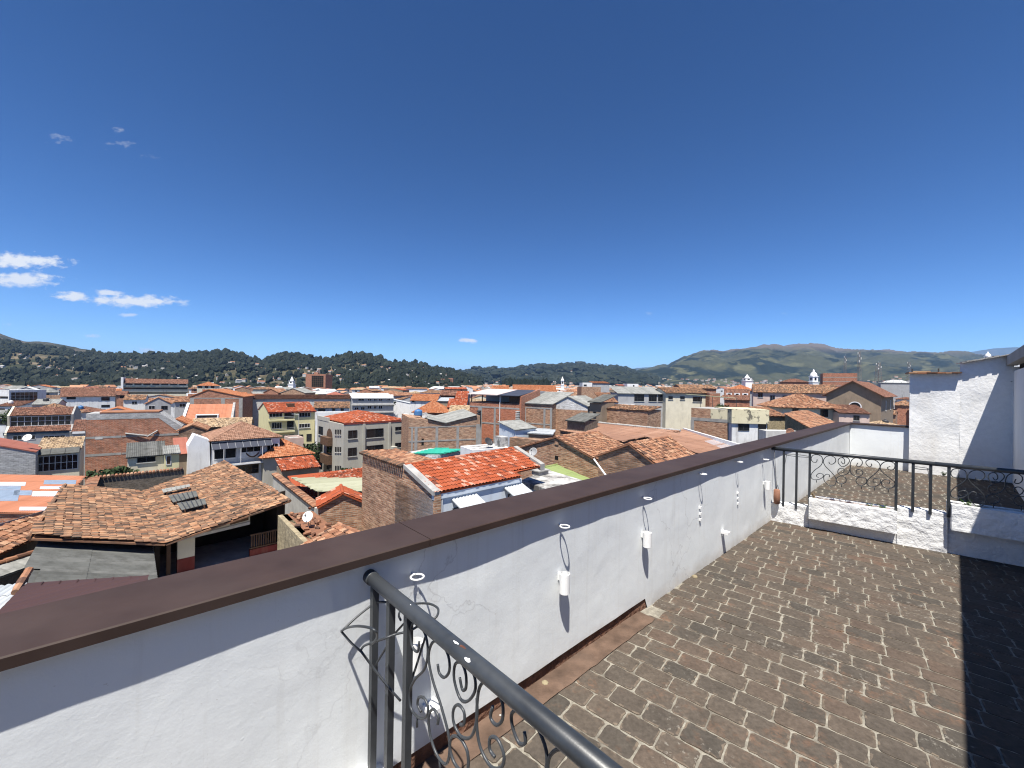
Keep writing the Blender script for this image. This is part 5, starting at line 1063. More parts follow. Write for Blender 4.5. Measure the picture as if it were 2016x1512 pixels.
# ---- brick wall house, dark shed, grey modern house and cream wing
b = Box('brick_store', 'old brick store without windows behind the salmon hall', 'building', 1184, 803, 66, Nv, 1275, 4, 'brick_old'); b.walls(); reg(1184, 1278, 800, 838, 66, 'the windowless brick store'); b.shed('tile_old', 'mid', b.z, b.z + .5, .1)
b = Box('dark_shed', 'narrow dark grey tower shed with a tilted roof', 'shed', 1161, 793, 66, Nv, 1185, 3.5, 'ochrewall'); b.walls(); b.shed('sheet_dark', 'corr', b.z + .3, b.z + 1.2, .5); window(b.front(), b.t, b.front().rect((1168, 810, 1174, 822)), 1, 1, sill=False); reg(1155, 1190, 782, 835, 66, 'the dark tower shed')
b = Box('grey_lean_to', 'low lean-to with dark sheet roof left of the dark tower shed', 'shed', 1117, 826, 60, Nv, 1152, 3, 'adobe'); b.walls(); b.shed('sheet_dark', 'corr', b.z, b.z + .8, .4)
b = Box('grey_house', 'grey rendered house with metal roof and large dark windows', 'house', 1217, 774, 100, XV, 1309, 9, 'greywall'); b.walls(); b.shed('sheet_grey', 'sheet', b.z, b.z + 1.6, .3); f = b.front(); wins(f, b.t, q4((750, 582, 847, 655), (893, 584, 972, 657), (985, 586, 1046, 658)), nx=3, ny=3); reg(1215, 1310, 758, 806, 100, 'the grey house')
mb = MB(); r = f.rect((1217, 796, 1249, 801)); f.box(mb, *r, 0, .2); mb.build('white_plinth', M['white'], b.t)
b = Box('cream_house', 'cream house with old tiled eave adjoining the grey house', 'house', 1311, 773, 98, XV, 1396, 9, 'cream'); b.gwalls('u', 1.1); b.gable('tile_old', 'mid', 'u', 1.1, .5); f = b.front(); wins(f, b.t, q4((1088, 606, 1132, 637), (1205, 606, 1250, 638)), nx=1); wins(f, b.t, q4((1330, 610, 1420, 660)), nx=2); reg(1310, 1397, 762, 808, 98, 'the cream house')
b = Box('brick_tower', 'short exposed brick block beside the cream house', 'building', 1397, 774, 96, XV, 1418, 5, 'brick'); b.walls(); b.flat('concrete', .0)
for a_, c_ in (((1362, 777), (1450, 784)),):
    t = thing('pergola', 'thin sloping pergola frame on the roof before the brick block', 'pergola', at(1400, 803, 66)); p0, p1 = at(*a_, 68), at(*c_, 64)
    for dy in (0, 2.2): mb = MB(); mb.tube([p0 + Vector((0, dy, 0)), p1 + Vector((0, dy, 0))], .05, 6); mb.build('rail', M['sheet_olive'], t)
    for px in (1380, 1404, 1450): q = p0.lerp(p1, (px - 1362) / 88); mb = MB(); mb.tube([q, Vector((q.x, q.y, q.z - 2.0))], .04, 6); mb.build('post', M['frame'], t)
# ---- peeling brick building and the white cube with the peeling band
b = Box('peeling_building', 'brick building with peeling yellow paint on its top right corner', 'building', 1361, 803, 62, Nv, 1441, 6, 'brick_old'); b.walls(); f = b.front(); b.flat('concrete', 0); reg(1361, 1441, 800, 872, 60, 'the peeling brick building')
r = f.rect((1399, 804, 1441, 827)); mb = MB(); f.box(mb, r[0], b.w, r[2], b.z - .02, -.05, .02); mb.build('peeling_paint', M['peel'], b.t); r = f.rect((1361, 824, 1441, 830)); beam(f, b.t, 0, b.w, r[2], r[3]); pillar(f, b.t, b.w - .2, .5, b.b, r[2], .04); pillar(f, b.t, .2, .5, b.b, r[2], .04)
b = Box('white_cube_house', 'white cube house with peeling yellow parapet band near the parapet corner', 'house', 1441, 833, 57, rot(XV, -6), 1510, 6, 'white2'); b.walls(); f = b.front(); mb = MB(); z = f.uz(1470, 806)[1]; mb.prism([b.P(-.15, -.25, z), b.P(b.w + .15, -.25, z), b.P(b.w + .15, b.d, z), b.P(-.15, b.d, z)], [b.P(-.15, -.25, b.z), b.P(b.w + .15, -.25, b.z), b.P(b.w + .15, b.d, b.z), b.P(-.15, b.d, b.z)]); mb.build('parapet_band', M['peel'], b.t)
wins(f, b.t, [(1453, 834.5, 1475, 848)], nx=2, sill=False); window(f, b.t, f.rect((1492, 834, 1508, 869)), 1, 2, sill=False); reg(1441, 1510, 803, 876, 57, 'the white cube house')
# ---- tiled houses towards the parapet corner
P = [zp(1597, 844, -3.5), zp(1650, 834, -3.5), zp(1590, 808, -1.9), zp(1543, 813, -1.9)]
free_roof('stone_gable_house', 'rubble stone house with clay tile slope just beyond the parapet corner', 'house', [(P, (P[0], P[1]))], 'tile_mix', 'mid', 'rubble'); reg(1526, 1650, 806, 845, 56, 'the rubble stone house')
b = Box('rubble_wall_house', 'overgrown rubble wall house with a strip of orange tiles', 'house', 1512, 818, 66, XV, 1548, 5, 'rubble'); b.walls(); b.shed('tile_mix', 'mid', b.z, b.z + 1.1)
b = Box('plaster_wall', 'low grey plaster wall in front of the rubble stone house', 'wall', 1508, 848, 50, XV, 1572, 1.5, 'concrete_pale'); b.walls()
dish(at(1555, 856, 46), .42, (-.3, -.9, .3), 'small reddish brown satellite dish near the parapet corner', 'clay', .3)
b = Box('pavilion', 'pavilion like house with old tiled pyramid hip roof', 'house', 1541, 799, 78, rot(XV, -10), 1652, 9, 'cream'); b.walls(); b.hip('tile_mix', 'mid', 2.2, .8, 4.4); wins(b.front(), b.t, [(1615, 806, 1630, 821), (1560, 804, 1572, 815)], nx=2, sill=False); reg(1533, 1665, 774, 830, 78, 'the pyramid roofed pavilion')
b = Box('tiled_row_house', 'low house with reddish tiles squeezed between pavilion and big gable', 'house', 1652, 812, 74, rot(XV, -18), 1712, 5, 'pink'); b.walls(); b.shed('tile_brown', 'mid', b.z, b.z + 1.2); wins(b.front(), b.t, [(1680, 818, 1692, 828)], nx=2)
b = Box('gable_hall', 'big ochre gabled hall with half round window and brown tiled roof', 'building', 1627, 776, 110, Nv, 1735, 30, 'ochrewall'); b.gwalls('v', 3.5); b.gable('tile_brown', 'mid', 'v', 3.5, .9, verge=.8); f = b.front(); reg(1625, 1775, 748, 836, 108, 'the big gabled hall')
u, z = f.uz(1683, 801); ra = 1.15; upoly(f, b.t, [(u - ra - .22, z - .15), (u + ra + .22, z - .15)] + [(u + (ra + .22) * math.cos(math.pi * k / 12), z + (ra + .22) * math.sin(math.pi * k / 12)) for k in range(13)], -.05, .03, 'window_surround', 'white')
upoly(f, b.t, [(u - ra, z), (u + ra, z)] + [(u + ra * math.cos(math.pi * k / 12), z + ra * math.sin(math.pi * k / 12)) for k in range(1, 12)], -.05, .05, 'half_round_window', 'glass')
g = b.right()
for px in (1744, 1753, 1760): u = g.uz(px, 800)[0]; window(g, b.t, (u - .6, u + .6, b.z - 4.2, b.z - 1.5), 2, 2, 'frame_white')
b = Box('long_pink_house', 'long pinkish house with weathered tiled roof and blue framed windows', 'house', 1483, 771, 128, rot(XV, -28), 1652, 9, 'pink'); b.gwalls('u', 2.3); b.gable('tile_old', 'mid', 'u', 2.3, .5); f = b.front(); M['bluefr'] = M_plain('blue_window_frame', (.10, .16, .26), .6); wins(f, b.t, q5((150, 475, 185, 507), (235, 493, 270, 548), (322, 495, 360, 525), (440, 495, 470, 525)), nx=2, frame='bluefr'); reg(1480, 1656, 753, 806, 128, 'the long pinkish house')
b = Box('dormer_house', 'house with red brown roof and three small white dormers', 'house', 1426, 786, 122, rot(XV, -28), 1476, 8, 'brick'); b.gwalls('u', 3.0); b.gable('tile_brown', 'mid', 'u', 3.0, .3); reg(1424, 1481, 764, 800, 122, 'the dormer house')
for px in (1435, 1451, 1467):
    c = b.P((along(b.A, b.ex, px) - b.A).dot(b.ex) - .7, 1.6, b.z + 1.0); mb = MB(); mb.obox(c, b.ex * 1.5, b.ey * 1.6, (0, 0, .9)); d_ = mb.build('dormer', M['white'], b.t); mb = MB(); mb.obox(c - b.ey * .02 + b.ex * .35 + Vector((0, 0, .3)), b.ex * .8, b.ey * .03, (0, 0, .45)); sub(mb, 'dormer_window', M['glass'], d_, b.t)
b = Box('peach_roof_house', 'wide house with pale peach roof behind the dormer house', 'house', 1430, 768, 165, rot(XV, -28), 1486, 12, 'greywall'); b.walls(); b.hip('tile_orange', 'far', 2.2, .5); wins(b.front(), b.t, [(1437, 769, 1446, 772), (1450, 769, 1460, 772), (1466, 769, 1476, 772)], nx=2); reg(1428, 1488, 756, 772, 165, 'the peach roof')
b = Box('brick_complex', 'square unfinished brick complex with pale floor bands on the right skyline', 'building', 1620, 736, 260, rot(XV, -32), 1688, 14, 'brick'); b.walls(); b.flat('concrete', .4); reg(1618, 1690, 732, 758, 255, 'the banded brick complex')
for k in range(3): beam(b.front(), b.t, 0, b.w, b.z - 2.4 - 2.7 * k, b.z - 2.0 - 2.7 * k, .05)
b = Box('red_long_house', 'low red roofed house left of the banded brick complex', 'house', 1537, 752, 270, rot(XV, -30), 1592, 12, 'brick'); b.walls(); b.hip('tile_brown', 'far', 2.2); reg(1535, 1594, 742, 758, 270, 'the low red roofed house')
# ---- frame-and-brick buildings in the middle
e = rot(Dv, -20); b = Box('framed_brick_building', 'brick building with concrete frame and V shaped grey roof', 'building', 805, 823, 60, e, 945, 8, 'brick_old'); f = b.front(); reg(803, 946, 808, 888, 60, 'the V roofed brick building')
tp = [(0, f.uz(805, 822)[1]), (f.uz(840, 826)[0], f.uz(840, 826)[1]), (f.uz(877, 834)[0], f.uz(877, 834)[1]), (f.uz(937, 818)[0], f.uz(937, 818)[1]), (b.w, f.uz(944, 818)[1])]
upoly(f, b.t, [(0, b.b), (b.w, b.b)] + tp[::-1], -8, 0, 'wall', 'brick_old')
for px in (811, 819, 860, 901): pillar(f, b.t, f.uz(px, 860)[0], .42 if px > 811 else .25, b.b, f.uz(px, 840)[1])
pillar(f, b.t, f.uz(941, 850)[0], .65, b.b, f.uz(941, 835)[1], .06)
r = f.rect((805, 865.5, 940, 868.5)); beam(f, b.t, 0, b.w - .7, r[2], r[3]); r = f.rect((805, 839, 938, 841)); beam(f, b.t, 0, b.w - .7, r[2], r[3], .028)
def fp(px, py, back, up=.12): u, z = f.uz(px, py); return f.P + f.u * u - f.n * back + Vector((0, 0, z + up))
Q1 = [fp(877, 834, -.2), fp(938, 818.5, -.2), fp(938, 818.5, 7.5, .6), fp(877, 834, 7.5, .6)]; Q2 = [fp(877, 834, -.2), fp(842, 826, -.2), fp(842, 826, 7.5, .6), fp(877, 834, 7.5, .6)]
roof('roof', 'sheet_grey', b.t, [(Q1, (Q1[0], Q1[3])), (Q2, (Q2[3], Q2[0]))], 'corr', [], .06)
r = f.rect(q3((402, 925, 425, 990))[0]); mb = MB(); f.box(mb, *r, -.05, .02); mb.build('slot_window', M['dark'], b.t)
cylinder_tank(at(823.5, 818, 63), .62, .95, 'tankblue', 'blue water tank on the V roofed brick building'); dish(at(837, 825, 63), .5, (-.3, -.8, .5), 'pale satellite dish between blue tank and V shaped roof', 'dishgrey', .5)
b = Box('tall_brick_building', 'tall brick building with covered roof terrace under pale and slate sheets', 'building', 925, 790.5, 78, EQ, 1023, 9, 'brick'); b.walls(); f = b.front(); reg(923, 1052, 760, 870, 78, 'the roof terrace building')
for px, w in ((945, .9), (974, .45)): pillar(f, b.t, f.uz(px, 830)[0], w, b.b, f.uz(px, 802)[1])
for y in (802.5, 834): r = f.rect((925, y - 1.6, 1022, y + 1.2)); beam(f, b.t, 0, b.w, r[2], r[3], .036)
mb = MB(); u = f.uz(984.5, 800)[0]; mb.tube([f.P + f.u * u + f.n * .08 + Vector((0, 0, f.uz(984, 779)[1])), f.P + f.u * u + f.n * .08 + Vector((0, 0, b.b))], .07, 6); mb.build('drainpipe', M['white'], b.t)
r = f.rect((976, 838, 984, 866)); mb = MB(); f.box(mb, f.uz(948, 850)[0], r[0] - .1, r[2], r[3], -.03, .02); mb.build('infill_panel', M['brick_red'], b.t); r = f.rect((986, 806, 1020, 832)); mb = MB(); f.box(mb, *r, -.03, .02); mb.build('infill_panel', M['brick_red'], b.t)
for (px, y0, y1) in ((944.5, 806, 835), (1021, 808, 828)):
    u = f.uz(px, 820)[0]; za, zb2 = f.uz(px, y1)[1], f.uz(px, y0)[1]
    for k in range(6): mb = MB(); f.box(mb, u - .35, u + .35, za + (zb2 - za) * (k + .05) / 6, za + (zb2 - za) * (k + .62) / 6, .02, .5); mb.build('banded_flue', M['frame'] if px < 1000 else M['concrete_pale'], b.t)
zt = f.uz(950, 776)[1] - b.z
for px in (927, 948, 984, 1022): u = min(b.w - .1, max(.1, f.uz(px, 785)[0])); mb = MB(); mb.obox(b.P(u, .1, b.z), b.ex * .14, b.ey * .14, (0, 0, zt - .1)); mb.build('terrace_post', M['white'] if px == 984 else M['wood'], b.t)
us = f.uz(983, 780)[0]
for (ua, ub, mt) in ((-.2, us, 'sheet_pink'), (us + .02, b.w + .2, 'sheet_slate')):
    Q = [b.P(ua, -.6, b.z + zt - (.0 if mt == 'sheet_pink' else .1)), b.P(ub, -.6, b.z + zt - .1), b.P(ub, 6, b.z + zt + .9), b.P(ua, 6, b.z + zt + .9)]; roof('terrace_roof', mt, b.t, [(Q, (Q[0], Q[1]))], 'sheet', [], .06)
mb = MB(); mb.prism([b.P(.0, 5, b.z + zt + .7), b.P(b.w, 5, b.z + zt + .7), b.P(b.w, 9, b.z + zt + .7), b.P(0, 9, b.z + zt + .7)], [b.P(.0, 5, b.z - .1), b.P(b.w, 5, b.z - .1), b.P(b.w, 9, b.z - .1), b.P(0, 9, b.z - .1)]); mb.build('terrace_back_wall', M['greywall'], b.t)
mb = MB(); mb.prism([b.P(us + 2, .3, b.z + zt - .25), b.P(b.w - .1, .3, b.z + zt - .25), b.P(b.w - .1, 5, b.z + zt - .25), b.P(us + 2, 5, b.z + zt - .25)], [b.P(us + 2, .3, b.z - .1), b.P(b.w - .1, .3, b.z - .1), b.P(b.w - .1, 5, b.z - .1), b.P(us + 2, 5, b.z - .1)]); mb.build('terrace_room', M['wood'], b.t)
mb = MB(); mb.prism([b.P(b.w, 0, b.z + zt - .2), b.P(b.w + .35, 0, b.z + zt - .2), b.P(b.w + .35, 6.5, b.z + zt + 1.1), b.P(b.w, 6.5, b.z + zt + 1.1)], [b.P(b.w, 0, b.b), b.P(b.w + .35, 0, b.b), b.P(b.w + .35, 6.5, b.b), b.P(b.w, 6.5, b.b)]); mb.build('side_wall', M['brick_red'], b.t)
b = Box('brick_shed_roof_building', 'brick building with concrete frame and grey single pitch roof right of the roof terrace', 'building', 1026, 793, 73, EQ, 1087, 8, 'brick_old'); b.walls(); b.shed('sheet_grey', 'corr', b.z, b.z + 1.9, .2); f = b.front(); reg(1024, 1090, 775, 848, 73, 'the single pitch brick building')
for px in (1034, 1072, 1085): pillar(f, b.t, f.uz(px, 815)[0], .4, b.b, f.uz(px, 803)[1])
for y in (803, 834): r = f.rect((1026, y - 1, 1086, y + 1.3)); beam(f, b.t, 0, b.w, r[2], r[3])
b = Box('patched_brick_house', 'brick house with whitewashed gable patches in front of the dark tower shed', 'house', 1088, 797, 71, EQ, 1157, 7, 'brick_white'); b.gwalls('v', 1.5, off=.45); b.gable('sheet_grey', 'corrfar', 'v', 1.5, .2, off=.45, ridge=False); f = b.front(); z = f.uz(1110, 806)[1]; mb = MB(); f.box(mb, 0, b.w, b.b, z, -.02, .03); mb.build('brick_lower_wall', M['brick_old'], b.t); reg(1088, 1158, 778, 840, 71, 'the patched brick house')
P = [zp(1015, 847, -4.6), zp(1058, 842.5, -4.6), zp(1023, 826.5, -3.9), zp(980, 830, -3.9)]
t = free_roof('small_grey_house', 'small bluish grey house with pale corrugated roof in front of the brick buildings', 'house', [(P, (P[0], P[1]))], 'sheet_grey', 'corr', 'bluewhite', th=.06); reg(980, 1060, 826, 872, 57, 'the small grey house')
P = [zp(1038, 853, -5.1), zp(1088, 856, -5.1), zp(1094, 846, -5.0), zp(1058, 843.5, -5.0)]
free_roof('white_sheet_shed', 'tiny shed with white sheet roof right of the small grey house', 'shed', [(P, (P[0], P[1]))], 'sheet_white', 'corr', 'brick_dark', th=.05)
b = Box('ruined_brick_wall', 'ruined dark brick wall behind the ridge of the bright red roof', 'wall', 1003, 861, 46, EQ, 1074, 1.2, 'brick_dark'); b.walls()
P = [zp(806, 893, -6.1), zp(869, 893.5, -6.1), zp(918, 884, -5.9), zp(857, 882, -5.9)]
t = free_roof('emerald_roof_shed', 'whitewashed block shed with emerald green roof', 'shed', [(P, (P[0], P[1]))], 'sheet_emerald', 'sheet', None, th=.06); c = [zp(791, 892.5, -6.2), zp(862, 896, -6.2), zp(919, 886, -6.2), zp(848, 882, -6.2)]
mb = MB(); mb.prism(c, [Vector((p.x, p.y, -15)) for p in c]); mb.build('wall', M['brick_white'], t); reg(790, 920, 880, 908, 44, 'the emerald roof')
b = Box('white_flat_house', 'flat roofed white house just behind the bright red roof', 'house', 930, 888, 41, rot(Dv, -12), 1003, 3, 'white'); b.walls(); b.flat('slab', .10, pmat='white'); reg(918, 1003, 866, 890, 41, 'the white flat house')
b = Box('white_chimney_block', 'white stained masonry block standing on the white flat house', 'chimney', 986, 861, 43.5, rot(Dv, -12), 1001, 1.4, 'slab', base=-9); b.walls()
dish(at(961, 880, 43), .5, (.5, -.5, .6), 'dark satellite dish on the white flat house', 'frame', .5)
# ---- between the old courtyard house and the brick gable
P = [zp(598, 988, -8.3), zp(716, 988, -8.3), zp(716, 920.5, -7.4), zp(566, 937, -7.4)]
free_roof('red_tiled_house', 'red tiled house roof between old roof and brick gable, partly under an olive sheet', 'house', [(P, (P[0], P[1]))], 'tile_red', 'mid', 'ochrewall'); reg(560, 716, 920, 988, 37, 'the red tiles under the olive sheet')
P = [zp(624, 966.8, -7.05), zp(713, 966.8, -7.05), zp(713, 940.3, -6.95), zp(574, 940.3, -6.95)]
t = free_roof('olive_sheet_roof', 'flat olive green sheet canopy over red tiles', 'canopy', [(P, (P[1], P[2]))], 'sheet_olive', 'sheet', None, th=.05)
for px in (627, 643, 662, 690): q = along(P[0], (P[1] - P[0]).normalized(), px); mb = MB(); mb.tube([q - Vector((0, 0, .06)), Vector((q.x, q.y + .1, q.z - 2.2))], .07, 6); mb.build('post', M['wood'], t)
a = zp(541, 934, -6.9); capped_wall(a, zp(626, 1000, -6.9), 3.2, .3, 'concrete_pale', 'grey plastered wall with tiled top leading down to the small white dish', 'tile_mix')
a = zp(571, 990, -8.6); capped_wall(a, zp(618, 1022, -8.6), 3, .3, 'brick_old', 'low brick wall below the grey plastered wall', None)
b = Box('low_brick_house', 'low brick house with small red tiled gable left of the big brick gable wall', 'house', 627, 999, 25.5, rot(XV, 26), 716, 1.8, 'brick_old'); b.gwalls('v', .7, off=.52); b.gable('tile_red', 'red', 'v', .7, .1, off=.52); reg(627, 716, 975, 1060, 25, 'the low brick house')
P = [zp(556, 1096, -6.3), zp(660, 1160, -6.3), zp(775, 1078, -5.5), zp(666, 1032, -5.5)]
free_roof('near_tiled_shed', 'tiled shed roof tucked right against the brown coping', 'shed', [(P, (P[0], P[1]))], 'tile_mix', 'old', 'adobe', ridges=[(P[3], P[2])]); reg(560, 720, 1032, 1095, 18, 'the tiled shed at the coping')
a = zp(556, 1013, -6.6); bq = zp(614, 1072, -6.6); capped_wall(a, bq, 4, .5, 'rubble', 'crumbling stone wall with loose tiles beside the small white dish', None)
mb = MB(); rg = random.Random(3); d = (bq - a)
for k in range(34):
    c = a + d * rg.random() + Vector((rg.uniform(0, 1.4), rg.uniform(0, .8), rg.uniform(.02, .18))); mb.tube([c, c + Vector((rg.uniform(-.3, .4), rg.uniform(-.4, .1), rg.uniform(-.08, .05)))], [.1, .08], 7, False, rg.random())
mb.obox(a + Vector((0, 0, -.15)), d, Vector((1.5, .8, 0)), (0, 0, .15), .3); o = mb.build('loose_tiles', M['tile_mix'], None, loc=a); tag(o, 'heap of loose roof tiles on the crumbling stone wall', 'tiles')
dish(at(607, 1031, 23), .30, (-.1, -.85, .45), 'small white satellite dish above the crumbling stone wall', 'dish', .38)
# ================================================================== FARTHER HOUSES OF THE TOWN
b = Box('school_building', 'long pale school like block with rust red roof on the left', 'building', 243, 754, 280, rot(Dv, -4), 370, 14, 'cream'); b.walls(); b.gable('tile_brown', 'far', 'u', 3.0, .5, ridge=False); f = b.front(); reg(240, 372, 744, 782, 280, 'the long school block')
for k in range(7): x = 247 + k * 17.6; window(f, b.t, f.rect((x, 755, x + 14, 758.5)), 3, 1, sill=False, fw=.12)
for y in (763.5, 772): r = f.rect((244, y, 369, y + 3)); mb = MB(); f.box(mb, *r, -.05, .06); mb.build('window_band', M['glass'], b.t)
mb = MB(); f.box(mb, 0, b.w, f.uz(300, 762.5)[1], f.uz(300, 760.8)[1], 0, .9); mb.build('gallery_edge', M['navy'], b.t)
mb = MB(); mb.prism([b.P(-1.2, -1, b.z + 4), b.P(0, -1, b.z + 4), b.P(0, 14, b.z + 4), b.P(-1.2, 14, b.z + 4)], [b.P(-1.2, -1, b.b), b.P(0, -1, b.b), b.P(0, 14, b.b), b.P(-1.2, 14, b.b)]); mb.build('end_wall', M['white'], b.t)
def simple(name, label, px0, px1, py, Y, depth, wall, roofm, form, rise, kind='mid', ex=XV, wn=(), nx=2, group=None, frame='frame', short=None, ytop=None):
    b = Box(name, label, 'house', px0, py, Y, ex, px1, depth, wall, group)
    if form == 'gu': b.gwalls('u', rise); b.gable(roofm, kind, 'u', rise, .45)
    elif form == 'gv': b.gwalls('v', rise); b.gable(roofm, kind, 'v', rise, .35)
    elif form == 'hip': b.walls(); b.hip(roofm, kind, rise, .5)
    elif form == 'shed': b.walls(); b.shed(roofm, kind, b.z, b.z + rise)
    else: b.walls(); b.flat('concrete', .4)
    if wn: wins(b.front(), b.t, wn, nx=nx, frame=frame, sill=Y < 130)
    reg(px0 - 2, px1 + 2, (ytop or py - (rise if form != 'flat' else 0) * F / (Y + 3)), py + 26 * 60 / Y, Y, short or label)
    return b
simple('hip_block', 'pale block with orange hip roof joined to the right end of the school', 388, 432, 759, 286, 14, 'cream', 'tile_orange', 'hip', 2.6, 'far', ex=rot(Dv, -6), wn=[(390, 760, 398, 764), (403, 760, 410, 764), (415, 760, 422, 764)], short='the orange hip block')
simple('brown_roof_house', 'white two storey house with broad brown tiled roof left of the school', 119, 227, 780, 145, 10, 'white2', 'tile_brown', 'gu', 2.9, 'mid', ex=rot(Dv, 2), wn=qa((1015, 398, 1158, 436), (1545, 402, 1675, 455), (1545, 520, 1675, 556)), nx=3, short='the brown roofed white house')
b = simple('dark_glass_block', 'white block with dark gridded side at the far left', -60, 18, 769, 150, 12, 'white2', None, 'flat', 0, wn=[(-40, 780, 16, 784)], nx=6, short='the white block at the left edge'); window(b.right(), b.t, (.5, 9, b.z - 4, b.z - .4), 6, 3, 'frame_white')
b = Box('brick_warehouse', 'brick warehouse with orange half gable roof and concrete pillars', 'building', 375, 781, 110, rot(Dv, -22), 478, 13, 'brick'); b.gwalls('v', 1.9, off=.33); b.gable('tile_orange', 'mid', 'v', 1.9, .4, off=.33, ridge=False); f = b.front(); reg(350, 480, 766, 806, 110, 'the brick warehouse')
for px in (378, 439, 474): pillar(f, b.t, f.uz(px, 790)[0], .9, b.b, b.z - .3)
r = f.rect((378, 783, 476, 785)); beam(f, b.t, 0, b.w, r[2], r[3], .04)
b = Box('orange_skylight_house', 'house with steep plain orange roof and one long skylight', 'house', 363, 829, 84, rot(Dv, -12), 454, 6, 'white2'); b.walls(); b.shed('sheet_orange', 'corr', b.z + .1, b.z + 3.1, .1, .0); reg(360, 458, 802, 832, 84, 'the orange skylight roof')
for u in (-.45, b.w): pr = [(-.2, b.z - .2), (-.1, b.z + .5), (6.1, b.z + 3.5), (6.1, b.b), (-.2, b.b)]; mb = MB(); a = [b.P(u, v, z) for v, z in pr]; c = [b.P(u + .45, v, z) for v, z in pr]; mb.add(a + c, [(4, 3, 2, 1, 0), (5, 6, 7, 8, 9)] + [(i, (i + 1) % 5, 5 + (i + 1) % 5, 5 + i) for i in range(5)]); mb.build('fire_wall', M['concrete'] if u > 0 else M['white'], b.t)
mb = MB(); c = b.P(b.w * .22, .55, b.z + .45); mb.obox(c, b.ex * b.w * .5, b.ey * 1.8, (0, 0, .75)); d_ = mb.build('dormer', M['white'], b.t); mb = MB(); mb.obox(c - b.ey * .02 + b.ex * .25 + Vector((0, 0, .12)), b.ex * (b.w * .5 - .5), b.ey * .03, (0, 0, .5)); sub(mb, 'dormer_window', M['glass'], d_, b.t)
simple('tiled_band_house', 'low house with a broad band of dark mottled tiles below the orange skylight roof', 376, 493, 841, 75, 6, 'ochrewall', 'tile_buff', 'gu', 1.2, 'mid', ex=rot(Dv, -14), short='the mottled tile band')
simple('orange_cross_house', 'low house with fresh orange tiles beside the mottled tile band', 322, 372, 838, 70, 7, 'brick_white', 'tile_orange', 'gv', 1.0, 'mid', ex=rot(Dv, -10), short='the fresh orange tiles')
simple('tan_gable_house', 'small brick house with tan tiled gable wedged above the pinkish red shed', 352, 404, 848, 66, 6, 'brick_dark', 'tile_mix', 'gv', .8, 'mid', ex=rot(Dv, -10), short='the tan tiled gable')
simple('long_grey_wall_hall', 'long windowless grey hall with thin red tiled edge', 478, 690, 785, 124, 10, 'concrete_pale', 'tile_brown', 'shed', 1.0, 'mid', ex=rot(Dv, -18), short='the long grey hall')
b = simple('white_tiled_house', 'white house with old brown tiles and a dark banner beside the grey flats', 618, 688, 803, 110, 9, 'white2', 'tile_old', 'gu', 1.3, 'mid', ex=rot(Dv, -20), wn=q2((1140, 630, 1212, 662)), nx=1, short='the white tiled house'); wins(b.front(), b.t, q2((1280, 627, 1310, 660), (1365, 627, 1395, 660)))
simple('white_front_block', 'low white block with dark openings in front of the white tiled house', 621, 692, 815, 103, 4, 'white2', None, 'flat', 0, ex=rot(Dv, -20), wn=q2((1350, 722, 1385, 742), (1420, 722, 1450, 742)), short='the low white block')
b = Box('grey_flats', 'grey three storey flats with pale metal roof and two rows of windows', 'building', 694, 784, 132, rot(Dv, -16), 775, 11, 'greywall'); b.walls(); b.shed('sheet_pale', 'corrfar', b.z, b.z + 1.3, .5); f = b.front(); reg(672, 777, 776, 822, 132, 'the grey flats')
wins(f, b.t, q2((1535, 528, 1600, 551), (1630, 528, 1672, 551), (1690, 528, 1724, 551), (1740, 528, 1782, 551), (1825, 527, 1856, 550), (1500, 612, 1545, 640), (1563, 610, 1605, 640), (1628, 598, 1672, 630), (1688, 600, 1722, 630), (1738, 598, 1780, 630)), nx=2, frame='frame_white', fw=.09)
for y in (655, 581): r = f.rect(q2((1480, y, 1890, y + 12))[0]); beam(f, b.t, -.3, b.w + .3, r[2], r[3], .7, 'balcony_slab', 'concrete_pale')
simple('brick_gable_house', 'brick gabled house behind the long grey hall, left one of two', 519, 548, 773, 172, 9, 'brick', 'tile_mix', 'gv', 1.6, 'far', short='the left far brick gable')
simple('brick_gable_house', 'wider brick gabled house behind the long grey hall, right one of two', 553, 600, 773, 168, 9, 'brick_old', 'sheet_grey', 'gv', 1.8, 'corrfar', short='the right far brick gable')
simple('orange_hip_house', 'orange red pyramid roofed house left of the roof terrace building', 815, 877, 810, 100, 9, 'brick', 'tile_orange', 'hip', 2.4, 'mid', short='the orange pyramid roof')
simple('orange_gable_house', 'white house with long orange roof above the orange pyramid roof', 808, 861, 788, 140, 9, 'white2', 'tile_orange', 'gu', 2.0, 'mid', wn=[(811, 788, 816, 792)], short='the long orange roof')
simple('red_gable_house', 'small house with bright red orange roof touching the roof terrace building', 881, 917, 801, 106, 7, 'greywall', 'tile_red', 'gu', 1.9, 'mid', short='the small red orange roof')
simple('buff_tile_house', 'low house with pale lichen covered tiles beside the roof terrace building', 884, 923, 812, 90, 6, 'adobe', 'tile_buff', 'gu', 1.3, 'mid', short='the lichen tiles')
simple('split_roof_house', 'grey house with half slate half orange roof near the roof terrace building', 897, 920, 783, 135, 8, 'greywall', 'tile_red', 'gu', 2.0, 'mid', wn=[(901, 786, 907, 790)], short='the half slate roof')
simple('white_canopy_house', 'house with bright white canopy between two orange roofs', 862, 888, 789, 130, 6, 'ochrewall', 'sheet_white', 'shed', .8, 'corr', short='the white canopy')
simple('dark_gallery_house', 'brown tiled house with dark gallery front above the white canopy', 866, 897, 778, 152, 8, 'wood', 'tile_brown', 'gu', 1.6, 'far', short='the dark gallery')
simple('peach_gable_hall', 'hall with sunlit peach orange roof right behind the roof terrace building', 1010, 1096, 771, 128, 12, 'brick_old', 'tile_orange', 'gu', 2.0, 'mid', short='the peach hall')
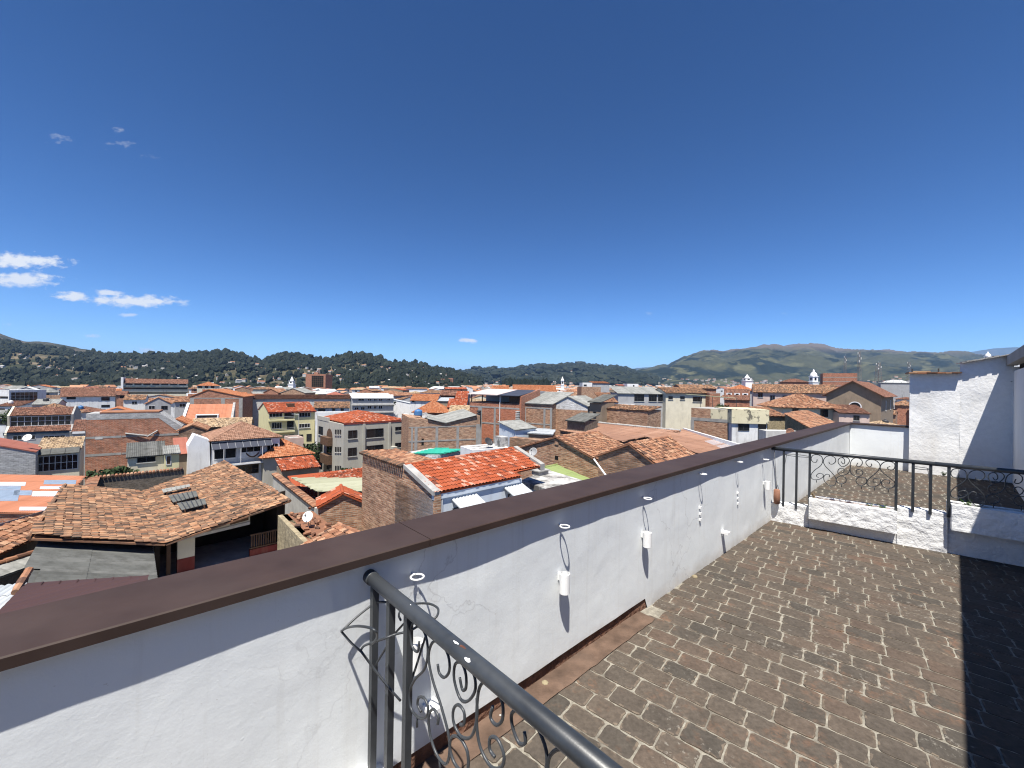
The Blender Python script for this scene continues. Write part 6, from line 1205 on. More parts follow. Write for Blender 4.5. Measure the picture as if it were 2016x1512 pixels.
simple('peach_gable_house', 'house with sunlit peach orange gable peeping over the pale terrace sheet', 968, 1001, 771, 120, 9, 'ochrewall', 'tile_orange', 'gu', 1.7, 'mid', short='the peach gable')
simple('white_flat_block', 'white rooftop block with tilted red cap behind the patched brick house', 1147, 1166, 755, 175, 8, 'white2', None, 'flat', 0, wn=[(1149, 757, 1155, 760)], short='the white rooftop block')
simple('grey_top_block', 'grey block with orange edged roof on the skyline right of the white rooftop block', 1167, 1200, 754, 185, 9, 'greywall', 'tile_orange', 'shed', .8, 'far', short='the grey top block')
simple('brick_small_tower', 'plain brick block below the white rooftop block', 1145, 1183, 764, 120, 8, 'brick_old', None, 'flat', 0, short='the plain brick block')
simple('tiled_slope_house', 'house with pink orange tiled slope left of the grey house', 1186, 1216, 791, 88, 8, 'white', 'tile_mix', 'shed', 1.8, 'mid', short='the pink orange slope')
simple('long_tiled_hall', 'long brown tiled hall on the skyline behind the cream house', 1340, 1410, 764, 190, 10, 'brick', 'tile_old', 'gu', 1.6, 'far', short='the brown skyline hall')
simple('red_cabin', 'small dark red cabin on the skyline left of the grey house', 1219, 1238, 759, 210, 8, 'maroon', 'sheet_rust', 'shed', .6, 'corrfar', short='the dark red cabin')
simple('white_skyline_house', 'white house on the skyline directly above the grey house', 1235, 1257, 757, 205, 8, 'white', None, 'flat', 0, wn=[(1246, 758, 1249, 761)], short='the white skyline house')

# ---- landmarks far across the town
def church_tower(px, pyt, pyb, Y, w, kind, label):
    p = at(px, pyt, Y); bz = at(px, pyb, Y).z; h = p.z - bz; t = thing('church_tower', label, 'church tower', (p.x, p.y, gz(p.x, p.y)))
    s = w * Y / F / 2; c = Vector((p.x, p.y, 0)); g0 = gz(p.x, p.y) - 2
    if kind == 'spire': lv = [(1.0, g0, bz + h * .35), (.78, bz + h * .35, bz + h * .62)]; top = [(.62, bz + h * .62), (.5, bz + h * .72), (.12, bz + h * .95), (.04, p.z)]
    elif kind == 'slim': lv = [(.8, g0, bz + h * .2), (.6, bz + h * .2, bz + h * .62)]; top = [(.9, bz + h * .62), (.55, bz + h * .72), (.1, bz + h * .95), (.03, p.z)]
    else: lv = [(1.0, g0, bz + h * .15), (.85, bz + h * .15, bz + h * .52)]; top = [(.95, bz + h * .52), (.95, bz + h * .58), (.75, bz + h * .72), (.3, bz + h * .82), (.25, bz + h * .9), (.05, p.z)]
    for k, (f_, a_, b_) in enumerate(lv):
        mb = MB(); mb.lathe(c, [(s * f_ * 1.3, a_), (s * f_ * 1.3, b_ - .5), (s * f_ * 1.5, b_ - .45), (s * f_ * 1.5, b_)], 4, .5, True); mb.build('tower_stage', M['churchwhite'], t)
    mb = MB(); mb.lathe(c, [(s * f_, z) for f_, z in top], 12); mb.build('tower_roof', M['churchwhite'], t)
    f_, a_, b_ = lv[-1]; hh = b_ - max(a_, bz)
    for dx, dy in ((0, -1), (1, 0), (-1, 0)):
        e = s * f_ * .93; mb = MB(); q = c + Vector((dx * e, dy * e, b_ - hh * .75)); mb.obox(q - Vector((abs(dy) * s * .28, abs(dx) * s * .28, 0)) - Vector((dx, dy, 0)) * .1, Vector((abs(dy), abs(dx), 0)) * s * .56, Vector((dx, dy, 0)) * .16, (0, 0, hh * .5)); mb.build('belfry_opening', M['dark'], t)
    reg(px - w, px + w, pyt, pyb, Y, 'the church tower')
church_tower(575, 741, 764, 380, 11, 'spire', 'white church tower with stepped spire, leftmost, before the wooded hills')
church_tower(1107.5, 741, 762, 420, 8, 'slim', 'slim white tower with pointed cap in the middle of the skyline')
church_tower(1471, 737, 756, 450, 15, 'spire', 'broad white stepped church top left of the domed tower')
church_tower(1602, 727, 756, 330, 13, 'dome', 'white domed bell tower left of the radio masts')
church_tower(1945, 692, 712, 300, 9, 'dome', 'tiny white dome peeping over the annex roof at the far right')
b = Box('tower_block', 'dark brick tower block with glassy recess before the wooded hills', 'building', 602, 738, 420, XV, 641, 16, 'brick'); b.walls(); b.flat('concrete', 1.0); f = b.front(); window(f, b.t, f.rect((613.5, 739.5, 637, 762)), 6, 6, 'wood', 'dark', fw=.25, sill=False); reg(600, 643, 735, 766, 420, 'the brick tower block')
mb = MB(); mb.obox(b.P(b.w * .3, 5, b.z), b.ex * 4, b.ey * 4, (0, 0, 3)); mb.build('lift_house', M['brick'], b.t)
for (x0, x1, y, lab) in ((868, 877, 747, 'reddish apartment towers far away, left one of two'), (881, 892, 745.5, 'reddish apartment towers far away, taller right one of two')):
    b = Box('apartment_tower', lab, 'building', x0, y, 900, XV, x1, 14, 'brick'); b.walls(); b.flat('concrete', 1.5, .8)
    for k in range(3): mb = MB(); b.front().box(mb, b.w * (.12 + .3 * k), b.w * (.26 + .3 * k), b.b + 6, b.z - 1, -.05, .15); mb.build('window_column', M['glass'], b.t)
def mast(px, pyt, pyb, Y, w, label):
    p = at(px, pyt, Y); bz = at(px, pyb, Y).z - 3; t = thing('radio_mast', label, 'radio mast', (p.x, p.y, bz)); s = w * Y / F / 2; h = p.z - bz; n = 9; mb = MB()
    cs = [(-1, -1), (1, -1), (1, 1), (-1, 1)]
    def c_(k, f_): r_ = s * (1 - .45 * f_); return Vector((p.x + cs[k][0] * r_, p.y + cs[k][1] * r_, bz + h * .93 * f_))
    for k in range(4): mb.tube([c_(k, 0), c_(k, 1)], s * .07, 4)
    for i in range(n):
        for k in range(4): mb.tube([c_(k, i / n), c_((k + 1) % 4, (i + 1) / n)], s * .045, 3); mb.tube([c_(k, i / n), c_((k + 1) % 4, i / n)], s * .04, 3)
    mb.build('lattice', M['antenna_red'], t); mb = MB(); mb.tube([c_(0, 1).lerp(c_(2, 1), .5), p], s * .06, 4); mb.build('aerial', M['metal'], t)
    for k, f_ in enumerate((.72, .8, .88, .95)): mb = MB(); q = c_(k, f_); mb.obox(q - Vector((s * .14, s * .2, h * .03)), (s * .28, 0, 0), (0, s * .2, 0), (0, 0, h * .06)); mb.build('panel_antenna', M['white'], t)
mast(1664, 697, 737, 300, 4, 'thin lattice mast, leftmost of the radio masts on the right')
mast(1692, 687, 750, 240, 5.5, 'tallest red and white lattice mast on the right skyline')
mast(1729.5, 711, 748, 300, 8, 'stubby wide lattice mast right of the tallest one')
mast(1789.5, 709, 745, 320, 5, 'slim lattice mast at the left edge of the white annex')
simple('grey_roof_block', 'low grey block just below the pale dome', 1734, 1797, 754, 265, 10, 'greywall', 'sheet_grey', 'shed', .5, 'corrfar', ex=rot(XV, -34), short='the grey block under the dome')
p = at(1763, 753, 300); t = thing('glass_dome', 'low pale dome roof between the radio masts', 'dome', (p.x, p.y, p.z - 4)); mb = MB(); mb.lathe(p - Vector((0, 0, 2)), [(8.6 * math.cos(a), 4.0 * math.sin(a)) for a in [math.pi / 2 * k / 8 for k in range(9)]], 20); mb.build('dome', M['sheet_pale'], t, True); mb = MB(); mb.lathe(p - Vector((0, 0, 8)), [(9.2, 0), (9.2, 6)], 20); mb.build('drum', M['greywall'], t)
for k in range(10): a = 2 * math.pi * k / 10; mb = MB(); mb.tube([p + Vector((8.65 * math.cos(b_) * math.cos(a), 8.65 * math.cos(b_) * math.sin(a), 4.05 * math.sin(b_) - 2)) for b_ in [math.pi / 2 * j / 6 for j in range(7)]], .12, 4); mb.build('rib', M['frame'], t)
reg(1740, 1790, 740, 760, 300, 'the low dome')

# ---- the many smaller houses between and behind, each its own; labels from how each one looks and what it stands by
WC = [('white', 'white2', 6), ('cream', 'cream', 3), ('grey', 'greywall', 3), ('brick', 'brick', 4), ('tan brick', 'brick_old', 3), ('pinkish', 'pink', 2), ('yellow', 'yellow', 1), ('ochre', 'ochrewall', 2), ('bright white', 'white', 2)]
RC = [('weathered tile', 'tile_old', 6), ('mottled tile', 'tile_mix', 7), ('orange tile', 'tile_orange', 3), ('red orange tile', 'tile_red', 1.5), ('brown tile', 'tile_brown', 5), ('buff tile', 'tile_buff', 3), ('grey sheet', 'sheet_grey', 4), ('pale sheet', 'sheet_pale', 2.5), ('white sheet', 'sheet_white', 1.5), ('red sheet', 'sheet_rust', 1)]
FC = [('gable', 'gu', 4), ('end gable', 'gv', 4), ('hip', 'hip', 2), ('lean-to', 'shed', 2), ('flat', 'flat', 1)]
fr_ = random.Random(21)
def pick(L): return fr_.choices(L, [x[2] for x in L])[0]
USED = set(); FILL = []
def free(x0, x1, y0, Y, h):
    for (a, b_, c, d, Yh, s) in REG:
        if x1 < a - 1 or x0 > b_ + 1: continue
        if Yh > Y and y0 < d - (d - c) * .35: return False        # would stand in front of a house already placed
        if abs(Yh - Y) < 13: return False
    return True
def near_name(x, y):
    best = min(REG, key=lambda r: ((r[0] + r[1]) / 2 - x) ** 2 + 6 * ((r[2] + r[3]) / 2 - y) ** 2); cx, cy = (best[0] + best[1]) / 2, (best[2] + best[3]) / 2
    if y < cy - 5 and abs(x - cx) < 60: rel = 'behind'
    elif x < cx: rel = 'left of'
    else: rel = 'right of'
    return rel + ' ' + best[5]
NREG = list(REG)
def filler(x0, x1, Y, h, small=False):
    wn_, wm, _ = pick(WC); rn, rm, _ = pick(RC); fn_, fm, _ = pick(FC)
    xm = (x0 + x1) / 2; g = gz((xm - CX) / F * Y, Y); P_ = at(xm, 757, Y); hor = 757 + (xm - CX) * math.tan(_r); py = hor + (H - (g + h)) * F / Y
    wid = (x1 - x0) * Y / F; rise = fr_.uniform(1.1, 2.1); dep = fr_.uniform(7, 11)
    if fm == 'gv': rise = min(rise, wid * .25)
    if not free(x0, x1, py - rise * F / Y, Y, h): return None
    ex = rot(Dv, fr_.uniform(-14, 2)) if xm < 700 else (rot(Nv, fr_.uniform(-2, 18)) if xm > 1250 else fr_.choice([rot(Dv, fr_.uniform(-30, -18)), rot(Nv, fr_.uniform(10, 26))]))
    size = 'small' if wid < 9 else ('long' if wid > 15 else fr_.choice(['plain', 'modest', 'squat', 'boxy']))
    if fm == 'flat': base_l = f'{size} {wn_} house with flat roof'
    else: base_l = f'{size} {wn_} house with {rn} {fn_} roof'
    k = 'tilefar' if False else ('mid' if Y < 105 else 'far')
    if rm.startswith('sheet'): k = 'corr' if Y < 105 else 'corrfar'
    kk = LIB[k]
    nw_ = fr_.choice([0, 1, 2, 2, 3]) if not small else fr_.choice([0, 1, 2])
    b = Box('house', base_l, 'house', x0, py, Y, ex, x1, dep, wm)
    if b.w < 2 or b.w > 60: return None
    if fm == 'gu': b.gwalls('u', rise); b.gable(rm, k, 'u', rise, .45, ridge=Y < 200)
    elif fm == 'gv': b.gwalls('v', rise); b.gable(rm, k, 'v', rise, .35, ridge=Y < 200)
    elif fm == 'hip': b.walls(); b.hip(rm, k, rise, .5)
    elif fm == 'shed': b.walls(); b.shed(rm, k, b.z, b.z + rise * .8)
    else: b.walls(); b.flat('concrete', .5)
    f = b.front()
    for q in range(nw_):
        u = b.w * (q + .5) / nw_; ww = min(1.6, b.w / nw_ * .6); zt_ = b.z - fr_.uniform(.5, .8)
        if Y < 190: window(f, b.t, (u - ww / 2, u + ww / 2, zt_ - 1.2, zt_), 2, 1, fr_.choice(['frame', 'frame_white', 'wood']), sill=False, fw=.08)
        else: mb = MB(); f.box(mb, u - ww / 2, u + ww / 2, zt_ - 1.2, zt_, -.05, .03); mb.build('window', M['glass'], b.t)
    FILL.append((b.t, base_l, xm, py, nw_, Y)); REG.append((x0 - 1, x1 + 1, py - rise * F / Y, py + 5 * F / Y, Y, 'x')); return b
rows = [(82, .55, 6.2), (95, .7, 6.5), (115, .8, 6.8), (135, .85, 7), (158, .85, 7.4), (182, .85, 7.6), (210, .85, 8), (245, .85, 8.3), (285, .85, 8.6), (335, .8, 9), (395, .8, 9)]
for Y, dens, h in rows:
    x = -70 + fr_.uniform(0, 20)
    while x < 1800:
        wd = fr_.uniform(7, 16) * (1.0 if Y < 240 else 1.15) * F / Y
        if fr_.random() < dens and not (x + wd > 1500 and Y < 90): filler(x, x + wd, Y * fr_.uniform(.96, 1.04), h + fr_.uniform(-1.4, 1.7), Y > 150)
        x += wd + fr_.uniform(.3, 2.5) * F / Y
REG[:] = NREG
seen_ = {}
for t, bl, xm, py, nw_, Y in FILL:
    lab = bl + ', ' + near_name(xm, py)
    w_ = lab.split()
    tries = 0
    while lab in seen_ or len(lab.split()) > 16:
        tries += 1
        if len(lab.split()) > 16: lab = ' '.join(lab.replace('house with ', '').replace(' roof,', ' house,', 1).split()[:16])
        if lab in seen_:
            if tries == 1: lab = {0: 'windowless', 1: 'single windowed', 2: 'two windowed', 3: 'three windowed'}[nw_] + ' ' + lab
            elif tries == 2: lab = 'farther ' + lab
            else: break
    seen_[lab] = 1; t['label'] = ' '.join(lab.split()[:16])
print('fillers', len(FILL))
# ---- rooftop clutter: aerials and water tanks on the nearer houses
kr = random.Random(12); na = nt_ = 0
for t, bl, xm, py, nw_, Y in FILL:
    if Y > 215: continue
    top = max((t.location + Vector(v) - parent_origin(t) + parent_origin(t) - parent_origin(t) * 0 for v in [(0, 0, 0)]), key=lambda v: v.z)
    zr = max((c.matrix_basis.translation.z + max(v.co.z for v in c.data.vertices) + t.location.z) for c in t.children if c.type == 'MESH')
    cx = sum((v.co.x for c in t.children[:1] for v in c.data.vertices)) / max(1, len(t.children[0].data.vertices)) + t.location.x; cy = sum((v.co.y for c in t.children[:1] for v in c.data.vertices)) / max(1, len(t.children[0].data.vertices)) + t.location.y
    if kr.random() < .42 and na < 60:
        na += 1; p = Vector((cx + kr.uniform(-1, 1), cy + kr.uniform(-1, 1), zr - .8)); h = kr.uniform(2.2, 4.2); a = thing('roof_aerial', 'thin television aerial standing on a rooftop of the town', 'aerial', p, 'television aerials on the roofs'); an_ = kr.uniform(0, 3); d = Vector((math.cos(an_), math.sin(an_), 0)); e = Vector((-d.y, d.x, 0)); q = p + Vector((0, 0, h)); mb = MB(); mb.tube([p, q], .035, 4); mb.tube([q - d * .7, q + d * .7], .025, 4)
        for k in range(5): mb.tube([q + d * (-.6 + .3 * k) - e * .35, q + d * (-.6 + .3 * k) + e * .35], .018, 3)
        mb.build('mast', M['frame'], a)
    elif kr.random() < .13 and nt_ < 12:
        nt_ += 1; p = Vector((cx + kr.uniform(-1, 1), cy - kr.uniform(.5, 2), zr - .7)); mt = kr.choice(['tankblue', 'dish', 'frame']); cn = {'tankblue': 'blue', 'dish': 'white', 'frame': 'black'}[mt]
        w_ = cylinder_tank(p, .6, 1.0, mt, (cn + ' water tank on ' + t['label'])); w_['label'] = ' '.join(w_['label'].split()[:16])
# ================================================================== GROUND, HILLS, WOODS, FAR TOWN, AIR
n1 = 90
xs = np.concatenate([np.linspace(-4200, -300, 40), np.linspace(-280, 280, 36), np.linspace(300, 4200, 40)]); ys = np.concatenate([np.linspace(-220, 120, 18), np.linspace(140, 5200, 60)])
X_, Y_ = np.meshgrid(xs, ys, indexing='ij'); Z_ = np.vectorize(gz)(X_, Y_) - .3
mb = MB(); mb.v = [tuple(v) for v in np.stack([X_, Y_, Z_], -1).reshape(-1, 3).tolist()]; ny_ = len(ys)
mb.f = [(i * ny_ + j, (i + 1) * ny_ + j, (i + 1) * ny_ + j + 1, i * ny_ + j + 1) for i in range(len(xs) - 1) for j in range(ny_ - 1)]; mb.t = [.5] * len(mb.f)
M['townground'] = M_plain('town_ground', (.13, .12, .105), .95, .3, .12, dirt=(.05, .06, .035), damt=.7, streak=False)
struct(mb.build('ground', M['townground'], None, True))
big = MB(); big.poly([(-60000, -60000, -95), (60000, -60000, -95), (60000, 60000, -95), (-60000, 60000, -95)]); struct(big.build('terrain', M['townground']))

def M_hill(name, c1, c2, c3, s1, s2, top=None, zlo=0, zhi=1):
    m = NM(name); n_a = m.noise(s1, 7, .62); n_b = m.noise(s2, 5, .6)
    c = m.mix(m.ramp(n_a, [(.47, 0.0), (.53, 1.0)]), c1, c2); c = m.mix(m.ramp(n_b, [(.55, 0.0), (.62, 1.0)]), c, c3); n_c = m.noise(s1 * 9, 6, .7); c = m.mix(.5, c, m.ramp(n_c, [(.3, .45), (.7, 1.5)]), 'MULTIPLY')
    if top:
        sp = m.new('ShaderNodeSeparateXYZ'); m.l.new(m.pos(), sp.inputs[0]); z = m.math('ADD', sp.outputs[2], m.math('MULTIPLY', m.math('SUBTRACT', n_a, .5), (zhi - zlo) * 1.2))
        mr = m.new('ShaderNodeMapRange'); m.l.new(z, mr.inputs['Value']); mr.inputs['From Min'].default_value = zlo; mr.inputs['From Max'].default_value = zhi; c = m.mix(mr.outputs[0], c, top)
    return m.fin(c, .95, .1)
HILLS = {}
def hill(name, sky_, Yr, Yb, mat, amp, seed, nx=220, nr=34, freq=1 / 260., edge=6.0, zb=None):
    px = np.array([p[0] for p in sky_], float); py = np.array([p[1] for p in sky_], float); cols = np.linspace(px[0], px[-1], nx); sk = np.interp(cols, px, py)
    V = np.zeros((nx, nr + 8, 3)); shp = []
    for i, c in enumerate(cols):
        R_ = at(c, sk[i], Yr); tn = R_.x / R_.y
        for r in range(nr + 8):
            f_ = r / (nr - 1); Y = Yb + (Yr - Yb) * f_; x = tn * Y
            z0 = (gz(x, Yb) if zb is None else zb) - 6
            if f_ <= 1: z = z0 + (R_.z - z0) * (f_ ** 1.15)
            else: z = R_.z - (f_ - 1) * (R_.z - z0) * 2.2
            V[i, r] = (x, Y, z)
    f_ = np.arange(nr + 8) / (nr - 1); w = np.clip(np.where(f_ <= 1, 4 * f_ * (1 - f_), 0), 0, 1) ** .7
    ridg = fbm(V[..., 0] * freq, V[..., 1] * freq * .7, seed, 5); ridg = -np.abs(ridg) * 2 + .35
    V[..., 2] += ridg * amp * w[None]; V[:, :, 2] += (fbm(V[..., 0] * freq * 9, V[..., 1] * freq * 9, seed + 5, 3) * edge) * (f_ > .02)
    HILLS[name + str(seed)] = V
    mb = MB(); nn = nr + 8; mb.v = [tuple(v) for v in V.reshape(-1, 3).tolist()]; mb.f = [(i * nn + j, (i + 1) * nn + j, (i + 1) * nn + j + 1, i * nn + j + 1) for i in range(nx - 1) for j in range(nn - 1)]; mb.t = [.5] * len(mb.f)
    return struct(mb.build(name, mat, None, True)), V
Mh1 = M_hill('wooded_hill_ground', (.035, .038, .02), (.075, .066, .038), (.15, .12, .08), .006, .012)
Mh2 = M_hill('green_mountain', (.050, .053, .030), (.012, .018, .014), (.080, .080, .042), .0024, .0050, (.105, .088, .070), 400, 520)
Mh3 = M_hill('middle_hills', (.036, .042, .024), (.016, .023, .014), (.10, .088, .055), .004, .012)
Mh4 = M_hill('far_range', (.06, .065, .045), (.045, .055, .04), (.09, .085, .06), .001, .003)
hill('far_range', [(830, 736), (893, 731), (915, 728), (944, 725), (975, 727), (1008, 725), (1040, 729), (1100, 731), (1180, 733), (1227, 727), (1262, 724), (1302, 721), (1318, 724), (1370, 735)], 14000, 9000, Mh4, 60, 3, 160, 14, 1 / 1500., 20, 0)
hill('far_range', [(1840, 712), (1871, 697), (1913, 692.5), (1955, 686), (1995, 683.5), (2016, 684), (2110, 680), (2250, 700)], 13000, 9000, Mh4, 60, 4, 100, 14, 1 / 1500., 20, 0)
hill('mountain', [(1235, 757), (1251, 741), (1290, 730), (1316, 728), (1340, 711.6), (1364, 700.7), (1384, 694.7), (1403, 694), (1425, 697.7), (1450, 691.4), (1498, 682), (1524, 677), (1543, 681), (1585, 677), (1618, 681), (1646, 690), (1703, 690.5), (1745, 693), (1787, 697.5), (1843, 697.5), (1871, 693), (1902, 696), (1960, 706), (2100, 716), (2250, 722)], 6200, 2300, Mh2, 330, 11, 420, 120, 1 / 1000., 45)
hill('hill', [(820, 757), (900, 737), (915, 733), (948, 729), (990, 731), (1028, 729), (1060, 724), (1083, 721), (1105, 724), (1127, 723), (1155, 719.5), (1179, 724.5), (1223, 727.5), (1251, 738), (1275, 748), (1290, 757)], 4200, 2000, Mh3, 130, 17, 260, 70, 1 / 420., 16)
hill('hill', [(-260, 640), (-100, 650), (0, 656), (22, 665), (50, 672), (94, 673), (130, 680), (159, 686), (208, 694.5), (260, 706), (330, 722)], 2600, 1700, M_hill('bald_hill', (.065, .056, .034), (.035, .037, .022), (.085, .068, .045), .004, .01), 40, 23, 150, 26, 1 / 300., 6)
_, VW = hill('wooded_hill', [(-300, 665), (-100, 668), (0, 676), (60, 684), (130, 694), (211, 703), (290, 704), (342, 701), (402, 699), (446, 697), (469, 701), (499, 713), (519, 717), (540, 707), (559, 701), (598, 703), (616, 713), (634, 714.5), (654, 711), (688, 704), (717, 703), (747, 711), (773, 721), (795, 721), (817, 720), (843, 729), (859, 732), (881, 732), (893, 735), (920, 744), (950, 756)], 1550, 760, Mh1, 34, 29, 330, 40, 1 / 170., 5)

# the woods on the hills: tens of thousands of crowns nobody could count
def blob(n=2):
    a = (1 + 5 ** .5) / 2; v = np.array([(-1, a, 0), (1, a, 0), (-1, -a, 0), (1, -a, 0), (0, -1, a), (0, 1, a), (0, -1, -a), (0, 1, -a), (a, 0, -1), (a, 0, 1), (-a, 0, -1), (-a, 0, 1)], float); v /= np.linalg.norm(v[0])
    f = np.array([(0, 11, 5), (0, 5, 1), (0, 1, 7), (0, 7, 10), (0, 10, 11), (1, 5, 9), (5, 11, 4), (11, 10, 2), (10, 7, 6), (7, 1, 8), (3, 9, 4), (3, 4, 2), (3, 2, 6), (3, 6, 8), (3, 8, 9), (4, 9, 5), (2, 4, 11), (6, 2, 10), (8, 6, 7), (9, 8, 1)]); return v, f
BV, BF = blob()
def woods(name, V, N, seed, hmin, hmax, mask_f, mask_t, rmax=1.02, boost_ridge=.16, aspect=(.28, .5), keep_clear=None):
    r = np.random.default_rng(seed); nx, nn, _ = V.shape; allv = []; allf = []; allt = []; o = 0; cnt = 0
    while cnt < N:
        k = 4000; i = r.random(k) * (nx - 1.01); f_ = np.where(r.random(k) < boost_ridge, r.uniform(.86, rmax, k), r.random(k) ** .8 * .97 + .03); j = f_ * (nn - 9)
        i0 = i.astype(int); j0 = np.clip(j.astype(int), 0, nn - 2); fi = (i - i0)[:, None]; fj = (j - j0)[:, None]
        P_ = (V[i0, j0] * (1 - fi) + V[i0 + 1, j0] * fi) * (1 - fj) + (V[i0, j0 + 1] * (1 - fi) + V[i0 + 1, j0 + 1] * fi) * fj
        keep = (fbm(P_[:, 0] * mask_f, P_[:, 1] * mask_f, seed, 4) + .12 * r.normal(0, 1, k)) > mask_t
        if keep_clear is not None:
            low = np.clip((.62 - f_) / .5, 0, 1) * np.clip((P_[:, 0] / P_[:, 1] + 1.02) / .15, 0, 1); keep &= (fbm(P_[:, 0] / 90., P_[:, 1] / 90., seed + 40, 3) + .1 * r.normal(0, 1, k)) > -.35 + .42 * low
            hx = np.array(keep_clear); dx = np.abs(P_[:, None, 0] - hx[None, :, 0]); dy = hx[None, :, 1] - P_[:, None, 1]; keep &= ~((dx < 8) & (dy > -8) & (dy < 55)).any(1)
        on_r = (f_[keep] > .95)[:N - cnt]; P_ = P_[keep]; P_ = P_[:N - cnt]; cnt += len(P_)
        for p, rg_ in zip(P_, on_r):
            h = min(hmax * 1.5, math.exp(r.normal(math.log((hmin + hmax) / 2), .36))) * (1.25 if rg_ and r.random() < .35 else .85); w = h * r.uniform(*aspect); jit = 1 + r.normal(0, .16, (12, 1)); v = BV * jit * np.array([w, w, h * .55]) + p + np.array([0, 0, h * .42]); a = r.random() * 6.28
            allv.append(v); allf.append(BF + o); o += 12; t_ = r.random(); allt.append(np.clip(t_ * .75 + r.random(20) * .25, 0, 1))
    mb = MB(); mb.v = np.concatenate(allv).tolist(); mb.f = np.concatenate(allf).tolist(); mb.t = np.concatenate(allt).tolist(); return struct(mb.build(name, M['wood_leaf'], None), 'stuff')
# the last streets before the hills: a mass of roofs too small and too many to count
m = NM('far_roofs_and_walls'); a = m.new('ShaderNodeAttribute', attribute_name='tint').outputs['Fac']
M['fartown'] = m.fin(m.ramp(a, [(0, (.20, .10, .065)), (.12, (.33, .16, .09)), (.25, (.42, .20, .11)), (.36, (.36, .24, .16)), (.45, (.30, .29, .27)), (.55, (.46, .46, .45)), (.62, (.46, .445, .41)), (.72, (.38, .34, .28)), (.8, (.28, .27, .25)), (.88, (.24, .145, .095)), (1, (.52, .515, .50))]), .9, .2)
fm = MB(); r2 = random.Random(8)
def tiny(mb, p, w, d, h, rise, ang, tr, tw_):
    c, s = math.cos(ang), math.sin(ang); L = lambda x, y, z: (p[0] + x * c - y * s, p[1] + x * s + y * c, p[2] + z)
    v = [L(-w, -d, -3), L(w, -d, -3), L(w, d, -3), L(-w, d, -3), L(-w, -d, h), L(w, -d, h), L(w, d, h), L(-w, d, h), L(-w * 1.06, 0, h + rise), L(w * 1.06, 0, h + rise), L(-w * 1.06, -d * 1.1, h - .1), L(w * 1.06, -d * 1.1, h - .1), L(w * 1.06, d * 1.1, h - .1), L(-w * 1.06, d * 1.1, h - .1)]
    mb.add(v, [(0, 1, 5, 4), (1, 2, 6, 9, 5), (2, 3, 7, 6), (3, 0, 4, 8, 7)], tw_); mb.add(v, [(10, 11, 9, 8), (12, 13, 8, 9)], tr)
for k in range(1500):
    Y = 430 + 900 * r2.random() ** 1.3; px = r2.uniform(-60, 1800) if r2.random() < .55 else r2.uniform(800, 1800)
    if px < 900 and Y > 640: continue
    p = at(px, 757, Y); tiny(fm, (p.x, p.y, gz(p.x, p.y)), r2.uniform(3.5, 7), r2.uniform(3, 5), r2.uniform(4.5, 9.5), r2.uniform(1.2, 2.6), r2.choice([0, .6, -.5, 1.2]) + r2.uniform(-.2, .2), r2.random() * .55, r2.uniform(.5, 1))
struct(fm.build('distant_town', M['fartown']), 'stuff')
hv = MB()
def hillside(V, n, f0, f1, s0, s1, i0=0, i1=None):
    nx, nn, _ = V.shape; i1 = i1 or nx - 1
    for k in range(n):
        c0 = (r2.randint(i0, i1 - 1), f0 + (f1 - f0) * r2.random() ** 1.8); i = min(nx - 1, max(0, c0[0])); j = int(c0[1] * (nn - 9)); p = V[i, j] + np.array([r2.uniform(-20, 20), r2.uniform(-12, 12), 0]); s = r2.uniform(s0, s1)
        tiny(hv, p, s, s * .7, s * .8, s * .3, r2.uniform(0, 3), r2.random() * .55, r2.choice([.58, .62, .72, .97]))
hillside(HILLS['hill17'], 420, .02, .55, 5, 9); hillside(HILLS['mountain11'], 420, .0, .13, 6, 10)
struct(hv.build('distant_hill_houses', M['fartown']), 'stuff')
# houses scattered on the wooded hill: individuals, too small to show parts
pm = [MB() for _ in range(6)]; protos = []
for k, q in enumerate(pm): tiny(q, (0, 0, 0), r2.uniform(4, 7), r2.uniform(3, 4.5), r2.uniform(3, 5), 1.6, 0, [.05, .2, .3, .5, .42, .58][k], [.62, .97, .6, .72, .58, .97][k])
pl = ['white hillside house with dark brown roof among the trees', 'white hillside house with reddish roof among the trees', 'pale hillside house with tan roof among the trees', 'cream hillside house with grey roof among the trees', 'whitish hillside house with dusty roof among the trees', 'bright white hillside house with pale roof among the trees']
for k, q in enumerate(pm):
    o_ = q.build('hillside_house', M['fartown']); tag(o_, pl[k], 'house', 'small houses scattered over the wooded hill'); protos.append(o_)
nx, nn, _ = VW.shape; used0 = [False] * 6; HOUSE_AT = []
for k in range(240):
    i = r2.randrange(nx); f_ = r2.random() ** 1.2 * .55 + .06 if r2.random() < .85 else r2.uniform(.6, .97); j = int(f_ * (nn - 9)); p = VW[i, j]; q = k % 6
    o_ = protos[q] if not used0[q] else protos[q].copy()
    if used0[q]: COL.objects.link(o_)
    HOUSE_AT.append((p[0], p[1])); used0[q] = True; o_.location = (p[0] + r2.uniform(-8, 8), p[1] + r2.uniform(-6, 6), p[2] + r2.uniform(1, 5)); o_.rotation_euler = (0, 0, r2.uniform(-1, 1)); s = r2.uniform(.55, 1.15); o_.scale = (s, s, s)

M['wood_leaf'] = M_leaf('eucalyptus_wood', [(.009, .014, .009), (.016, .022, .013), (.032, .037, .022)])
woods('woods', VW, 19000, 5, 6.5, 16, 1 / 190., -.05, keep_clear=HOUSE_AT)
woods('woods', HILLS['hill17'], 5200, 6, 16, 34, 1 / 420., .02, .97, .1, (.5, 1.0))
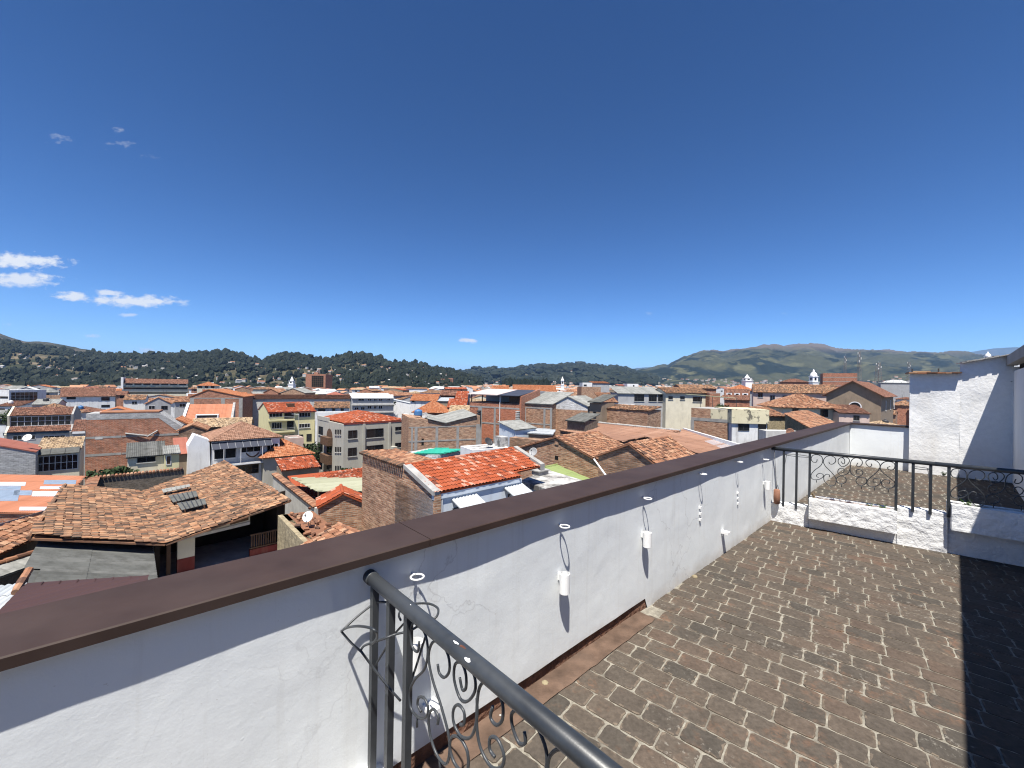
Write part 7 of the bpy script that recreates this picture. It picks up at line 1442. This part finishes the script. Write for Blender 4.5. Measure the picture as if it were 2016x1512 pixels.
# dark tree belt in front of the middle hills and loose trees on the town's edge
r = np.random.default_rng(3); av = []; af = []; at_ = []; o = 0
def addtree(P_, h, w):
    global o
    v = BV * (1 + r.normal(0, .16, (12, 1))) * np.array([w, w, h * .55]) + np.array(P_) + np.array([0, 0, h * .45]); av.append(v); af.append(BF + o); o += 12; at_.append(np.clip(r.random() * .6 + r.random(20) * .25, 0, 1))
for k in range(420):
    p = at(r.uniform(992, 1080), 757, r.uniform(900, 1000)); addtree((p.x, p.y, gz(p.x, p.y)), r.uniform(16, 28), r.uniform(4, 7))
for k in range(2600):
    px = r.uniform(-60, 905); Y = r.uniform(560, 800); p = at(px, 757, Y); addtree((p.x, p.y, gz(p.x, p.y)), r.uniform(7, 15), r.uniform(3, 6))
mb = MB(); mb.v = np.concatenate(av).tolist(); mb.f = np.concatenate(af).tolist(); mb.t = np.concatenate(at_).tolist(); struct(mb.build('tree_belt', M['wood_leaf'], None), 'stuff')

# a few trees inside the town
def tree(px, py, Y, h, w, label, seed):
    p = at(px, py, Y); b0 = Vector((p.x, p.y, p.z - h)); t = thing('tree', label, 'tree', b0); rg = np.random.default_rng(seed); mb = MB(); top = b0 + Vector((0, 0, h * .6)); mb.tube([b0, b0 + Vector((.1, 0, h * .3)), top], [w * .07, w * .05, w * .03], 7)
    for k in range(5): a = k * 1.256; mb.tube([b0 + Vector((0, 0, h * .35)), b0 + Vector((math.cos(a) * w * .35, math.sin(a) * w * .35, h * .68))], [w * .035, w * .012], 5)
    mb.build('trunk', M['wood'], t); n = 900; d = rg.normal(0, 1, (n, 3)); d /= np.linalg.norm(d, axis=1)[:, None]; rad = rg.random(n) ** .35; lump = 1 + .3 * np.sin(d[:, 0] * 5 + seed) * np.cos(d[:, 1] * 4 + d[:, 2] * 3)
    c = d * (rad * lump)[:, None] * np.array([w * .5, w * .5, h * .32]) + np.array([b0.x, b0.y, b0.z + h * .68]); s = rg.uniform(.10, .22, n) * w * .35; u = rg.normal(0, 1, (n, 3)); u /= np.linalg.norm(u, axis=1)[:, None]; v = np.cross(u, rg.normal(0, 1, (n, 3))); v /= np.linalg.norm(v, axis=1)[:, None]
    q = np.stack([c - u * s[:, None], c + v * s[:, None] * .6, c + u * s[:, None], c - v * s[:, None] * .6], 1).reshape(-1, 3); mb = MB(); mb.v = q.tolist(); mb.f = (np.arange(n)[:, None] * 4 + np.arange(4)[None]).tolist(); mb.t = rg.random(n).tolist(); mb.build('crown', M['leaf'], t)
tree(612, 872, 74, 6, 4.5, 'dark tree between the tan hip roofed wing and the greige flats', 2)
tree(918, 806, 92, 3.5, 3.0, 'small dark tree at the left corner of the roof terrace building', 3)
tree(222, 922, 48, 2.6, 4.5, 'low green shrub at the foot of the big brick wall', 4)
tree(1420, 796, 90, 3.5, 3.2, 'round dark tree behind the peeling brick building', 5)
tree(760, 786, 160, 6, 7, 'dark tree right of the grey flats', 6)
tree(30, 806, 84, 5, 4, 'dark tree at the left end of the tall house with glazed upper storey', 7)
tree(680, 921, 58, 3, 2.2, 'spiky green shrub at the foot of the greige flats', 8)
# the air: one thin box of haze round everything
m = bpy.data.materials.new('haze_air'); m.use_nodes = True; nd = m.node_tree.nodes; nd.remove(nd['Principled BSDF']); pv = nd.new('ShaderNodeVolumePrincipled'); pv.inputs['Color'].default_value = (.34, .58, 1.0, 1); pv.inputs['Density'].default_value = 4.2e-5; pv.inputs['Anisotropy'].default_value = .0
m.node_tree.links.new(pv.outputs[0], nd['Material Output'].inputs['Volume'])
mb = MB(); mb.box(-62000, 62000, -62000, 62000, -97, 1330); o_ = mb.build('haze', m); struct(o_, 'stuff')
